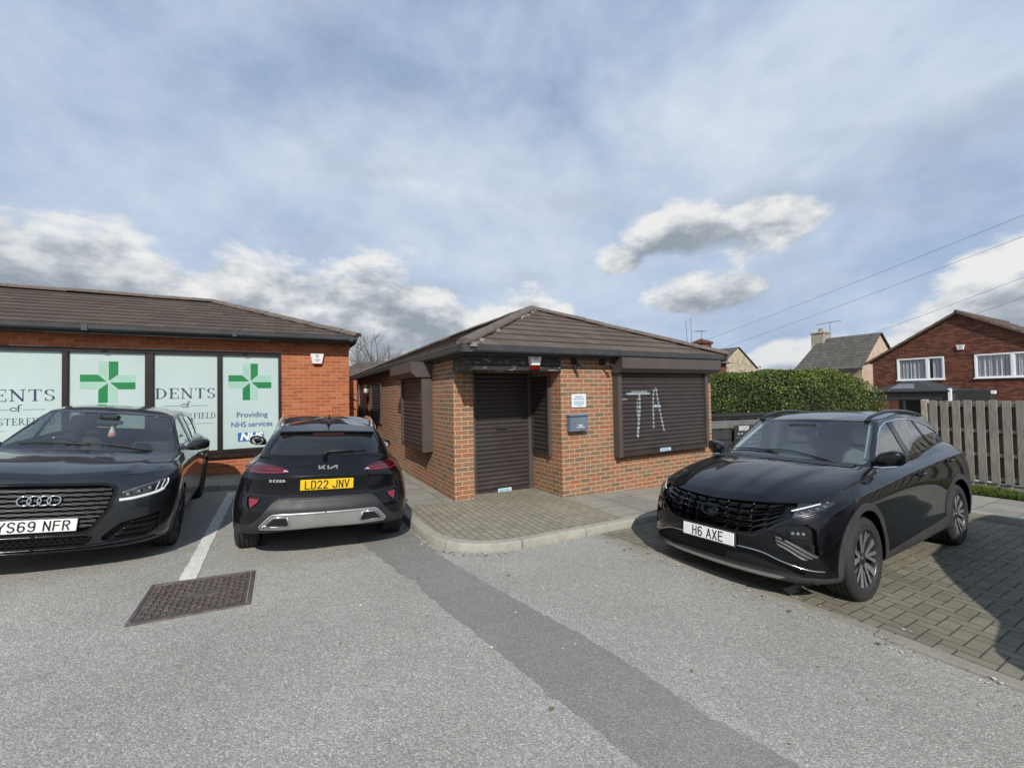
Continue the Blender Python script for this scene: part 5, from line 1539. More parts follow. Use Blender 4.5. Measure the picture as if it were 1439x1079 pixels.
def setting_mats():
    SM['asphalt'] = asphalt_mat('weathered_grey_asphalt', (.285, .280, .250), (.378, .372, .336), .62, 1.25)
    SM['patch'] = asphalt_mat('newer_asphalt_patch', (.205, .203, .188), (.268, .264, .242), .5, 1.6)
    SM['dirtpatch'] = SM['patch']
    SM['kerb'] = concrete_mat('concrete_kerb', (.38, .365, .315), None, .35)
    SM['edging'] = concrete_mat('concrete_edging', (.30, .28, .24), None, .4)
    SM['flags'] = concrete_mat('concrete_flags', (.31, .300, .262), (.6, .45, .13, .02), .4)
    SM['blocks'] = block_mat('door_block_paving', (.285, .262, .200), 'bond', .86, 1.08)
    SM['bay'] = block_mat('bay_block_paving', (.215, .198, .150), 'herring', .80, 1.12)
    SM['line'] = pmat('worn_white_road_paint', (.60, .59, .55), .8, 0, .16, 22, .2)
    SM['wornline'] = pmat('very_worn_road_paint', (.50, .49, .45), .85, 0, .3, 30, .2)
    SM['brick_l'] = brick_mat('orange_red_brick', [(0, (.36, .105, .045)), (.25, (.43, .135, .055)), (.5, (.40, .12, .05)), (.75, (.33, .095, .045)), (.9, (.45, .16, .07))], (.47, .27, .16), dirt=.15)
    SM['brick_r'] = brick_mat('mixed_buff_red_brick', [(0, (.310, .138, .072)), (.22, (.235, .142, .084)), (.37, (.330, .155, .084)), (.53, (.190, .128, .080)), (.66, (.300, .160, .092)), (.80, (.325, .126, .066)), (.92, (.262, .158, .092))], (.54, .43, .31), dirt=.25)
    SM['brick_far'] = brick_mat('dark_red_house_brick', [(0, (.135, .047, .030)), (.3, (.20, .068, .040)), (.6, (.105, .040, .028)), (.85, (.23, .085, .052))], (.060, .042, .034), mw=.016, dirt=.2)
    SM['tile'] = tile_mat('brown_concrete_tile', (.104, .080, .064), .30)
    SM['tile_l'] = tile_mat('dark_brown_concrete_tile', (.086, .066, .054), .30, mossy=.2)
    SM['slate'] = tile_mat('grey_slate', (.105, .100, .090), .25, mossy=.25)
    SM['farTile'] = tile_mat('house_roof_tile', (.14, .10, .08), .3)
    SM['ridge'] = pmat('weathered_ridge_tile', (.122, .098, .080), .85, 0, .35, 14, .4)
    SM['mortar'] = pmat('pale_ridge_mortar', (.24, .225, .20), .9, 0, .25, 20, .4)
    SM['gutter'] = pmat('black_gutter_plastic', (.048, .052, .057), .40, 0, .2, 3, .04)
    SM['fascia'] = pmat('black_painted_board', (.022, .020, .019), .55, 0, .35, 7, .15)
    SM['flake'] = flaked_mat()
    SM['shutter'] = pmat('brown_shutter_steel', (.040, .032, .030), .46, 0, .16, 4, .05)
    SM['shutterbox'] = pmat('brown_shutter_housing', (.078, .064, .060), .48, 0, .12, 3, .04)
    SM['frame'] = pmat('dark_brown_window_frame', (.017, .009, .008), .40, 0, .2, 5, .04)
    SM['vinyl'] = pmat('pale_mint_window_film', (.60, .745, .70), .35, 0, .025, 2)
    SM['navy'] = pmat('navy_lettering', (.030, .040, .095), .5, 0, .05, 4)
    SM['nhsblue'] = pmat('blue_lettering', (.055, .11, .25), .5, 0, .05, 4)
    SM['nhslogo'] = pmat('logo_blue', (.02, .14, .36), .5, 0, .05, 4)
    SM['white'] = pmat('white_film', (.80, .82, .82), .45, 0, .04, 4)
    SM['green'] = pmat('green_cross_film', (.004, .19, .05), .45, 0, .08, 5)
    SM['palegreen'] = pmat('pale_green_film', (.30, .55, .42), .45, 0, .08, 5)
    SM['wpl'] = pmat('white_plastic', (.78, .78, .75), .4, 0, .06, 6)
    SM['redpl'] = pmat('red_strobe_lens', (.20, .012, .012), .25, 0, .15, 10)
    SM['greypl'] = pmat('grey_print', (.30, .30, .32), .5, 0, .1, 8)
    SM['bluegrey'] = pmat('blue_grey_letterbox', (.16, .205, .265), .38, .2, .10, 6)
    SM['signw'] = pmat('white_sign', (.72, .74, .74), .4, 0, .06, 7)
    SM['ltblue'] = pmat('pale_blue_label', (.52, .66, .72), .5, 0, .1, 10)
    SM['cyanink'] = pmat('blue_print', (.10, .27, .42), .5, 0, .2, 10)
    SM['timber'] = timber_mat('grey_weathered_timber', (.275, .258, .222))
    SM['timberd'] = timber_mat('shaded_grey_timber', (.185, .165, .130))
    SM['post'] = timber_mat('pale_timber_post', (.42, .38, .30))
    SM['black'] = pmat('black_stained_timber', (.020, .020, .020), .6, 0, .3, 6, .2)
    SM['stone'] = pmat('coursed_cream_stone', (.36, .31, .22), .9, 0, .3, 2.5, .5)
    SM['render'] = pmat('pinkish_render', (.50, .37, .29), .9, 0, .15, 3, .3)
    SM['chim'] = pmat('grey_stone_chimney', (.36, .32, .26), .9, 0, .3, 5, .4)
    SM['upvc'] = pmat('white_window_plastic', (.80, .81, .82), .35, 0, .04, 5)
    SM['hglass'] = glass_mat('house_window_glass', (.86, .88, .90), 1.5, .04)
    SM['curtain'] = curtain_mat()
    SM['darkroom'] = pmat('dark_room', (.03, .03, .032), .9)
    SM['felt'] = pmat('black_roof_felt', (.030, .031, .033), .7, 0, .3, 5, .2)
    SM['poly'] = pmat('grey_roof_sheet', (.13, .135, .14), .35, 0, .2, 4)
    SM['polyp'] = pmat('faded_notice_paper', (.42, .42, .40), .7, 0, .25, 20)
    SM['iron'] = iron_mat()
    SM['alu'] = pmat('aerial_aluminium', (.32, .33, .35), .4, .8, .1, 10)
    SM['cable'] = pmat('overhead_cable', (.10, .11, .12), .6)
    SM['grassb'] = pmat('verge_soil', (.10, .10, .05), .95, 0, .4, 14, .4)
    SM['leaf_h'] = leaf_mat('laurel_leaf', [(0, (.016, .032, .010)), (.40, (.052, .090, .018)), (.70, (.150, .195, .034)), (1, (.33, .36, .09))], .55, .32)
    SM['grass'] = leaf_mat('grass_blade', [(0, (.06, .10, .02)), (.6, (.13, .19, .035)), (1, (.22, .25, .07))], .6, .3)
    SM['bark'] = pmat('grey_bark', (.13, .115, .10), .9, 0, .3, 8, .4)
    SM['twig'] = pmat('grey_twig', (.17, .155, .145), .9, 0, .2, 8)
    SM['scrub'] = leaf_mat('brown_scrub', [(0, (.045, .038, .028)), (.6, (.10, .085, .06)), (1, (.16, .14, .10))], .8, .1)
    SM['door'] = pmat('dark_red_door', (.075, .018, .014), .45, 0, .2, 5)
    SM['lampglass'] = pmat('opal_lamp_glass', (.75, .75, .72), .3, 0, .05, 8)

def flaked_mat():
    m, nt, out = new_mat('flaking_black_board'); k = NT(nt)
    tc = k.n('ShaderNodeTexCoord'); mp = k.n('ShaderNodeMapping'); mp.inputs['Scale'].default_value = (1, 1, 4)
    k.l(tc.outputs['Object'], mp.inputs[0]); v = mp.outputs[0]
    nz = k.noise(v, 7, 7, .68); f = k.ramp(nz, [(.585, 0.), (.61, 1.)])
    c = k.mix(f, (.026, .024, .023), k.ramp(k.noise(v, 25, 4, .6), [(.3, (.16, .14, .12)), (.8, (.42, .40, .36))]))
    k.bsdf(out, c, .6, 0, k.bump(f, -.5, .003))
    return m

def timber_mat(name, color):
    m, nt, out = new_mat(name); k = NT(nt)
    tc = k.n('ShaderNodeTexCoord'); mp = k.n('ShaderNodeMapping'); mp.inputs['Scale'].default_value = (9, 9, .7)
    k.l(tc.outputs['Object'], mp.inputs[0])
    g = k.noise(mp.outputs[0], 6, 7, .65, dist=.6)
    c = k.ramp(g, [(.25, tuple(x * .55 for x in color)), (.55, color), (.8, tuple(x * 1.3 for x in color))])
    big = k.noise(tc.outputs['Object'], 2.1, 4, .6)
    c = k.mix(.6, c, k.ramp(big, [(.3, .7), (.7, 1.25)]), 'MULTIPLY')
    vo = k.n('ShaderNodeTexVoronoi'); vo.inputs['Scale'].default_value = 2.3; k.l(tc.outputs['Object'], vo.inputs['Vector'])
    c = k.mix(k.ramp(vo.outputs['Distance'], [(.05, .75), (.10, 0.)]), c, tuple(x * .3 for x in color))
    k.bsdf(out, c, .85, 0, k.bump(g, .4, .004), spec=.2)
    return m

def iron_mat():
    m, nt, out = new_mat('worn_cast_iron'); k = NT(nt)
    tc = k.n('ShaderNodeTexCoord').outputs['Object']
    nz = k.noise(tc, 14, 6, .7)
    c = k.ramp(nz, [(.3, (.07, .055, .050)), (.55, (.135, .110, .100)), (.75, (.22, .19, .17))])
    c = k.mix(k.ramp(k.noise(tc, 3, 4, .6), [(.5, 0.), (.75, .5)]), c, (.09, .055, .045))
    k.bsdf(out, c, .62, .35, k.bump(k.noise(tc, 120, 3, .6), .3, .003))
    return m

# ================================================================== ground, kerbs, paving
def sheet(name, pts, dz, mat, step=.12, kind='structure', rough=0):
    """flat sheet following the ground: polygon pts in (a,b), draped dz above it"""
    from mathutils.geometry import delaunay_2d_cdt
    a0 = min(p[0] for p in pts); a1 = max(p[0] for p in pts); b0 = min(p[1] for p in pts); b1 = max(p[1] for p in pts)
    edge = []; jr = random.Random(31)
    for i in range(len(pts)):
        p, q = pts[i], pts[(i + 1) % len(pts)]
        n = max(1, int(math.hypot(q[0] - p[0], q[1] - p[1]) / step))
        for t in range(n): edge.append((p[0] + (q[0] - p[0]) * t / n + (jr.gauss(0, rough) if t else 0), p[1] + (q[1] - p[1]) * t / n + (jr.gauss(0, rough) if t else 0)))
    V = [Vector(p) for p in edge]; E = [(i, (i + 1) % len(edge)) for i in range(len(edge))]
    s2 = step * 2
    for i in range(int((a1 - a0) / s2)):
        for j in range(int((b1 - b0) / s2)):
            V.append(Vector((a0 + (i + .5) * s2, b0 + (j + .5) * s2)))
    r = delaunay_2d_cdt(V, E, [], 1, 1e-5)
    vs = [(v.x, v.y, zab(v.x, v.y) + (dz(v.x, v.y) if callable(dz) else dz)) for v in r[0]]
    o = mesh_obj(name, vs, r[2], [mat], None, True, rz=TH)
    o['kind'] = kind
    return o

PAVE = .092
KERB = [(1.50, 9.10), (1.50, 5.35), (1.52, 5.0), (1.58, 4.70), (1.72, 4.46), (1.93, 4.29), (2.2, 4.20), (2.6, 4.18), (3.4, 4.20), (5.0, 4.28), (8.70, 4.28), (8.86, 4.22), (8.92, 4.05), (8.92, -6.0)]

def offset_line(pts, d):
    out = []
    for i, p in enumerate(pts):
        a = Vector(pts[max(i - 1, 0)]); b = Vector(pts[min(i + 1, len(pts) - 1)])
        t = (b - a).normalized(); n = Vector((-t.y, t.x))
        out.append((p[0] + n.x * d, p[1] + n.y * d))
    return out

def kerb_run(mb, line, w, lip, side=1, joint=.915):
    """line in (a,b); kerbstones of ~0.9 m with open joints, rounded top edge, standing 'lip' above the ground"""
    P = [Vector(p) for p in line]
    L = [0]
    for a, b in zip(P[:-1], P[1:]): L.append(L[-1] + (b - a).length)
    def pt(s):
        s = max(0, min(L[-1], s))
        for i in range(len(P) - 1):
            if s <= L[i + 1] + 1e-9:
                t = (s - L[i]) / max(1e-9, L[i + 1] - L[i]); return P[i].lerp(P[i + 1], t), i
    def nrm(s):
        a, _ = pt(s - .12); b, _ = pt(s + .12); t = (b - a).normalized(); return Vector((-t.y, t.x)) * side
    s = 0; rng = random.Random(3)
    while s < L[-1] - .05:
        e = min(L[-1], s + joint + rng.uniform(-.03, .03)); g = .006
        k = max(2, int((e - s) / .16)); secs = []
        dz = rng.uniform(-.004, .004)
        for i in range(k + 1):
            q = s + g + (e - s - 2 * g) * i / k
            c, _ = pt(q); n = nrm(q)
            z = zab(c.x, c.y)
            prof = [(0, -.12), (.004, lip * .3), (.014, lip - .018), (.022, lip - .005), (.036, lip), (w, lip), (w, -.12)]
            secs.append([(c.x + n.x * o, c.y + n.y * o, z + h + dz) for o, h in prof])
        for A, B in zip(secs[:-1], secs[1:]):
            for i in range(len(A) - 1):
                mb.poly([A[i], A[i + 1], B[i + 1], B[i]] if side > 0 else [A[i + 1], A[i], B[i], B[i + 1]])
        mb.poly(secs[0] if side < 0 else secs[0][::-1]); mb.poly(secs[-1][::-1] if side < 0 else secs[-1])
        s = e

def build_ground():
    # one sheet to the horizon, fine where the car park is
    def axis(lo, hi, step, far):
        c = list(np.arange(lo, hi + 1e-6, step)); g = step; x = hi; out = []
        while x < far: g *= 1.35; x += g; out.append(x)
        g = step; y = lo; pre = []
        while y > -far: g *= 1.35; y -= g; pre.append(y)
        return np.array(pre[::-1] + c + out)
    xs = axis(-14, 16, .2, 900); ys = axis(-8, 18, .2, 900)
    X, Y = np.meshgrid(xs, ys); Z = zg(X, Y)
    far = np.hypot(X, Y); Z = Z - np.clip((far - 25) / 60, 0, 1) * .3
    V = np.stack([X, Y, Z], 2).reshape(-1, 3); n = len(xs)
    F = [(j * n + i, j * n + i + 1, (j + 1) * n + i + 1, (j + 1) * n + i) for j in range(len(ys) - 1) for i in range(n - 1)]
    o = mesh_obj('car_park_ground', V, F, [SM['asphalt']], None, True); o['kind'] = 'structure'
    # trench patch
    sheet('asphalt_patch', [(.66, 6.6), (.82, 5.37), (.96, 4.5), (1.05, 4.02), (1.10, 3.98), (1.11, 3.61), (1.20, 3.0), (1.30, 2.42), (1.335, 2.2), (1.325, 2.05), (1.37, 1.99), (1.45, 1.44), (1.55, .8), (1.75, -1), (2.55, -1), (2.2, .7), (2.10, 1.12), (1.99, 1.56), (1.96, 2.0), (1.93, 2.24), (1.80, 2.9), (1.73, 3.23), (1.60, 3.91), (1.50, 4.6), (1.49, 5.2), (1.49, 6.6)], .004, SM['patch'], .06, rough=.007)
    # parking bay
    edg = [(3.42, 4.16), (3.60, 3.2), (3.74, 2.2), (3.80, 1.6), (3.84, .8), (3.86, -1), (3.9, -5.5)]
    inner = [(p[0] + .125, p[1]) for p in edg]
    sheet('bay_paving', inner + [(8.91, -5.5), (8.91, 4.05), (8.86, 4.22), (8.7, 4.27), (3.55, 4.2)], .006, SM['bay'], .15)
    m = MB(); kerb_run(m, edg, .125, .012, 1, .915); o = struct('bay_edging', m, [SM['edging']])
    # kerbs and pavement
    m = MB(); kerb_run(m, KERB, .125, PAVE + .006, 1); kerb_run(m, [(-12.0, 9.13), (1.40, 9.13)], .125, PAVE + .006, 1)
    struct('kerb', m, [SM['kerb']])
    inn = offset_line(KERB, .120)
    # left flags strip, door blocks, right flags
    sheet('pavement_flags', [(1.62, 16), (1.62, 6.38), (2.44, 6.38), (2.44, 16)], PAVE, SM['flags'], .2)
    front = [(p[0], p[1]) for p in inn if p[1] < 6.3 and p[0] < 4.1]
    k0 = [(1.62, 6.38)] + [p for p in front] + [(4.14, 4.355), (4.14, 5.80), (4.14, 6.95), (2.80, 6.95), (2.80, 6.38)]
    sheet('door_paving', k0, PAVE, SM['blocks'], .12)
    sheet('pavement_flags', [(4.14, 4.355), (5.0, 4.40), (8.72, 4.40), (9.04, 4.2), (9.04, -6), (10.75, -6), (10.75, 8.5), (8.0, 8.5), (8.0, 5.80), (4.14, 5.80)], PAVE, SM['flags'], .25)
    sheet('pavement_flags', [(-12, 9.25), (1.62, 9.25), (1.62, 16), (1.35, 16), (1.35, 10.5), (-12, 10.5)], PAVE, SM['flags'], .25)
    sheet('verge', [(10.72, -6), (11.6, -6), (11.6, 8), (10.72, 8)], PAVE + .02, SM['grassb'], .25)
    # markings
    sheet('bay_line', [(-.82, 8.9), (-.70, 8.9), (-.705, 5.6), (-.70, 4.91), (-.735, 4.90), (-.80, 4.885), (-.835, 4.93), (-.825, 5.6)], .005, SM['line'], .05, rough=.003)
    rng = random.Random(11)
    for (x0, x1, y0, y1) in ((3.98, 4.10, 2.10, 2.20), (4.12, 4.36, 2.13, 2.22), (4.40, 4.52, 2.10, 2.17), (6.32, 6.44, 2.16, 2.24), (6.47, 6.60, 2.14, 2.20), (6.63, 6.72, 2.18, 2.25), (6.76, 6.98, 2.20, 2.25), (6.90, 7.02, 2.13, 2.26)):
        n = 9; c = ((x0 + x1) / 2, (y0 + y1) / 2)
        pts = []
        for i in range(n):
            t = 2 * math.pi * i / n
            r = rng.uniform(.75, 1.15)
            pts.append((c[0] + (x1 - x0) / 2 * 1.15 * r * math.copysign(abs(math.cos(t))**.6, math.cos(t)), c[1] + (y1 - y0) / 2 * 1.1 * r * math.copysign(abs(math.sin(t))**.6, math.sin(t))))
        sheet('worn_bay_line', pts, .011, SM['line'], .06)

def build_manhole():
    a0, a1, b0, b1 = -1.02, -.225, 4.13, 4.90
    z = zab((a0 + a1) / 2, (b0 + b1) / 2)
    t = thing('manhole_cover', 'square brown cast iron manhole cover at the end of the white bay line', 'manhole cover', at((a0 + a1) / 2, (b0 + b1) / 2, z))
    # follow the tilt of the ground
    gx = (zab(a1, 4.5) - zab(a0, 4.5)) / (a1 - a0); gy = (zab(-.6, b1) - zab(-.6, b0)) / (b1 - b0)
    t.rotation_euler = (math.atan(gy), -math.atan(gx), TH)
    w, d = (a1 - a0) / 2, (b1 - b0) / 2
    m = MB(); f = .032
    m.bbox(-w, w, -d, -d + f, -.02, .011, .004); m.bbox(-w, w, d - f, d, -.02, .011, .004)
    m.bbox(-w, -w + f, -d + f + .001, d - f - .001, -.02, .011, .004); m.bbox(w - f, w, -d + f + .001, d - f - .001, -.02, .011, .004)
    m.build('frame', [SM['iron']], t)
    m = MB(); g = f + .006
    m.box(-w + g, w - g, -d + g, d - g, -.02, .003)
    nx = 15; ny = 17
    for i in range(nx):
        for j in range(ny):
            if (i in (1, 13) and j in (2, 14)) or (5 <= i <= 9 and 7 <= j <= 9): continue
            x = -w + g + .02 + (i + .5) * (2 * (w - g) - .04) / nx; y = -d + g + .02 + (j + .5) * (2 * (d - g) - .04) / ny
            hx, hy = (.017, .008) if (i + j) % 2 else (.008, .014)
            m.bbox(x - hx, x + hx, y - hy, y + hy, .0031, .0135, .003)
    for sx in (-1, 1):
        for sy in (-1, 1):
            m.box(sx * (w * .74) - .03, sx * (w * .74) + .03, sy * d * .72 - .012, sy * d * .72 + .012, .0032, .0048)
    m.build('cover_plate', [SM['iron']], t)
# ================================================================== buildings
def roof_slope(mb, e0, e1, r0, r1, rows, h=.028, m=0):
    """tiled slope: eave e0->e1, ridge r0->r1 (3D points); saw-tooth courses with real butts"""
    e0, e1, r0, r1 = map(Vector, (e0, e1, r0, r1))
    n = (e1 - e0).cross(r0 - e0 if (r0 - e0).length > .01 else r1 - e0).normalized()
    if n.z < 0: n = -n
    ud = (e1 - e0).normalized()
    for k in range(rows):
        t0, t1 = k / rows, (k + 1) / rows
        A, B = e0.lerp(r0, t0) + n * h, e1.lerp(r1, t0) + n * h
        C, D = e1.lerp(r1, t1) + n * .004, e0.lerp(r0, t1) + n * .004
        a0, b0 = e0.lerp(r0, t0) + n * .002, e1.lerp(r1, t0) + n * .002
        off = .15 * (k % 2)
        uv = lambda p, v: ((p - e0).dot(ud) + off, v)
        mb.poly([A, B, C, D], m, [uv(A, k + .1), uv(B, k + .1), uv(C, k + .9), uv(D, k + .9)])
        mb.poly([a0, b0, B, A], m, [uv(a0, k + .1), uv(b0, k + .1), uv(B, k + .1), uv(A, k + .1)])

def ridge_run(mb, p, q, r=.115, L=.45, m=0, sag=.0):
    p, q = Vector(p), Vector(q); d = q - p; n = max(1, round(d.length / L)); d /= n
    t = d.normalized(); s = t.cross(Vector((0, 0, 1))).normalized(); up = s.cross(t)
    rng = random.Random(int(abs(p.x * 91 + q.y * 37)) + 5)
    for i in range(n):
        a = p + d * i + t * .004; b = p + d * (i + 1) + t * .012
        j = up * rng.uniform(-.006, .008)
        R = []
        for base, rr in ((a, r), (b, r * .95)):
            R.append([base + j + s * (rr * math.cos(math.pi * k / 8)) + up * (rr * .72 * math.sin(math.pi * k / 8) - .03) for k in range(9)])
        for k in range(8):
            mb.poly([R[0][k], R[0][k + 1], R[1][k + 1], R[1][k]], m)
        mb.poly(R[0][::-1], m); mb.poly(R[1], m)

def wall_b(mb, b, a0, a1, z0, z1, holes=(), m=0, flip=False):
    """wall in plane b=const facing -b, rectangular holes (a0,a1,z0,z1)"""
    xs = sorted(set([a0, a1] + [h[0] for h in holes] + [h[1] for h in holes]))
    zs = sorted(set([z0, z1] + [h[2] for h in holes] + [h[3] for h in holes]))
    for x0, x1 in zip(xs[:-1], xs[1:]):
        for y0, y1 in zip(zs[:-1], zs[1:]):
            c = ((x0 + x1) / 2, (y0 + y1) / 2)
            if any(h[0] < c[0] < h[1] and h[2] < c[1] < h[3] for h in holes): continue
            p = [(x0, b, y0), (x1, b, y0), (x1, b, y1), (x0, b, y1)]
            mb.poly(p if not flip else p[::-1], m)

def wall_a(mb, a, b0, b1, z0, z1, m=0, face=-1, holes=()):
    ys = sorted(set([b0, b1] + [h[0] for h in holes] + [h[1] for h in holes]))
    zs = sorted(set([z0, z1] + [h[2] for h in holes] + [h[3] for h in holes]))
    for x0, x1 in zip(ys[:-1], ys[1:]):
        for y0, y1 in zip(zs[:-1], zs[1:]):
            c = ((x0 + x1) / 2, (y0 + y1) / 2)
            if any(h[0] < c[0] < h[1] and h[2] < c[1] < h[3] for h in holes): continue
            p = [(a, x1, y0), (a, x0, y0), (a, x0, y1), (a, x1, y1)]
            mb.poly(p if face < 0 else p[::-1], m)

SLAT = [(0, 0), (.004, .012), (.011, .026), (.013, .038), (.011, .051), (.004, .064), (.0, .070), (-.002, .076)]
def curtain(mb, w0, w1, z0, z1, put, m=0, rng=None):
    """roller shutter curtain: put(u, out, z) -> 3D point; out = distance proud of the curtain plane"""
    n = int(round((z1 - z0) / .076)); s = (z1 - z0) / n / .076
    for i in range(n):
        for (o0, h0), (o1, h1) in zip(SLAT[:-1], SLAT[1:]):
            za, zb = z0 + i * .076 * s + h0 * s, z0 + i * .076 * s + h1 * s
            mb.poly([put(w0, o0, za), put(w1, o0, za), put(w1, o1, zb), put(w0, o1, zb)], m)

def graffiti(mb, strokes, z0, z1, put):
    n = int(round((z1 - z0) / .076)); s = (z1 - z0) / n / .076
    rng = random.Random(5)
    for i in range(n):
        for k, ((o0, h0), (o1, h1)) in enumerate(zip(SLAT[:-1], SLAT[1:])):
            za, zb = z0 + i * .076 * s + h0 * s, z0 + i * .076 * s + h1 * s
            zm = (za + zb) / 2
            for f, zlo, zhi, hw in strokes:
                if not zlo < zm < zhi: continue
                if k in (0, 5, 6) and rng.random() < .75: continue
                xa, xb = f(za), f(zb); w = hw * rng.uniform(.75, 1.15)
                mb.poly([put(xa - w, o0 + .0015, za), put(xa + w, o0 + .0015, za), put(xb + w, o1 + .0015, zb), put(xb - w, o1 + .0015, zb)])

def alarm_box(name, label, a, b, z, face, kind, group='alarm bell boxes on the walls'):
    """face: (out_a, out_b) unit outward direction along the site grid"""
    rz = TH + math.atan2(face[1], face[0]) + math.pi / 2      # local -y looks outward
    t = thing(name, label, 'alarm box', at(a, b, z), rz, group)
    def hexa(w0, w1, z0, z1, d0, d1, y=0):
        A = [(-w0, y, z0), (w0, y, z0), (w1, y, z1), (-w1, y, z1)]
        B = [(-w0 * .86, -d0, z0 + .012), (w0 * .86, -d0, z0 + .012), (w1 * .9, -d1, z1 - .012), (-w1 * .9, -d1, z1 - .012)]
        return A, B
    def put(m, A, B):
        m.poly(B)
        for i in range(4):
            j = (i + 1) % 4; m.poly([A[i], A[j], B[j], B[i]])
    if kind == 'shield':
        m = MB(); A, B = hexa(.105, .148, -.125, .115, .055, .075); put(m, A, B)
        shade_angle(m.build('casing', [SM['wpl']], t), 30)
        m = MB(); A, B = hexa(.06, .10, -.175, -.1262, .035, .05); put(m, A, B); m.build('strobe_lens', [SM['redpl']], t)
        m = MB()
        ra = math.atan2(.02, .216)
        y = lambda zz: -(.055 + (zz + .113) / .216 * .02) - .0012
        for (x0, z0, x1, z1) in ((-.035, .075, .035, .030), (-.035, .030, .035, .075), (-.012, .085, .012, .02)):
            d = Vector((x1 - x0, z1 - z0)).normalized(); n = Vector((-d.y, d.x)) * .009
            m.poly([(x0 + n.x, y(z0), z0 + n.y), (x0 - n.x, y(z0), z0 - n.y), (x1 - n.x, y(z1), z1 - n.y), (x1 + n.x, y(z1), z1 + n.y)][::1])
        for i, w in enumerate((.06, .055, .03)):
            m.poly([(-w, y(-.02 - i * .022), -.028 - i * .022), (w, y(-.02 - i * .022), -.028 - i * .022), (w, y(-.015 - i * .022), -.015 - i * .022), (-w, y(-.015 - i * .022), -.015 - i * .022)])
        m.build('printed_badge', [SM['greypl']], t)
    else:
        m = MB(); A, B = hexa(.085, .128, -.10, .125, .06, .08); put(m, A, B)
        shade_angle(m.build('casing', [SM['wpl']], t), 30)
        m = MB(); A, B = hexa(.095, .092, -.165, -.1012, .045, .062); put(m, A, B); m.build('strobe_lens', [SM['redpl']], t)
        m = MB(); A, B = hexa(.129, .134, .068, .128, .079, .085); put(m, A, B); m.build('casing_top', [SM['greypl']], t)
        m = MB(); y = lambda zz: -(.06 + (zz + .088) / .2 * .02) - .0012
        for z0, w in ((.02, .03), (.005, .04), (-.012, .045)):
            m.poly([(-w, y(z0), z0), (w, y(z0), z0), (w, y(z0 + .008), z0 + .008), (-w, y(z0 + .008), z0 + .008)])
        m.poly([(-.022, y(.032), .032), (.022, y(.032), .032), (.022, y(.056), .056), (-.022, y(.056), .056)])
        m.build('printed_badge', [SM['greypl']], t)
    return t

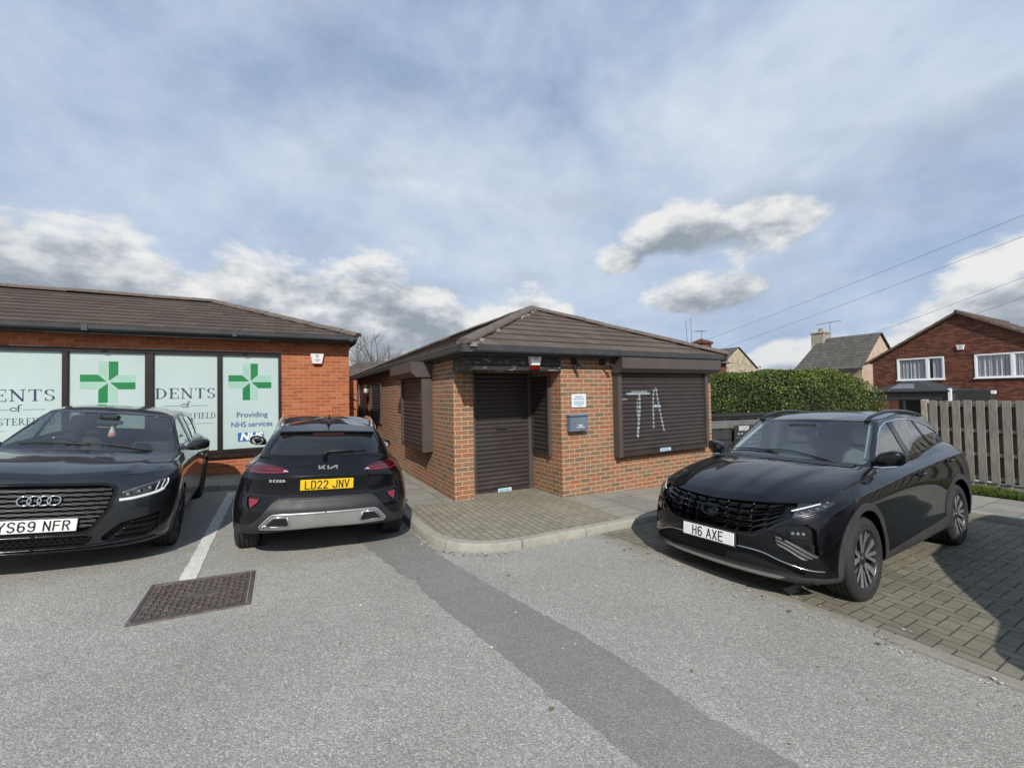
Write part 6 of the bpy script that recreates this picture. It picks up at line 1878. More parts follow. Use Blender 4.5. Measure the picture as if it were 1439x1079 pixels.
def build_unit():
    """the shuttered brick unit in the middle"""
    A0, B0 = 2.45, 5.77
    t = thing('brick_unit', 'low brick commercial unit with brown roller shutters and a hipped tile roof', 'building', at(A0, B0, 0))
    o = (A0, B0, 0)
    ze = 2.50
    m = MB(o)
    wall_a(m, 2.45, 6.41, 16.6, -.3, ze)                                  # long side
    wall_b(m, 6.41, 2.45, 2.80, -.3, ze)                                  # pillar
    wall_a(m, 2.80, 6.41, 6.72, -.3, ze, face=1)
    wall_b(m, 6.72, 2.80, 4.12, 2.22, ze)
    wall_a(m, 4.12, 5.77, 6.72, -.3, ze)                                  # return of the porch
    wall_b(m, 5.77, 4.12, 8.03, -.3, ze)
    wall_a(m, 8.03, 5.77, 16.6, -.4, ze, face=1)
    wall_b(m, 16.6, 2.45, 8.03, -.3, ze, flip=True)
    # projecting course under the eaves
    m.box(4.115, 5.22, 5.757, 5.769, 2.275, 2.345, skip='k'); m.box(7.95, 8.04, 5.757, 5.769, 2.275, 2.345, skip='k')
    m.build('wall', [SM['brick_r']], t)
    # soffit and fascia
    m = MB(o)
    m.box(2.40, 8.12, 5.615, 5.90, 2.462, 2.50); m.box(2.40, 2.60, 5.901, 16.7, 2.462, 2.50)
    m.box(2.385, 8.13, 5.59, 5.614, 2.44, 2.60); m.box(2.36, 2.384, 5.59, 16.7, 2.44, 2.60); m.box(8.131, 8.155, 5.59, 16.7, 2.44, 2.60)
    m.box(2.46, 4.11, 5.901, 6.71, 2.30, 2.33)
    m.build('fascia', [SM['fascia']], t)
    m = MB(o)                                                             # deep boards over the porch
    for z0, z1, d in ((2.225, 2.305, .0), (2.309, 2.375, .006), (2.379, 2.458, .0)):
        m.bbox(2.50, 4.118, 5.735 + d, 5.768, z0, z1, .004)
        m.bbox(2.465 , 2.499, 5.735 + d, 6.408, z0, z1, .004)
    m.build('porch_boards', [SM['flake']], t)
    # gutter: square-section with joints
    m = MB(o)
    def gut(p0, p1, out, L=1.95):
        p0, p1, out = Vector(p0), Vector(p1), Vector(out)
        d = (p1 - p0); n = max(1, round(d.length / L)); tdir = d.normalized()
        prof = [(0, .10), (.0, .02), (.022, 0), (.075, 0), (.095, .025), (.10, .10), (.092, .10), (.088, .03), (.07, .008), (.024, .008), (.008, .024), (.008, .10)]
        for i in range(n):
            a = p0 + d * i / n + tdir * .004; b = p0 + d * (i + 1) / n - tdir * .004
            R = [[q + out * x + Vector((0, 0, z)) for x, z in prof] for q in (a, b)]
            for k in range(len(prof)):
                j = (k + 1) % len(prof); m.poly([R[0][k], R[1][k], R[1][j], R[0][j]])
            c = p0 + d * i / n; p2 = [(-.004, .104), (-.004, .015), (.018, -.006), (.08, -.006), (.102, .02), (.106, .104)]
            for e in (c,):
                R = [[q + out * x + Vector((0, 0, z)) for x, z in p2] for q in (e - tdir * .045, e + tdir * .045)]
                for k in range(len(p2) - 1): m.poly([R[0][k], R[1][k], R[1][k + 1], R[0][k + 1]])
                m.poly(R[0]); m.poly(R[1][::-1])
    gut((2.40, 5.588, 2.475), (8.14, 5.588, 2.475), (0, -1, 0), 1.45)
    gut((2.358, 16.7, 2.475), (2.358, 5.60, 2.475), (-1, 0, 0), 2.0)
    m.box(2.255, 2.40, 5.485, 5.60, 2.47, 2.578)
    m.box(8.14, 8.20, 5.47, 5.59, 2.46, 2.58)
    m.build('gutter', [SM['gutter']], t)
    # roof
    E = [(2.27, 5.50), (8.25, 5.50), (8.25, 16.8), (2.27, 16.8)]; z0 = 2.565; zr = 3.86
    ca = (E[0][0] + E[1][0]) / 2; hf = 5.50 + 2.98; hb = 16.8 - 2.98
    R0, R1 = (ca, hf, zr), (ca, hb, zr)
    m = MB(o)
    e = [(p[0], p[1], z0) for p in E]
    roof_slope(m, e[0], e[1], R0, R0, 9); roof_slope(m, e[1], e[2], R0, R1, 9); roof_slope(m, e[2], e[3], R1, R1, 9); roof_slope(m, e[3], e[0], R1, R0, 9)
    rf = m.build('roof', [SM['tile']], t)
    m = MB(o)
    up = .045
    for p, q in ((e[0], R0), (e[1], R0), (e[2], R1), (e[3], R1), (R0, R1)):
        ridge_run(m, (p[0], p[1], p[2] + up), (q[0], q[1], q[2] + up), .12)
    rt = m.build('ridge_tiles', [SM['ridge']], rf)
    m = MB(o)                                                             # mortar bedding of the front hip
    rng = random.Random(2)
    p0, q0 = Vector((e[0][0], e[0][1], e[0][2])), Vector(R0)
    for i in range(26):
        s = i / 26; c = p0.lerp(q0, s); w = rng.uniform(.10, .17)
        if s > .10 and rng.random() < .72: continue
        m.box(c.x + .085, c.x + .085 + w * .6, c.y - .055, c.y - .02, c.z - .02, c.z + rng.uniform(.02, .042))
    m.box(2.31, 2.42, 5.51, 5.60, 2.56, 2.655)
    m.build('ridge_mortar', [SM['mortar']], rf)
    # --- shutters
    def shutter(name, w0, w1, z0, z1, put, frame=.07, depth=.06, box=None, label=None):
        """put(u, out, z): out = away from the wall"""
        s = empty(name, (0, 0, 0), 0, t)
        c = MB(o); curtain(c, w0 + frame - .01, w1 - frame + .01, z0 + .075, z1, lambda u, q, z: put(u, depth - .045 + q, z))
        P = lambda u, q, z: put(u, q, z)
        def bx(mb, u0, u1, q0, q1, za, zb):
            pts = [P(u, q, z) for z in (za, zb) for q in (q0, q1) for u in (u0, u1)]
            for f in ((2, 3, 7, 6), (0, 4, 5, 1), (0, 2, 6, 4), (1, 5, 7, 3), (4, 6, 7, 5), (0, 1, 3, 2)):
                mb.poly([pts[i] for i in f])
        bx(c, w0 + frame - .008, w1 - frame + .008, depth - .05, depth - .018, z0 + .004, z0 + .078)
        c.build('curtain', [SM['shutter']], s)
        f = MB(o)
        for p0, p1 in ((w0, w0 + frame), (w1 - frame, w1)):
            f = MB(o); bx(f, p0, p1, .002, depth, z0, z1)
            f.build('guide_channel', [SM['shutterbox']], s)
        if box:
            u0, u1, q, za, zb, ch = box
            b_ = MB(o)
            prof = [(.002, za), (q - ch, za), (q, za + ch), (q, zb), (.002, zb)]
            for i in range(5):
                j = (i + 1) % 5
                b_.poly([P(u0, *prof[i]), P(u0, *prof[j]), P(u1, *prof[j]), P(u1, *prof[i])])
            b_.poly([P(u0, *x) for x in prof]); b_.poly([P(u1, *x) for x in prof][::-1])
            b_.build('shutter_box', [SM['shutterbox']], s)
        if label:
            u0, u1, za, zb = label
            l_ = MB(o); bx(l_, u0, u1, depth - .0175, depth - .015, za, zb)
            l_.build('label_plate', [SM['ltblue']], s)
            l_ = MB(o)
            for i in range(2): bx(l_, u0 + .02, u1 - .02 - .03 * i, depth - .0149, depth - .0142, za + .014 + i * .02, za + .024 + i * .02)
            l_.build('label_print', [SM['cyanink']], s)
        return s
    fb = lambda b: (lambda u, q, z: (u, b - q, z))
    fa = lambda a: (lambda u, q, z: (a - q, u, z))
    zd = .10
    shutter('door_shutter', 2.84, 4.10, zd, 2.22, fb(6.715), .10, .075, None, (3.36, 3.63, zd + .02, zd + .085))
    # dark gap above and the slot handle
    h = MB(o); h.box(3.36, 3.56, 6.650, 6.668, 1.235, 1.26); h.build('slot_handle', [SM['black']], t)
    s = shutter('window_shutter', 5.27, 7.74, .69, 2.21, fb(5.768), .085, .15, (5.24, 7.96, .30, 2.20, 2.466, .075), (6.31, 6.60, .715, .775))
    g = MB(o)
    put = lambda u, q, z: (u, 5.768 - (.15 - .045 + q), z)
    st = [(lambda z: 5.81 - (1.83 - z) * .05 + .018 * math.sin(z * 5), 1.02, 1.80, .027), (lambda z: 6.20 - (1.9 - z) * .06 + .012 * math.sin(z * 6 + 1), 1.15, 1.92, .020), (lambda z: 6.255 + (1.93 - z) * .17 + (1.93 - z)**2 * .08, 1.09, 1.93, .020), (lambda z: 5.775 + .02 * math.sin(z * 7), 1.30, 1.72, .012)]
    graffiti(g, st, .765, 2.21, put)
    z0_, n_ = .765, int(round((2.21 - .765) / .076)); s_ = (2.21 - .765) / n_ / .076
    for zlo, zhi, xa, xb in ((1.80, 1.845, 5.50, 6.10), (1.84, 1.87, 5.62, 6.02), (1.71, 1.735, 5.38, 5.52), (1.555, 1.60, 6.19, 6.37)):
        for i in range(n_):
            for k, ((o0, h0), (o1, h1)) in enumerate(zip(SLAT[:-1], SLAT[1:])):
                za, zb = z0_ + (i * .076 + h0) * s_, z0_ + (i * .076 + h1) * s_
                if zlo < (za + zb) / 2 < zhi: g.poly([put(xa, o0 + .002, za), put(xb, o0 + .002, za), put(xb, o1 + .002, zb), put(xa, o1 + .002, zb)])
    g.build('graffiti', [pmat('sprayed_pale_paint', (.27, .32, .35), .6, 0, .35, 30)], s)
    shutter('window_shutter', 6.06, 6.69, .76, 2.16, fa(4.118), .05, .055)
    shutter('window_shutter', 7.48, 9.02, .82, 2.21, fa(2.448), .06, .19, (7.44, 9.10, .40, 2.195, 2.468, .09))
    shutter('window_shutter', 11.85, 13.30, 1.09, 2.22, fa(2.448), .06, .05)
    # doorway and lantern further along the side
    d = MB(o); d.box(2.425, 2.447, 14.0, 14.95, .0, 2.15); d.box(2.40, 2.424, 13.95, 14.05, 0, 2.2); d.box(2.40, 2.424, 14.9, 15.0, 0, 2.2)
    d.build('door', [SM['door']], t)
    l = thing('wall_lantern', 'small black lantern with a white shade on the side wall by the far door', 'lantern', at(2.448, 13.55, 2.04))
    q = MB(); q.box(-.14, 0, -.012, .012, .12, .145); q.lathe([(.0, .20), (.05, .17), (.11, .12), (.11, .11)], (-.14, 0, 0), 'z', 16); q.build('lantern_hood', [SM['black']], l)
    q = MB(); q.lathe([(.055, .108), (.065, -.06), (.045, -.075), (0, -.075)], (-.14, 0, 0), 'z', 16); q.build('lantern_glass', [SM['lampglass']], l, True)
    p = MB(o); p.tube([(2.39, 15.3, 2.45), (2.39, 15.3, -.1)], .035, 10); p.build('drainpipe', [SM['gutter']], t, True)
    # things on the walls
    alarm_box('alarm_box', 'white alarm box with a red strobe fixed to the black boards over the porch', 3.58, 5.728, 2.40, (0, -1), 'tall')
    L = thing('letterbox', 'blue grey metal letterbox on the brick pier beside the big shutter', 'letterbox', at(4.42, 5.768, 1.345))
    q = MB(); q.prism([(-.19, -.135), (.19, -.135), (.19, .115), (-.19, .115)], -.10, -.001); q.build('box_body', [SM['bluegrey']], L)
    q = MB(); q.bbox(-.202, .202, -.125, -.0015, .1155, .150, .008); q.build('box_lid', [SM['bluegrey']], L)
    q = MB(); q.box(-.15, .17, -.1035, -.1005, -.09, .06); q.build('box_door', [SM['bluegrey']], L)
    q = MB(); q.lathe([(0, -.110), (.012, -.110), (.014, -.1036)], (-.10, 0, 0), 'y', 14); q.build('box_lock', [SM['alu']], L)
    text_mesh('POST', .040, 'lettering', SM['white'], L, (.03, -.1042, -.045), (math.pi / 2, 0, 0), .001, 0, .0004)
    q = MB(); q.box(-.06, .12, -.1042, -.1036, -.078, -.070); q.build('printed_line', [SM['white']], L)
    L = thing('wall_sign', 'small white information sign with blue print above the letterbox', 'sign', at(4.495, 5.768, 1.72))
    q = MB(); q.bbox(-.155, .155, -.016, -.001, -.115, .115, .004); q.build('sign_board', [SM['signw']], L)
    q = MB(); rng = random.Random(8)
    for i, (z, hgt, w) in enumerate(((.068, .022, .09), (.030, .018, .115), (-.012, .014, .11), (-.038, .014, .10), (-.062, .014, .112), (-.086, .012, .05))):
        x = -w
        while x < w:
            ww = rng.uniform(.012, .04); q.box(x, min(w, x + ww), -.0172, -.0162, z - hgt / 2, z + hgt / 2); x += ww + .007
    q.build('printed_lines', [SM['cyanink']], L)
    for i, (a, lab) in enumerate(((4.40, 'black camera bracket under the gutter directly above the small white sign'), (5.02, 'black camera bracket under the gutter beside the shutter box'))):
        L = thing('camera_bracket', lab, 'bracket', at(a, 5.756, 2.36), TH, 'black brackets under the gutter')
        q = MB(); q.bbox(-.055, .055, -.03, -.001, -.02, .09, .006); q.build('mounting_plate', [SM['black']], L)
        q = MB(); q.tube([(0, -.03, .03), (0, -.10, .0), (.0 if i == 0 else .06, -.16, -.035)], .018, 8); q.lathe([(.0, -.20), (.032, -.20), (.034, -.15), (.0, -.149)], (0 if i == 0 else .07, 0, -.035), 'y', 12); q.build('bracket_arm', [SM['black']], L)
        if i == 0:
            q = MB(); q.bbox(-.03, .03, -.075, -.031, -.10, -.025, .006); q.build('junction_box', [SM['black']], L)
    L = thing('bulkhead_light', 'round bulkhead light under the porch boards in front of the door', 'light', at(3.20, 6.2, 2.298))
    q = MB(); q.lathe([(.11, 0), (.11, -.025), (.10, -.04)], (0, 0, 0), 'z', 24); q.build('light_base', [SM['black']], L, True)
    q = MB(); q.lathe([(.098, -.035), (.07, -.065), (0, -.075)], (0, 0, 0), 'z', 24); q.build('light_globe', [SM['greypl']], L, True)
    q = MB(o); q.box(2.32, 2.345, 9.15, 9.75, 2.36, 2.45); q.build('patch_board', [SM['mortar']], t)
    return t

# ------------------------------------------------------------------ serif capitals built from strokes
def serif_text(mb, text, x0, x1, zb, cap, y, weight=1.0):
    G = {}
    T, S = .15 * weight, .055 * weight          # thick and thin strokes, in cap heights
    def bar(p, q, w):
        d = Vector((q[0] - p[0], q[1] - p[1])).normalized(); n = Vector((-d.y, d.x)) * w / 2
        return [(p[0] + n.x, p[1] + n.y), (q[0] + n.x, q[1] + n.y), (q[0] - n.x, q[1] - n.y), (p[0] - n.x, p[1] - n.y)]
    def ser(x, z, w=.34): return [bar((x - w / 2, z + (S / 2 if z < .5 else -S / 2)), (x + w / 2, z + (S / 2 if z < .5 else -S / 2)), S)]
    def stem(x, w=T): return [bar((x, 0), (x, 1), w)] + ser(x, 0) + ser(x, 1)
    def arc_(cx, cz, rx, rz, a0, a1, w0, w1, n=18):
        out = []
        pts = []
        for i in range(n + 1):
            a = math.radians(a0 + (a1 - a0) * i / n); k = abs(math.cos(a)); w = w0 + (w1 - w0) * k
            pts.append(((cx + (rx + w / 2) * math.cos(a), cz + (rz + min(w, S) / 2) * math.sin(a)), (cx + (rx - w / 2) * math.cos(a), cz + (rz - min(w, S) / 2) * math.sin(a))))
        for (a, b), (c, d) in zip(pts[:-1], pts[1:]): out.append([a, c, d, b])
        return out
    G['D'] = (.92, stem(.2) + arc_(.30, .5, .47, .5 - S / 2, -90, 90, S, T) + [bar((.2, 1 - S / 2), (.32, 1 - S / 2), S), bar((.2, S / 2), (.32, S / 2), S)])
    G['E'] = (.78, stem(.2) + [bar((.2, 1 - S / 2), (.70, 1 - S / 2), S), bar((.2, S / 2), (.72, S / 2), S), bar((.2, .52), (.54, .52), S), bar((.69, 1), (.69, .78), S), bar((.71, 0), (.71, .24), S), bar((.53, .42), (.53, .62), S)])
    G['F'] = (.74, stem(.2) + [bar((.2, 1 - S / 2), (.68, 1 - S / 2), S), bar((.2, .52), (.54, .52), S), bar((.67, 1), (.67, .78), S), bar((.53, .42), (.53, .62), S)])
    G['L'] = (.74, stem(.2) + [bar((.2, S / 2), (.70, S / 2), S), bar((.69, 0), (.69, .26), S)])
    G['I'] = (.44, stem(.2))
    G['N'] = (.98, [bar((.18, 0), (.18, 1), S * 1.2), bar((.80, 0), (.80, 1), S * 1.2), bar((.15, .98), (.80, .03), T)] + ser(.18, 0, .3) + ser(.80, 1, .3) + ser(.12, 1, .22))
    G['T'] = (.86, [bar((.43, 0), (.43, 1), T), bar((.06, 1 - S / 2), (.80, 1 - S / 2), S), bar((.08, 1), (.08, .77), S), bar((.78, 1), (.78, .77), S)] + ser(.43, 0))
    G['H'] = (1.0, stem(.2) + stem(.80) + [bar((.2, .52), (.8, .52), S)])
    G['R'] = (.90, stem(.2) + arc_(.34, .745, .25, .255 - S / 2, -90, 90, S, T) + [bar((.2, 1 - S / 2), (.36, 1 - S / 2), S), bar((.2, .49 + S / 2), (.36, .49 + S / 2), S), bar((.42, .5), (.80, .02), T * .9), bar((.72, S / 2), (.92, S / 2), S)])
    G['C'] = (.88, arc_(.48, .5, .38, .5 - S / 2, 48, 312, S, T, 26) + [bar((.76, .98), (.76, .70), S)])
    G['S'] = (.70, arc_(.34, .745, .23, .255 - S / 2, 35, 270, S, T, 18) + arc_(.34, .255, .24, .255 - S / 2, 90, -145, S, T, 18) + [bar((.56, .98), (.56, .74), S), bar((.10, .02), (.10, .28), S)])
    tot = sum(G[c][0] for c in text) + .08 * (len(text) - 1)
    k = (x1 - x0) / tot / cap if False else (x1 - x0) / tot
    x = x0
    for c in text:
        w, shapes = G[c]
        for sh in shapes:
            pts = [(x + p[0] * k, y, zb + p[1] * cap) for p in sh]
            n = (Vector(pts[1]) - Vector(pts[0])).cross(Vector(pts[2]) - Vector(pts[0]))
            mb.poly(pts if n.y < 0 else pts[::-1])
        x += (w + .08) * k

def build_pharmacy():
    A0, B0 = 1.40, 10.40
    o = (A0, B0, 0)
    t = thing('pharmacy_building', 'single storey orange brick pharmacy with full height window film and a brown tiled hip roof', 'building', at(A0, B0, 0))
    ze = 3.10
    m = MB(o)
    wl = -9.2
    wall_b(m, 10.40, -14.0, 1.40, -.1, ze, [(wl, .02, .66, 2.85)])
    wall_a(m, 1.40, 10.40, 19, -.1, ze, face=1)
    wall_b(m, 19, -14, 1.40, -.1, ze, flip=True)
    m.box(-14, 1.412, 10.385, 10.399, 2.925, 3.0, skip='k'); m.box(-14, 1.425, 10.37, 10.398, 3.003, 3.075, skip='k')
    # reveals
    m.poly([(.02, 10.40, .66), (.02, 10.52, .66), (.02, 10.52, 2.85), (.02, 10.40, 2.85)][::-1])
    m.build('wall', [SM['brick_l']], t)
    m = MB(o); m.box(-14, 1.50, 10.12, 10.39, 3.10, 3.13); m.box(-14, 1.50, 10.095, 10.118, 3.07, 3.24); m.box(1.40, 1.50, 10.39, 19, 3.10, 3.13); m.box(1.501, 1.525, 10.10, 19, 3.07, 3.24)
    m.build('fascia', [SM['fascia']], t)
    m = MB(o)
    prof = [(0, .10), (.002, .03), (.03, 0), (.07, 0), (.10, .03), (.105, .10)]
    a0 = -14
    while a0 < 1.45:
        a1 = min(1.54, a0 + 2.2)
        for (x, z), (x2, z2) in zip(prof[:-1], prof[1:]):
            m.poly([(a0 + .004, 10.093 - x, 3.115 + z), (a0 + .004, 10.093 - x2, 3.115 + z2), (a1 - .004, 10.093 - x2, 3.115 + z2), (a1 - .004, 10.093 - x, 3.115 + z)])
        m.box(a0 - .04, a0 + .04, 9.980, 10.092, 3.108, 3.222)
        a0 = a1
    m.poly([(1.536, 10.093 - x, 3.115 + z) for x, z in prof])
    m.build('gutter', [SM['gutter']], t)
    z0, zr = 3.215, 4.345
    E = [(-14.2, 10.02, z0), (1.57, 10.02, z0), (1.57, 19.3, z0), (-14.2, 19.3, z0)]
    R1, R0 = (-1.50, 13.14, zr), (-14.2, 13.14, zr)
    R1b = (-1.50, 16.2, zr)
    m = MB(o)
    roof_slope(m, E[0], E[1], R0, R1, 10); roof_slope(m, E[1], E[2], R1, R1b, 10)
    m.poly([R0, R1, R1b, (-14.2, 16.2, zr - .02)])
    rf = m.build('roof', [SM['tile_l']], t)
    m = MB(o)
    for p, q in ((E[1], R1), (R0, R1), (R1, R1b)):
        ridge_run(m, (p[0], p[1], p[2] + .045), (q[0], q[1], q[2] + .045), .12)
    m.build('ridge_tiles', [SM['ridge']], rf)
    # window frame
    f = MB(o); y0, y1 = 10.402, 10.47
    f.bbox(wl, .018, y0 - .012, y1, 2.765, 2.848, .005); f.bbox(wl, .018, y0 - .012, y1, .74, .825, .005)
    f.bbox(wl - .02, .04, 10.33, 10.401, .665, .735, .008)
    f.box(wl, .018, 10.403, y1, .662, .7385)
    xs = [(-.045, .018), (-1.135, -1.055), (-2.275, -2.145), (-3.415, -3.335), (-4.66, -4.56), (-5.80, -5.72), (-6.95, -6.83), (-8.05, -7.97), (-9.2, -9.12)]
    for x0, x1 in xs: f.bbox(x0, x1, y0, y1 - .004, .8255, 2.7645, .005)
    f.build('window_frame', [SM['frame']], t)
    panes = [(xs[i + 1][1], xs[i][0]) for i in range(len(xs) - 1)]
    for i, (x0, x1) in enumerate(panes):
        e = empty('window_pane', ((x0 + x1) / 2 - A0, 10.445 - B0, 0), 0, t)
        oo = ((x0 + x1) / 2, 10.445, 0)
        p = MB(oo); p.poly([(x0 - .004, 10.445, .82), (x1 + .004, 10.445, .82), (x1 + .004, 10.445, 2.77), (x0 - .004, 10.445, 2.77)])
        p.build('window_film', [SM['film']], e)
        yy = 10.443
        if i in (1, 3, 5, 7) and i < 6:
            c = (x0 + x1) / 2 + (-.01 if i == 1 else 0); w = (x1 - x0)
            l = MB(oo)
            serif_text(l, 'DENTS', c - .485, c + .485, 1.885, .205, yy, 1.0)
            serif_text(l, 'CHESTERFIELD', c - .487, c + .487, 1.475, .118, yy, .95)
            for s in (-1, 1):
                l.poly([(c + s * .22 - .14, yy, 1.735), (c + s * .22 + .14, yy, 1.735), (c + s * .22 + .14, yy, 1.742), (c + s * .22 - .14, yy, 1.742)])
                l.poly([(c + s * .29 - .16, yy, 1.375), (c + s * .29 + .16, yy, 1.375), (c + s * .29 + .16, yy, 1.381), (c + s * .29 - .16, yy, 1.381)])
            # lower case 'of'
            for j in range(20):
                a, b = 2 * math.pi * j / 20, 2 * math.pi * (j + 1) / 20
                q = lambda r, an: (c - .032 + (r + .008 * abs(math.cos(an))) * math.cos(an), yy, 1.745 + r * 1.12 * math.sin(an))
                l.poly([q(.022, a), q(.034, a), q(.034, b), q(.022, b)][::-1])
            l.poly([(c + .020, yy, 1.71), (c + .036, yy, 1.71), (c + .036, yy, 1.80), (c + .020, yy, 1.80)])
            l.poly([(c + .004, yy, 1.772), (c + .058, yy, 1.772), (c + .058, yy, 1.781), (c + .004, yy, 1.781)])
            l.poly([(c + .008, yy, 1.708), (c + .048, yy, 1.708), (c + .048, yy, 1.715), (c + .008, yy, 1.715)])
            for j in range(8):
                a, b = math.radians(180 - 150 * j / 8), math.radians(180 - 150 * (j + 1) / 8)
                q = lambda r, an: (c + .050 + r * math.cos(an), yy, 1.80 + r * math.sin(an))
                l.poly([q(.016, a), q(.030, a), q(.030, b), q(.016, b)])
            l.build('lettering', [SM['navy']], e)
        else:
            c = -.562 if i == 0 else (x0 + x1) / 2; zc = 2.215
            g = MB(oo); pg = MB(oo)
            A_, W_, gp = .385, .138, .006
            for k in range(4):
                an = math.pi / 2 * k
                def rt(p):
                    return (c + p[0] * math.cos(an) - p[1] * math.sin(an), yy, zc + p[0] * math.sin(an) + p[1] * math.cos(an))
                sol = [(gp, gp * 3), (W_, W_ + gp), (W_, A_), (gp, A_)]
                pal = [(-gp, gp * 3), (-gp, A_), (-W_, A_), (-W_, W_ + gp)]
                g.poly([rt(p) for p in sol])
                n = 6
                for j in range(n):                       # pale half printed as fine stripes
                    x0_ = -gp - (W_ - gp) * j / n; x1_ = x0_ - (W_ - gp) / n * .72
                    zb = lambda x: max(gp * 3, -x + gp)
                    pg.poly([rt(p) for p in ((x1_, zb(x1_)), (x0_, zb(x0_)), (x0_, A_), (x1_, A_))])
            g.build('green_cross', [SM['green']], e); pg.build('pale_cross_half', [SM['palegreen']], e)
            if i == 0:
                text_mesh('Providing', .155, 'lettering', SM['nhsblue'], e, (c + .03 - oo[0], yy - oo[1], 1.515), (math.pi / 2, 0, 0), .0025, 0, .0003, width=.56)
                text_mesh('NHS services', .155, 'lettering', SM['nhsblue'], e, (c + .03 - oo[0], yy - oo[1], 1.315), (math.pi / 2, 0, 0), .0025, 0, .0003, width=.74)
                b = MB(oo); b.poly([(c - .225, yy, .965), (c + .245, yy, .965), (c + .245, yy, 1.15), (c - .225, yy, 1.15)]); b.build('logo_panel', [SM['nhslogo']], e)
                text_mesh('NHS', .205, 'logo_letters', SM['white'], e, (c + .01 - oo[0], yy - .002 - oo[1], 1.058), (math.pi / 2, 0, 0), .010, .22, .0003, width=.42)
    # brick pier and spikes at the gap
    p = thing('brick_pier', 'low brick pier in the gap behind the pharmacy corner', 'pier', at(1.52, 10.9, 0))
    q = MB((1.52, 10.9, 0)); q.box(1.412, 1.63, 10.78, 11.0, 0, 2.26); q.build('pier_brickwork', [SM['brick_l']], p)
    q = MB((1.52, 10.9, 0))
    for z in (1.58, 1.80): q.tube([(1.40, 10.76, z + .06), (1.66, 10.77, z - .05)], .012, 6)
    q.build('gate_hook', [SM['black']], p)
    alarm_box('alarm_box', 'white shield shaped alarm box high on the pharmacy brickwork right of the windows', .725, 10.398, 2.735, (0, -1), 'shield')
    return t

def film_mat():
    m, nt, out = new_mat('mint_window_film_behind_glass'); k = NT(nt)
    tc = k.n('ShaderNodeTexCoord').outputs['Object']
    nz = k.noise(tc, 1.7, 4, .5)
    c = k.ramp(nz, [(.3, (.440, .545, .540)), (.7, (.475, .580, .572))])
    b = k.bsdf(out, c, .5, 0, None, 1.0, .3, .01)
    cr = k.noise(tc, 1.4, 5, .7, dist=1.2)
    bn = k.bump(cr, .12, .02)
    k.l(bn, b.inputs['Coat Normal'])
    return m

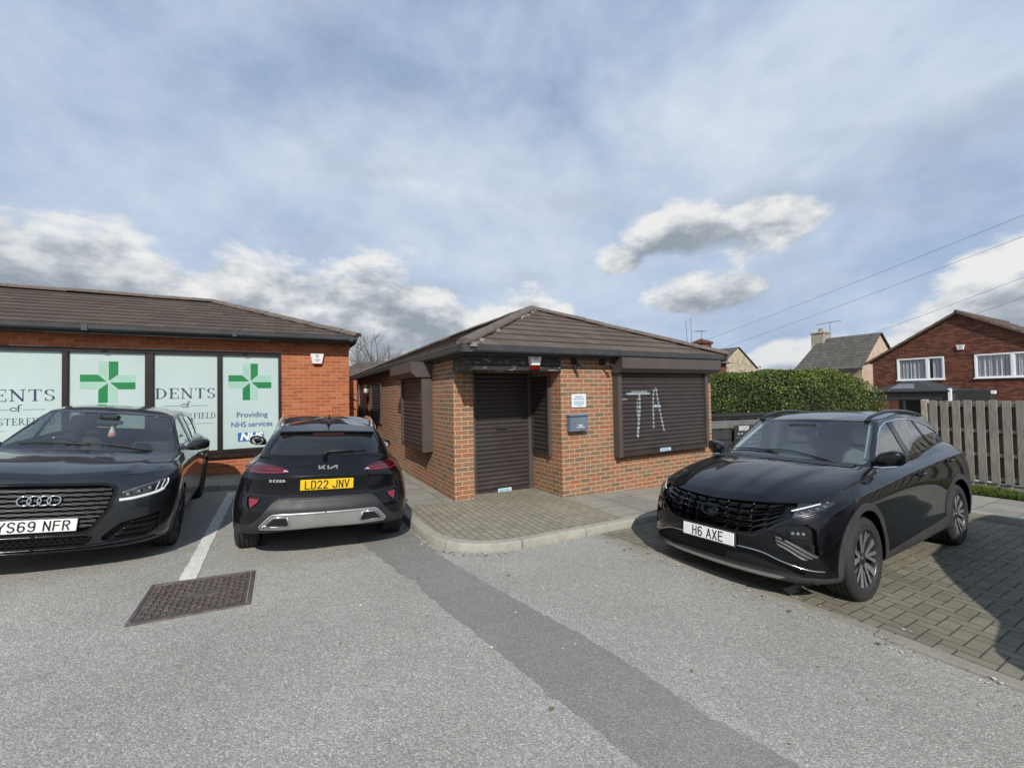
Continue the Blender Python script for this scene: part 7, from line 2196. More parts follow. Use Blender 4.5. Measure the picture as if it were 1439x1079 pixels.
def build_backdrop():
    # low roof behind the passage
    t = thing('rear_outbuilding', 'low brown tiled outbuilding seen through the gap between the two shops', 'outbuilding', at(2.5, 19, 0))
    o = (2.5, 19, 0)
    m = MB(o); m.box(1.9, 6.5, 17.6, 22, -.1, 2.62); m.build('wall', [SM['brick_l']], t)
    m = MB(o); roof_slope(m, (1.6, 17.3, 2.62), (6.8, 17.3, 2.62), (3.2, 19.8, 3.42), (5.0, 19.8, 3.42), 7); roof_slope(m, (1.6, 22.3, 2.62), (1.6, 17.3, 2.62), (3.2, 19.8, 3.42), (3.2, 19.8, 3.42), 7)
    m.build('roof', [SM['tile']], t)
    m = MB(o); m.box(1.55, 6.8, 17.22, 17.29, 2.54, 2.64); m.build('gutter', [SM['gutter']], t)
    t = thing('rear_building', 'dark roofed building peeking over the pharmacy ridge at the far left', 'building', at(-14, 24, 0))
    o = (-14, 24, 0)
    m = MB(o); m.box(-24, -9.6, 22, 30, 0, 4.2); m.build('wall', [SM['brick_l']], t)
    m = MB(o); roof_slope(m, (-24, 21.7, 4.2), (-8.6, 21.7, 4.2), (-24, 26, 7.2), (-12.6, 26, 7.2), 8); roof_slope(m, (-8.6, 21.7, 4.2), (-8.6, 30, 4.2), (-12.6, 26, 7.2), (-12.6, 26, 7.2), 8); m.build('roof', [SM['slate']], t)

    # brick house on the right
    a = 28.0; b0, b1 = 10.34, 3.74; bc = 7.04; ze, zr = 3.24, 5.27
    t = thing('brick_house', 'dark red brick gable ended house with white framed windows behind the fence', 'house', at(a, bc, 0))
    o = (a, bc, 0)
    W = [(7.55, 9.32, 2.17, 3.28), (4.35, 6.55, 2.18, 3.27)]
    m = MB(o)
    wall_a(m, a, b1, b0, -.4, ze, holes=W)
    m.poly([(a, b0, ze), (a, b1, ze), (a, bc, zr)])
    m.poly([(a, b0, -.4), (a + 8, b0, -.4), (a + 8, b0, ze), (a, b0, ze)][::-1]); m.poly([(a, b1, -.4), (a + 8, b1, -.4), (a + 8, b1, ze), (a, b1, ze)])
    m.build('wall', [SM['brick_far']], t)
    m = MB(o)
    roof_slope(m, (a - .18, b0 + .3, ze - .10), (a + 8, b0 + .3, ze - .10), (a - .18, bc, zr + .09), (a + 8, bc, zr + .09), 10)
    roof_slope(m, (a + 8, b1 - .3, ze - .10), (a - .18, b1 - .3, ze - .10), (a + 8, bc, zr + .09), (a - .18, bc, zr + .09), 10)
    for (p, q) in (((b0 + .3, ze - .10), (bc, zr + .09)), ((b1 - .3, ze - .10), (bc, zr + .09))):
        m.poly([(a - .18, p[0], p[1] + .02), (a - .18, q[0], q[1] + .02), (a - .18, q[0], q[1] - .085), (a - .18, p[0], p[1] - .085)])
        m.poly([(a - .18, p[0], p[1] - .085), (a - .18, q[0], q[1] - .085), (a - .003, q[0], q[1] - .085), (a - .003, p[0], p[1] - .085)])
    m.build('roof', [SM['farTile']], t)
    m = MB(o); m.tube([(a - .2, bc, zr + .10), (a + 8, bc, zr + .10)], .07, 8); m.build('ridge_tiles', [SM['ridge']], t, True)
    for (y0, y1, z0, z1), split in zip(W, (8.16, 5.40)):
        f = empty('window', (0, (y0 + y1) / 2 - bc, 0), 0, t)
        oo = (a, (y0 + y1) / 2, 0)
        q = MB(oo)
        for (p0, p1, r0, r1) in ((y0, y1, z0, z0 + .075), (y0, y1, z1 - .07, z1), (y0, y0 + .07, z0 + .0751, z1 - .0701), (y1 - .07, y1, z0 + .0751, z1 - .0701), (split - .05, split + .05, z0 + .0751, z1 - .0701)):
            q.bbox(a - .03, a + .06, p0, p1, r0, r1, .008)
        for p0, p1 in ((y0 + .07, split - .05), (split + .05, y1 - .07)):
            q.bbox(a - .012, a + .05, p0 + .001, p0 + .03, z0 + .076, z1 - .071, .004); q.bbox(a - .012, a + .05, p1 - .03, p1 - .001, z0 + .076, z1 - .071, .004)
        q.bbox(a - .08, a - .031, y0 - .04, y1 + .04, z0 - .03, z0 + .02, .008)
        q.build('window_frame', [SM['upvc']], f)
        q = MB(oo); q.poly([(a + .02, y1, z0), (a + .02, y0, z0), (a + .02, y0, z1), (a + .02, y1, z1)]); q.build('pane', [SM['hglass']], f)
        q = MB(oo)
        n = 60
        for i in range(n):
            s0, s1 = y0 + (y1 - y0) * i / n, y0 + (y1 - y0) * (i + 1) / n
            if (.24 < i / n < .33) : continue
            d0, d1 = .085 + .03 * math.sin(i * 1.3) + .02 * math.sin(i * 3.1), .085 + .03 * math.sin((i + 1) * 1.3) + .02 * math.sin((i + 1) * 3.1)
            q.poly([(a + d1, s1, z0), (a + d0, s0, z0), (a + d0, s0, z1), (a + d1, s1, z1)])
        q.build('curtain', [SM['curtain']], f)
        q = MB(oo); q.box(a + .6, a + .62, y0 - .3, y1 + .3, z0 - .3, z1 + .3); q.build('room_back', [SM['darkroom']], f)
    alarm_box('alarm_box', 'white alarm box on the gable of the brick house between its two windows', a - .002, 6.98, 3.66, (-1, 0), 'shield')
    L = thing('security_light', 'small white security light low on the gable of the brick house', 'light', at(a, 6.5, 1.5))
    q = MB(); q.bbox(-.16, -.001, -.09, .09, -.03, .06, .01); q.build('lamp_head', [SM['wpl']], L)
    # covered lean-to
    t = thing('garden_shelter', 'black felted garden shelter with a pitched roof light beside the brick house', 'shelter', at(24, 7.5, 0))
    o = (24, 7.5, 0)
    m = MB(o); m.bbox(22.4, 25.8, 5.98, 8.55, 1.30, 1.62, .03); m.bbox(22.3, 25.9, 5.9, 8.62, 1.621, 1.70, .02); m.build('flat_roof', [SM['felt']], t)
    m = MB(o)
    P = [(22.6, 8.35, 1.70), (22.6, 6.35, 1.70), (25.6, 6.35, 1.70), (25.6, 8.35, 1.70)]; Q = [(23.6, 7.65, 2.10), (23.6, 7.15, 2.10), (24.6, 7.15, 2.10), (24.6, 7.65, 2.10)]
    for i in range(4):
        j = (i + 1) % 4; m.poly([P[i], P[j], Q[j], Q[i]])
    m.poly(Q); m.build('pitched_roof', [SM['felt']], t)
    m = MB(o)
    m.poly([(22.75, 7.85, 1.775), (22.75, 7.05, 1.775), (23.25, 7.2, 1.975), (23.25, 7.7, 1.975)]); m.build('roof_light', [SM['poly']], t)
    m = MB(o); m.bbox(22.32, 22.42, 5.86, 5.96, -.3, 1.76, .01); m.build('corner_post', [SM['upvc']], t)
    for y in (8.5, 7.3):
        m = MB(o); m.bbox(22.42, 22.5, y - .04, y + .04, -.3, 1.3, .01); m.build('post', [SM['black']], t)
    m = MB(o); m.box(25.6, 25.65, 6, 8.5, -.3, 1.3); m.build('rear_screen', [SM['black']], t)
    t = thing('dark_screen', 'plain black screen panel standing right of the white post by the brick house', 'screen', at(22.5, 5.3, 0))
    m = MB(); m.bbox(-.15, .15, -.45, .46, 1.18, 1.71, .02); m.build('screen_panel', [SM['felt']], t)
    m = MB(); m.bbox(-.05, .05, -.40, -.32, -.3, 1.18, .01); m.bbox(-.05, .05, .32, .40, -.3, 1.18, .01); m.build('support', [SM['black']], t)
    L = thing('flood_light', 'small white flood light on the end of the black screen', 'light', at(22.4, 4.80, 1.56))
    q = MB(); q.bbox(-.06, .06, -.06, .06, -.02, .10, .01); q.build('lamp_head', [SM['wpl']], L)
    q = MB(); q.tube([(.05, .06, 0), (.05, .04, -.14), (.0, .0, -.16)], .02, 6); q.build('lamp_bracket', [SM['black']], L)

    # stone cottage with slate roof
    t = thing('stone_cottage', 'cream stone cottage with a grey slate roof and one stout chimney beyond the hedge', 'house', at(36, 14.4, 0))
    o = (36, 14.4, 0)
    m = MB(o); m.box(33.25, 38.75, 12.85, 16.55, -.5, 3.3, skip='f'); m.build('wall', [SM['stone']], t)
    m = MB(o)
    m.poly([(33.25, 12.85, -.5), (38.75, 12.85, -.5), (38.75, 12.85, 3.3), (33.25, 12.85, 3.3)]); m.poly([(33.25, 12.85, 3.3), (38.75, 12.85, 3.3), (36, 12.85, 5.5)])
    m.build('gable_wall', [SM['render']], t)
    m = MB(o)
    roof_slope(m, (32.95, 16.95, 3.12), (32.95, 12.70, 3.12), (36, 16.45, 5.60), (36, 12.70, 5.60), 12, .02)
    roof_slope(m, (39.05, 12.70, 3.12), (39.05, 16.95, 3.12), (36, 12.70, 5.60), (36, 16.45, 5.60), 12, .02)
    rf = m.build('roof', [SM['slate']], t)
    m = MB(o); m.box(32.86, 32.95, 12.70, 16.95, 3.0, 3.1); m.build('gutter', [SM['gutter']], t)
    m = MB(o); m.bbox(35.5, 36.45, 16.0, 16.85, 4.6, 5.95, .03); m.bbox(35.45, 36.5, 15.95, 16.9, 5.951, 6.10, .03); m.lathe([(.13, 0), (.12, .28)], (35.9, 16.35, 6.1), 'z', 10); m.lathe([(.11, 0), (.10, .24)], (36.2, 16.55, 6.1), 'z', 10)
    m.build('chimney', [SM['chim']], rf)
    m = MB(o)
    m.tube([(35.6, 15.6, 5.4), (35.6, 15.6, 6.75)], .025, 6); m.tube([(35.6, 16.5, 6.66), (35.6, 14.9, 6.74)], .018, 6)
    for i in range(8):
        y = 16.4 - i * .2; m.tube([(35.35, y, 6.67 + .008 * i), (35.85, y, 6.67 + .008 * i)], .010, 5)
    m.build('aerial', [SM['alu']], rf)
    # small stone gable left of the hedge
    t = thing('stone_gable', 'small cream stone gable showing between the unit roof and the hedge', 'house', at(43, 28, 0))
    o = (43, 28, 0); bb = 28.5
    ap = (44.6, 6.48); el, er = (41.4, 4.5), (48.0, 4.25)
    m = MB(o); m.poly([(41.4, bb, -.5), (47.8, bb, -.5), (47.8, bb, 4.3), (ap[0], bb, ap[1]), (41.4, bb, 4.4)]); m.box(41.4, 47.8, bb + .01, bb + 8, -.5, 4.3, skip='f'); m.build('wall', [SM['stone']], t)
    m = MB(o)
    roof_slope(m, (40.9, bb + 9, 4.2), (40.9, bb - .15, 4.2), (ap[0], bb + 9, ap[1] + .12), (ap[0], bb - .15, ap[1] + .12), 10, .03)
    roof_slope(m, (48.2, bb - .15, 4.2), (48.2, bb + 9, 4.2), (ap[0], bb - .15, ap[1] + .12), (ap[0], bb + 9, ap[1] + .12), 10, .03)
    m.build('roof', [SM['slate']], t)
    # brick chimney with aerial just above the unit's roof
    X, Y = .459 * 26, 26.0
    t = thing('hip_roofed_house', 'brown roofed house behind the unit with a brick chimney and television aerial', 'house', (X, Y, 0), TH)
    m = MB(); m.box(-3, 3, .5, 6, -.5, 3.6); m.build('wall', [SM['brick_far']], t)
    m = MB(); e = [(-3.3, .2, 3.6), (3.3, .2, 3.6), (3.3, 6.3, 3.6), (-3.3, 6.3, 3.6)]; p = (0, 3.25, 4.75)
    for i in range(4): roof_slope(m, e[i], e[(i + 1) % 4], p, p, 8)
    rf = m.build('roof', [SM['tile']], t)
    m = MB(); m.bbox(-.42, .42, -.3, .5, 3.2, 4.72, .02); m.bbox(-.5, .5, -.38, .58, 4.721, 4.84, .02)
    for (x0, x1, y0, y1) in ((-.5, .5, -.38, .58),):
        for i in range(4):
            c = [(x0, y0, 4.84), (x1, y0, 4.84), (x1, y1, 4.84), (x0, y1, 4.84)]; m.poly([c[i], c[(i + 1) % 4], (0, .1, 5.10)])
    m.build('chimney', [SM['brick_far']], rf)
    m = MB(); m.tube([(.02, .1, 5.05), (.02, .1, 5.62)], .02, 6); m.tube([(-.62, .1, 5.50), (.38, .1, 5.58)], .016, 6)
    for i in range(6): m.tube([(-.55 + i * .17, -.12, 5.51 + .012 * i), (-.55 + i * .17, .32, 5.51 + .012 * i)], .009, 5)
    m.build('aerial', [SM['alu']], rf)
    for i, (px, top, lean, lab) in enumerate(((.4225, .168, .0022, 'thin leaning mast left of the other one behind the unit roof'), (.4325, .174, .003, 'taller straight mast right of the other one behind the unit roof'))):
        Y = 24.0; X = px * Y
        t = thing('aerial_mast', lab, 'mast', (X, Y, 0), 0, 'thin masts behind the unit roof')
        m = MB(); m.tube([(0, 0, 0), (0, 0, 4.2), (-lean * Y * (.5 if i else 1.6), 0, 1.86 + top * Y)], .022, 6, r1=.012); m.build('mast_pole', [SM['cable']], t, True)
    # overhead cables
    for i, (p, q, sag, lab) in enumerate((((.455, .118, 60), (1.26, .421, 34), .3, 'uppermost of the four overhead cables crossing the sky at right'),
                                     ((.53, .110, 60), (1.26, .370, 34), .3, 'second overhead cable down in the sky at right'),
                                     ((.80, .110, 62), (1.26, .272, 36), .3, 'third overhead cable, passing above the stone cottage'),
                                     ((1.0, .140, 62), (1.26, .224, 36), .3, 'lowest overhead cable, meeting the gable roof of the brick house'))):
        A = Vector((p[0] * p[2], p[2], 1.86 + p[1] * p[2])); B = Vector((q[0] * q[2], q[2], 1.86 + q[1] * q[2]))
        d = B - A; A2 = A - d * .25; B2 = B + d * .35
        t = thing('overhead_cable', lab, 'cable', tuple(A2), 0, 'overhead cables at right')
        pts = [(B2 - A2) * (k / 30) - Vector((0, 0, sag * 4 * (k / 30) * (1 - k / 30))) for k in range(31)]
        m = MB(); m.tube(pts, .016, 6); m.build('cable_run', [SM['cable']], t, True)

def build_fence():
    a = 11.05
    b_end = 3.28                      # left end post as seen
    t = thing('picket_fence', 'grey weathered hit and miss picket fence behind the black SUV', 'fence', at(a, b_end, 0))
    o = (a, b_end, 0)
    zb = lambda b: zab(a, b) + PAVE
    top, h0 = 1.585, .13
    p = MB(o); b = b_end - .08
    bd = MB(o); n = 0
    rng = random.Random(12)
    front, back = MB(o), MB(o)
    while b > -6:
        w = .106
        lift = rng.uniform(-.008, .008)
        front.bbox(a - .058, a - .040, b - w, b, h0 + rng.uniform(-.015, .015), top + lift, .004)
        back.bbox(a + .04, a + .058, b - w - .072, b - .084, h0 + rng.uniform(-.01, .02), top + rng.uniform(-.012, .0) - .01, .004)
        b -= .156 + rng.uniform(-.004, .004); n += 1
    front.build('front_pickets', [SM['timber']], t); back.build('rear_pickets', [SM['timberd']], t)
    r = MB(o)
    for z in (.20, .62, 1.04, 1.50):
        r.bbox(a - .0385, a - .0, -6, b_end - .05, z - .03, z + .03, .003)
        r.bbox(a + .001, a + .0385, -6, b_end - .05, z - .03, z + .03, .003)
    r.build('rails', [SM['timber']], t)
    for b in (b_end, b_end - 1.86, b_end - 3.7, b_end - 5.5):
        q = MB(o); q.bbox(a - .05, a + .05, b - .05, b + .05, -.2, 1.60 if b == b_end else 1.5, .012)
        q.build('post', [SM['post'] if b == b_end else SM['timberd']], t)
    g = MB(o)
    g.bbox(a - .03, a + .03, -6, b_end, -.15, h0 - .012, .008); g.build('gravel_board', [SM['kerb']], t)
    # low dark fence with signs, behind the unit's corner
    c = Vector((5.85, 11.0, 0))
    t = thing('dark_boundary_fence', 'low black stained timber fence between the unit corner and the hedge', 'fence', (c.x, c.y, 0), TH - .25)
    m = MB(); m.bbox(-1.6, 3.6, -.05, .05, 1.10, 1.235, .01); m.bbox(-1.6, 3.6, -.09, -.051, 1.16, 1.25, .01); m.build('top_rail', [SM['black']], t)
    m = MB(); m.bbox(-1.6, 3.6, -.035, -.005, .86, 1.06, .006); m.build('grey_board', [SM['poly']], t)
    m = MB()
    for i in range(3): m.bbox(-1.6, 3.6, -.03, .0, .05 + i * .26, .05 + i * .26 + .245, .006)
    m.build('fence_boards', [SM['felt']], t)
    for x in (-1.2, .10, 1.4, 2.7):
        m = MB(); m.bbox(x - .05, x + .05, .0511, .13, -.2, 1.2, .01); m.build('post', [SM['black']], t)
    s = thing('fence_notice', 'black and white notice pinned to the low dark fence beside the black SUV windscreen', 'notice', (6.05, 10.91, .82), TH - .25)
    m = MB(); m.bbox(-.36, .75, -.012, -.001, -.62, .12, .004); m.build('notice_board', [SM['black']], s)
    m = MB(); rng = random.Random(21)
    m.poly([(-.22, -.0135, -.02), (.10, -.0135, -.02), (.10, -.0135, .10), (-.22, -.0135, .10)]); m.build('pale_panel', [SM['polyp']], s)
    m = MB()
    for i in range(4):
        z = -.12 - i * .11; x = -.28 + rng.uniform(0, .1)
        while x < .55:
            w = rng.uniform(.03, .09); m.box(x, x + w, -.0138, -.0125, z, z + .04); x += w + .03
    for i in range(3):
        m.box(-.16 + .03 * i, .06, -.0150, -.0140, .0 + i * .03, .012 + i * .03)
    m.build('printed_lines', [SM['greypl']], s)
# ================================================================== vegetation
def leaf_cloud(name, C, N, size, mat, parent, tint, seed=1, asp=.55, jitter=.6, fold=True):
    """one mesh of leaf-shaped quads: centres C, preferred normals N"""
    rg = np.random.default_rng(seed); n = len(C)
    nr = N + rg.normal(0, jitter, (n, 3)); nr /= np.linalg.norm(nr, axis=1, keepdims=True)
    r = rg.normal(0, 1, (n, 3)); t = r - (r * nr).sum(1, keepdims=True) * nr; t /= np.linalg.norm(t, axis=1, keepdims=True)
    b = np.cross(nr, t)
    s = size * rg.uniform(.6, 1.3, (n, 1)); w = s * asp
    V = np.stack([C - t * s, C + b * w + nr * s * .12, C + t * s, C - b * w + nr * s * .12], 1).reshape(-1, 3)
    me = bpy.data.meshes.new(name)
    me.vertices.add(4 * n); me.vertices.foreach_set('co', V.astype(np.float32).ravel())
    me.loops.add(4 * n); me.polygons.add(n)
    me.loops.foreach_set('vertex_index', np.arange(4 * n, dtype=np.int32))
    me.polygons.foreach_set('loop_start', np.arange(0, 4 * n, 4, dtype=np.int32))
    me.update(calc_edges=True)
    at_ = me.attributes.new('tint', 'FLOAT', 'POINT')
    at_.data.foreach_set('value', np.repeat(tint, 4).astype(np.float32))
    me.materials.append(mat)
    o = bpy.data.objects.new(name, me); COL.objects.link(o)
    if parent: o.parent = parent
    return o

def fbm(P, seed=0, f=1.0):
    rg = np.random.default_rng(seed); out = np.zeros(len(P))
    a = 1.0
    for o in range(4):
        for k in range(3):
            d = rg.normal(0, 1, 3); d /= np.linalg.norm(d)
            out += a * np.sin(P @ d * f * 2**o * 2.1 + rg.uniform(0, 6.28))
        a *= .55
    return out / 4.5

def build_hedge():
    cx, cy = 7.4, 13.1
    t = thing('hedge', 'big rounded dark green evergreen hedge behind the black SUV', 'hedge', (cx, cy, -.05), 0)
    rg = np.random.default_rng(5)
    # body: superellipsoid about a long axis, lumpy
    n = 96000
    hx, hy, hz = 3.75, 1.15, 2.55
    d = rg.normal(0, 1, (n, 3)); d[:, 2] = np.abs(d[:, 2]); d /= np.linalg.norm(d, axis=1, keepdims=True)
    e = 4.0
    k = (np.abs(d[:, 0])**e + np.abs(d[:, 1])**e + np.abs(d[:, 2])**e) ** (-1 / e)
    S = d * k[:, None]
    # more points on the long faces
    P = S * np.array([hx, hy, hz])
    P[:, 0] = np.sign(P[:, 0]) * np.abs(P[:, 0])
    fl = rg.random(n) < .55
    P[fl, 0] = rg.uniform(-hx * .96, hx * .93, fl.sum())
    S[fl, 0] = P[fl, 0] / hx
    # profile: roll off towards the right end, a dip at the left
    xs = P[:, 0] / hx
    prof = np.interp(xs, [-1, -.6, -.25, .1, .5, .75, .9, 1.0], [.90, .885, .955, .985, .955, .885, .77, .55])
    P[:, 2] *= prof
    nrm = S / np.array([hx, hy, hz])
    nrm = np.sign(S) * np.abs(S)**3 / np.array([hx, hy, hz]); nrm /= np.linalg.norm(nrm, axis=1, keepdims=True) + 1e-9
    lump = fbm(P, 3, .9); lump2 = fbm(P, 8, 3.2)
    depth = rg.exponential(.06, n)
    shoot = np.where(rg.random(n) < .012, rg.uniform(.03, .16, n), 0)
    P = P + nrm * (lump * .13 + lump2 * .075 + shoot - np.minimum(depth, .35))[:, None]
    keep = P[:, 2] > .02
    P, nrm, lump, lump2, depth = P[keep], nrm[keep], lump[keep], lump2[keep], depth[keep]
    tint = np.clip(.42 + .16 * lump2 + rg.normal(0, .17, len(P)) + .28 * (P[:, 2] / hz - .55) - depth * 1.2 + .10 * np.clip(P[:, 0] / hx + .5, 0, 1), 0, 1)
    left = P[:, 0] < -2.1
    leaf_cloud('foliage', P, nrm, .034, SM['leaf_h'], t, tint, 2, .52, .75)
    # darker inner mass so no light shines through
    V = []; F = []
    nu, nv = 40, 14
    for j in range(nv + 1):
        th = math.pi / 2 * j / nv
        for i in range(nu):
            ph = 2 * math.pi * i / nu
            q = np.array([math.cos(ph) * math.cos(th), math.sin(ph) * math.cos(th), math.sin(th)])
            kk = (abs(q) ** e).sum() ** (-1 / e); q = q * kk
            x = q[0] * hx * .93; z = q[2] * hz * .90 * np.interp(x / hx, [-1, -.6, -.25, .1, .5, .75, .9, 1.0], [.90, .885, .955, .985, .955, .885, .77, .55])
            V.append((x, q[1] * hy * .84, z))
    for j in range(nv):
        for i in range(nu):
            F.append((j * nu + i, j * nu + (i + 1) % nu, (j + 1) * nu + (i + 1) % nu, (j + 1) * nu + i))
    mesh_obj('inner_mass', V, F, [pmat('hedge_interior', (.014, .018, .008), .95, 0, .4, 9)], t, True)

def branchy(mb, p, d, L, r, depth, rng, twigs):
    n = 4; pts = [Vector(p)]; q = Vector(p); dd = Vector(d)
    for i in range(n):
        dd = (dd + Vector((rng.uniform(-1, 1), rng.uniform(-1, 1), rng.uniform(-.3, .7))) * .16).normalized()
        q = q + dd * L / n; pts.append(q.copy())
    tgt = mb if depth >= 3 else twigs
    tgt.tube(pts, r, 6 if depth >= 3 else 4, r1=r * .55, caps=False)
    if depth == 0: return
    k = 3 if depth > 1 else 4
    for i in range(k):
        s = pts[rng.randint(2, n)]
        a = rng.uniform(0, 6.28); sp = rng.uniform(.45, .95)
        u = dd.cross(Vector((0, 0, 1)));
        if u.length < .1: u = Vector((1, 0, 0))
        u.normalize(); w = dd.cross(u)
        nd = (dd + (u * math.cos(a) + w * math.sin(a)) * sp + Vector((0, 0, .25))).normalized()
        branchy(mb, s, nd, L * rng.uniform(.6, .82), r * .55, depth - 1, rng, twigs)

def build_trees():
    for i, (px, Y, h, sd, lab) in enumerate(((-.318, 34, 1.0, 4, 'bare grey winter tree standing in the gap between the two shop roofs'), (-.352, 38, .86, 9, 'smaller bare tree close to the pharmacy roof edge'))):
        X = px * Y; rng = random.Random(sd)
        t = thing('bare_tree', lab, 'tree', (X, Y, -.2), 0, 'bare trees behind the shops')
        m, tw = MB(), MB()
        m.tube([(0, 0, 0), (.05, 0, 1.0), (0, .05, 2.0 * h)], .20, 8, r1=.15)
        for k in range(5):
            a = 6.28 * k / 5 + rng.uniform(-.3, .3)
            branchy(m, (0, 0, (1.4 + .2 * k) * h), Vector((math.cos(a) * .55, math.sin(a) * .55, .85)).normalized(), 2.3 * h, .10, 4, rng, tw)
        m.build('trunk', [SM['bark']], t, True); tw.build('twigs', [SM['twig']], t)
    # leafless scrub below them
    rg = np.random.default_rng(3)
    n = 9000; P = np.stack([rg.uniform(-4.5, 3.0, n), rg.uniform(-1.5, 1.5, n), np.abs(rg.normal(0, 1, n))], 1)
    top = 3.9 + .5 * np.sin(P[:, 0] * 1.7) + .35 * np.sin(P[:, 0] * 4.1)
    P[:, 2] = np.clip(rg.random(n) ** .7 * top + rg.normal(0, .12, n), .05, None)
    t = thing('scrub_hedge', 'brown leafless scrub hedge under the bare trees in the gap', 'hedge', (-.33 * 30, 30, -.2), 0)
    leaf_cloud('scrub_twigs', P, np.tile(np.array([0, -1., .3]), (n, 1)), .13, SM['scrub'], t, np.clip(rg.normal(.5, .22, n), 0, 1), 4, .16, .9)

def build_grass():
    rg = np.random.default_rng(9)
    n = 34000
    a = rg.uniform(10.62, 11.02, n); b = rg.uniform(-4, 4.2, n)
    d = fbm(np.stack([a * 3, b * 2.2, 0 * a], 1), 2, 1.2)
    keep = d + rg.normal(0, .25, n) > -.45
    a, b, d = a[keep], b[keep], d[keep]; n = len(a)
    X, Y = a * CT - b * ST, a * ST + b * CT
    Z = zg(X, Y) + PAVE + .02
    h = rg.uniform(.035, .10, n) * np.clip(1 + d, .4, 1.6)
    ang = rg.uniform(0, 6.28, n); w = .006
    lean = rg.normal(0, .45, (n, 2))
    base = np.stack([X, Y, Z], 1); t = np.stack([np.cos(ang) * w, np.sin(ang) * w, 0 * ang], 1)
    tip = base + np.stack([lean[:, 0] * h, lean[:, 1] * h, h], 1); mid = base + np.stack([lean[:, 0] * h * .35, lean[:, 1] * h * .35, h * .6], 1)
    V = np.stack([base - t, base + t, mid + t * .7, tip, mid - t * .7], 1).reshape(-1, 3)
    F = [tuple(range(5 * i, 5 * i + 5)) for i in range(n)]
    o = mesh_obj('grass_verge', V, F, [SM['grass']], None)
    at_ = o.data.attributes.new('tint', 'FLOAT', 'POINT')
    at_.data.foreach_set('value', np.repeat(np.clip(.45 + .3 * d + rg.normal(0, .2, n), 0, 1), 5).astype(np.float32))
    tag(o, 'short green grass along the foot of the picket fence', 'grass', kind='stuff')
    # grit and dead leaves gathered along kerbs and walls
    m = MB(); rng = random.Random(17)
    def litter(line, n, spread, dz):
        P = [Vector(p) for p in line]
        for _ in range(n):
            i = rng.randrange(len(P) - 1); s = P[i].lerp(P[i + 1], rng.random())
            x, y = s.x + rng.gauss(0, spread), s.y + rng.gauss(0, spread)
            z = zab(x, y) + dz + .006; r = rng.uniform(.003, .009) * (2.2 if rng.random() < .1 else 1); an = rng.uniform(0, 6.28)
            pts = [(x + r * rng.uniform(.6, 1.3) * math.cos(an + k * 1.256), y + r * rng.uniform(.6, 1.3) * math.sin(an + k * 1.256), z + rng.uniform(-.001, .004)) for k in range(5)]
            m.poly(pts, rng.randrange(3))
    litter([(1.45, 6), (1.47, 5.1), (1.52, 4.65), (1.70, 4.38), (1.95, 4.22), (2.3, 4.12), (3.4, 4.12)], 420, .05, .0)
    litter([(3.45, 4.0), (3.65, 2.8), (3.8, 1.6), (3.83, .5)], 300, .12, .006)
    litter([(2.5, 6.36), (2.8, 6.36), (2.9, 6.6), (4.08, 6.6), (4.1, 5.8), (6, 5.74), (7.8, 5.74)], 260, .03, PAVE)
    litter([(.5, 3.5), (2.5, 2.2), (3.5, 1.0)], 160, .7, 0)
    litter([(5.5, .9), (7.5, 1.6)], 120, .5, .006)
    o = m.build('grit', [pmat('grit_grey', (.32, .31, .28), .9), pmat('grit_brown', (.16, .12, .075), .9), pmat('grit_pale', (.52, .50, .45), .9)], None, rz=TH)
    tag(o, 'scattered grit and dry leaf scraps along the kerbs', 'grit', kind='stuff')
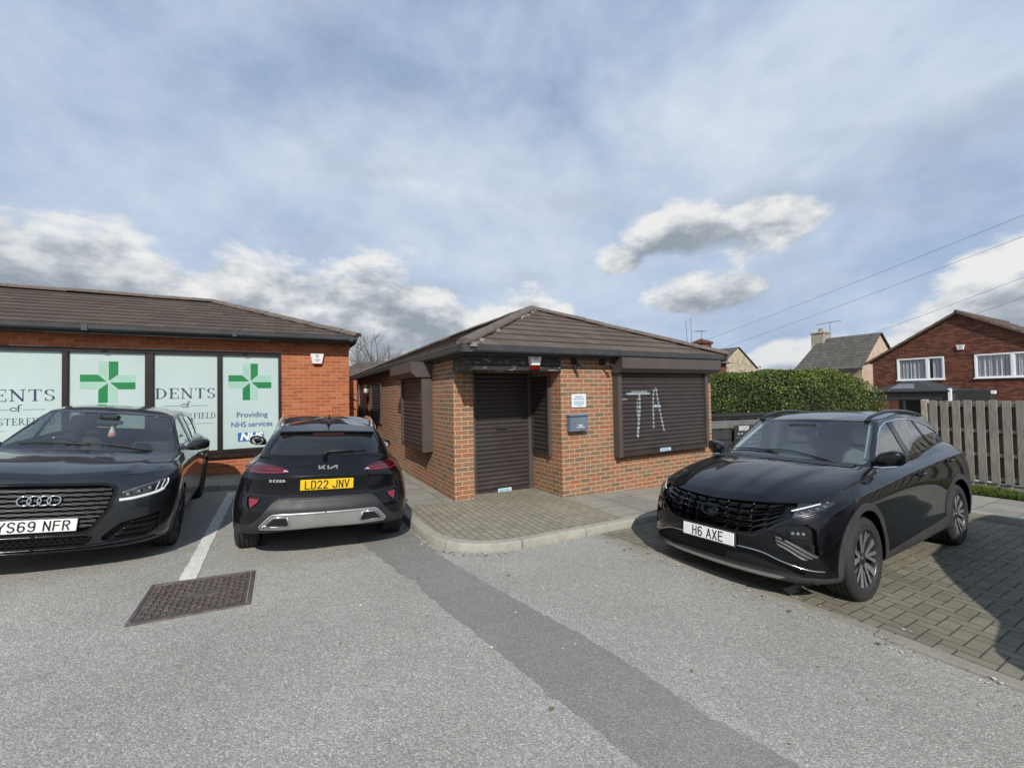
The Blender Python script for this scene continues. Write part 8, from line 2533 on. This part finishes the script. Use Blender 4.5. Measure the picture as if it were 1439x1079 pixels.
# ================================================================== sky
def build_sky():
    w = bpy.data.worlds.new('World'); SC.world = w; w.use_nodes = True
    nt = w.node_tree; nt.nodes.clear(); k = NT(nt)
    out = k.n('ShaderNodeOutputWorld'); bg = k.n('ShaderNodeBackground')
    sky = k.n('ShaderNodeTexSky', sky_type='NISHITA'); sky.sun_disc = False
    sky.sun_elevation = math.radians(38.5); sky.sun_rotation = math.atan2(SUN_DIR.x, SUN_DIR.y)
    sky.air_density = 1.0; sky.dust_density = 1.2; sky.ozone_density = 2.0
    tc = k.n('ShaderNodeTexCoord').outputs['Generated']
    sp = k.n('ShaderNodeSeparateXYZ'); k.l(tc, sp.inputs[0])
    x, y, z = sp.outputs
    az = k.math('ARCTAN2', x, y)                       # 0 straight ahead of the camera
    el = k.math('ARCSINE', k.math('MINIMUM', k.math('MAXIMUM', z, -.2), 1.0))
    # flat chart of the sky dome: no seam overhead
    def P3(s, ox=0., oy=0., oz=0., zs=1.0, dz=0.0):
        c = k.n('ShaderNodeCombineXYZ')
        k.l(k.math('ADD', k.math('MULTIPLY', x, s), ox), c.inputs[0]); k.l(k.math('ADD', k.math('MULTIPLY', y, s), oy), c.inputs[1])
        k.l(k.math('ADD', k.math('MULTIPLY', k.math('ADD', z, dz), s * zs), oz), c.inputs[2])
        return c.outputs[0]
    # high soft sheet with faint banding
    h1 = k.noise(P3(1.7, 2.3, 5.1, 1.2, 1.5), 1.0, 8, .58, dist=.30)
    h2 = k.noise(P3(5.5, 1.3, 2.1, .2, 1.5), 1.0, 8, .62, dist=.15)
    hi = k.math('ADD', k.math('MULTIPLY', h1, .70), k.math('MULTIPLY', h2, .30))
    thin = k.ramp(hi, [(.30, .62), (.46, .84), (.62, .97)])
    glow = k.math('MULTIPLY', k.math('EXPONENT', k.math('MULTIPLY', k.math('ADD', k.math('MULTIPLY', k.math('MULTIPLY', az, az), 1.1), k.math('MULTIPLY', k.math('POWER', k.math('SUBTRACT', el, .42), 2), 10.)), -1.0)), .20)
    thincol = k.ramp(k.math('ADD', hi, glow), [(.36, (2.8, 4.0, 6.3)), (.50, (4.0, 5.15, 7.2)), (.64, (5.4, 6.4, 8.0)), (.80, (6.9, 7.6, 8.6))])
    col = k.mix(thin, sky.outputs[0], thincol)
    gp = k.ramp(k.noise(P3(3.2, 7.7, 1.1, 4.4, 2.6), 1.0, 6, .55, dist=.3), [(.50, 0.), (.74, .55)])
    col = k.mix(gp, col, (3.7, 4.25, 5.35))
    # cumulus: low bank, largest on the left
    def bump(az0, el0, wa, we, amp):
        a = k.math('DIVIDE', k.math('SUBTRACT', az, az0), wa); e = k.math('DIVIDE', k.math('SUBTRACT', el, el0), we)
        r = k.math('ADD', k.math('MULTIPLY', a, a), k.math('MULTIPLY', e, e))
        return k.math('MULTIPLY', k.math('EXPONENT', k.math('MULTIPLY', r, -1.0)), amp)
    # the long bank left of centre: its top edge as elevation over azimuth
    aa = k.math('ADD', k.math('MULTIPLY', az, .5 / 1.3), .5)
    tops = [(-1.3, .27), (-.90, .325), (-.74, .335), (-.64, .29), (-.50, .325), (-.40, .295), (-.28, .315), (-.12, .285), (-.03, .215), (.06, .27), (.13, .245), (.19, .10), (.60, .08), (.80, .17), (.90, .245), (1.05, .25), (1.3, .2)]
    top = k.ramp(aa, [(.5 + t[0] * .5 / 1.3, t[1]) for t in tops])
    bank = k.math('MINIMUM', k.math('MULTIPLY', k.math('SUBTRACT', top, el), 5.0), .55)
    bank = k.math('MAXIMUM', bank, -.7)
    masks = [(.33, .33, .11, .06, .36), (.50, .345, .14, .062, .44), (.64, .33, .10, .05, .30), (.36, .205, .10, .055, .40), (.50, .200, .13, .052, .42), (.24, .285, .06, .035, .30),
             (1.9, .3, .5, .2, .5), (-2.0, .3, .6, .2, .5), (3.0, .25, .5, .15, .4), (-3.0, .25, .5, .15, .4)]
    mk = None
    for m_ in masks:
        b = bump(*m_); mk = b if mk is None else k.math('ADD', mk, b)
    mk = k.math('MAXIMUM', k.math('SUBTRACT', k.math('MULTIPLY', mk, 1.7), .42), bank)
    def cum(dz): return k.noise(P3(4.6, 6.3, 2.2, 1.9, 1.9, dz), 1.0, 11, .58, dist=.10)
    n0, n1 = cum(0), cum(.045)
    d0 = k.math('ADD', k.math('SUBTRACT', k.math('MULTIPLY', k.math('SUBTRACT', n0, .5), 1.9), .06), mk)
    cov = k.n('ShaderNodeMapRange', interpolation_type='SMOOTHSTEP'); k.l(d0, cov.inputs[0]); cov.inputs[1].default_value = -.03; cov.inputs[2].default_value = .24
    lit = k.math('SUBTRACT', n0, n1)
    # bright shoulders near the upper edges, grey further down inside
    low = None
    for m_ in masks[:5]:
        b = bump(m_[0], m_[1] - m_[3] * .75, m_[2], m_[3] * .75, m_[4]); low = b if low is None else k.math('ADD', low, b)
    below = k.math('MULTIPLY', k.math('MAXIMUM', k.math('SUBTRACT', k.math('SUBTRACT', top, el), .025), 0), 5.6)
    dark = k.math('MINIMUM', k.math('MAXIMUM', k.math('MULTIPLY', low, 1.5), below), .72)
    sh = k.math('ADD', k.math('MULTIPLY', lit, 3.4), k.math('SUBTRACT', .98, dark))
    fine = k.noise(P3(16, 1, 1, 1, 1.8), 1.0, 7, .62)
    sh = k.math('ADD', sh, k.math('MULTIPLY', k.math('SUBTRACT', fine, .5), .45))
    cc = k.ramp(sh, [(.10, (3.0, 3.45, 3.95)), (.40, (4.3, 4.7, 5.15)), (.70, (6.6, 6.9, 7.15)), (1.0, (8.5, 8.5, 8.35))])
    col = k.mix(k.math('MULTIPLY', cov.outputs[0], .96), col, k.mix(k.ramp(el, [(.02, .35), (.16, 0.)]), cc, (5.2, 5.75, 6.4)))
    k.l(col, bg.inputs[0]); bg.inputs[1].default_value = .10
    k.l(bg.outputs[0], out.inputs[0])
# ================================================================== camera, sky, sun
def make_camera():
    cam = bpy.data.cameras.new('camera'); o = bpy.data.objects.new('camera', cam); COL.objects.link(o)
    cam.sensor_fit = 'HORIZONTAL'; cam.sensor_width = 36; cam.lens = 588.26 / 1439 * 36
    cam.clip_start = .05; cam.clip_end = 3000
    o.location = (0, 0, 1.86)
    pitch, roll = math.radians(1.34), math.radians(-1.05)
    o.matrix_world = Matrix.Translation((0, 0, 1.86)) @ Matrix.Rotation(math.pi / 2 + pitch, 4, 'X') @ Matrix.Rotation(-roll * -1, 4, 'Z')
    SC.camera = o

SUN_DIR = Vector((.115, -.993, 0)).normalized() * math.cos(math.radians(38.5)) + Vector((0, 0, math.sin(math.radians(38.5))))

def make_light():
    L = bpy.data.lights.new('sun', 'SUN'); L.energy = 4.3; L.angle = math.radians(.53); L.color = (1, .95, .87)
    o = bpy.data.objects.new('sun', L); COL.objects.link(o)
    o.rotation_euler = SUN_DIR.to_track_quat('Z', 'Y').to_euler(); o.location = (0, -5, 12)
# ================================================================== assemble
setting_mats(); SM['film'] = film_mat(); car_mats()
build_ground(); build_manhole(); build_unit(); build_pharmacy(); build_backdrop(); build_fence()
build_hedge(); build_trees(); build_grass()
build_suv(); build_audi(); build_kia(); build_van()
make_camera(); make_light(); build_sky()
SC.view_settings.view_transform = 'Standard'; SC.view_settings.look = 'None'; SC.view_settings.exposure = 0; SC.view_settings.gamma = 1
SC.cycles.max_bounces = 10; SC.cycles.transparent_max_bounces = 16; SC.cycles.glossy_bounces = 5; SC.cycles.diffuse_bounces = 4
SC.cycles.caustics_reflective = False; SC.cycles.caustics_refractive = False
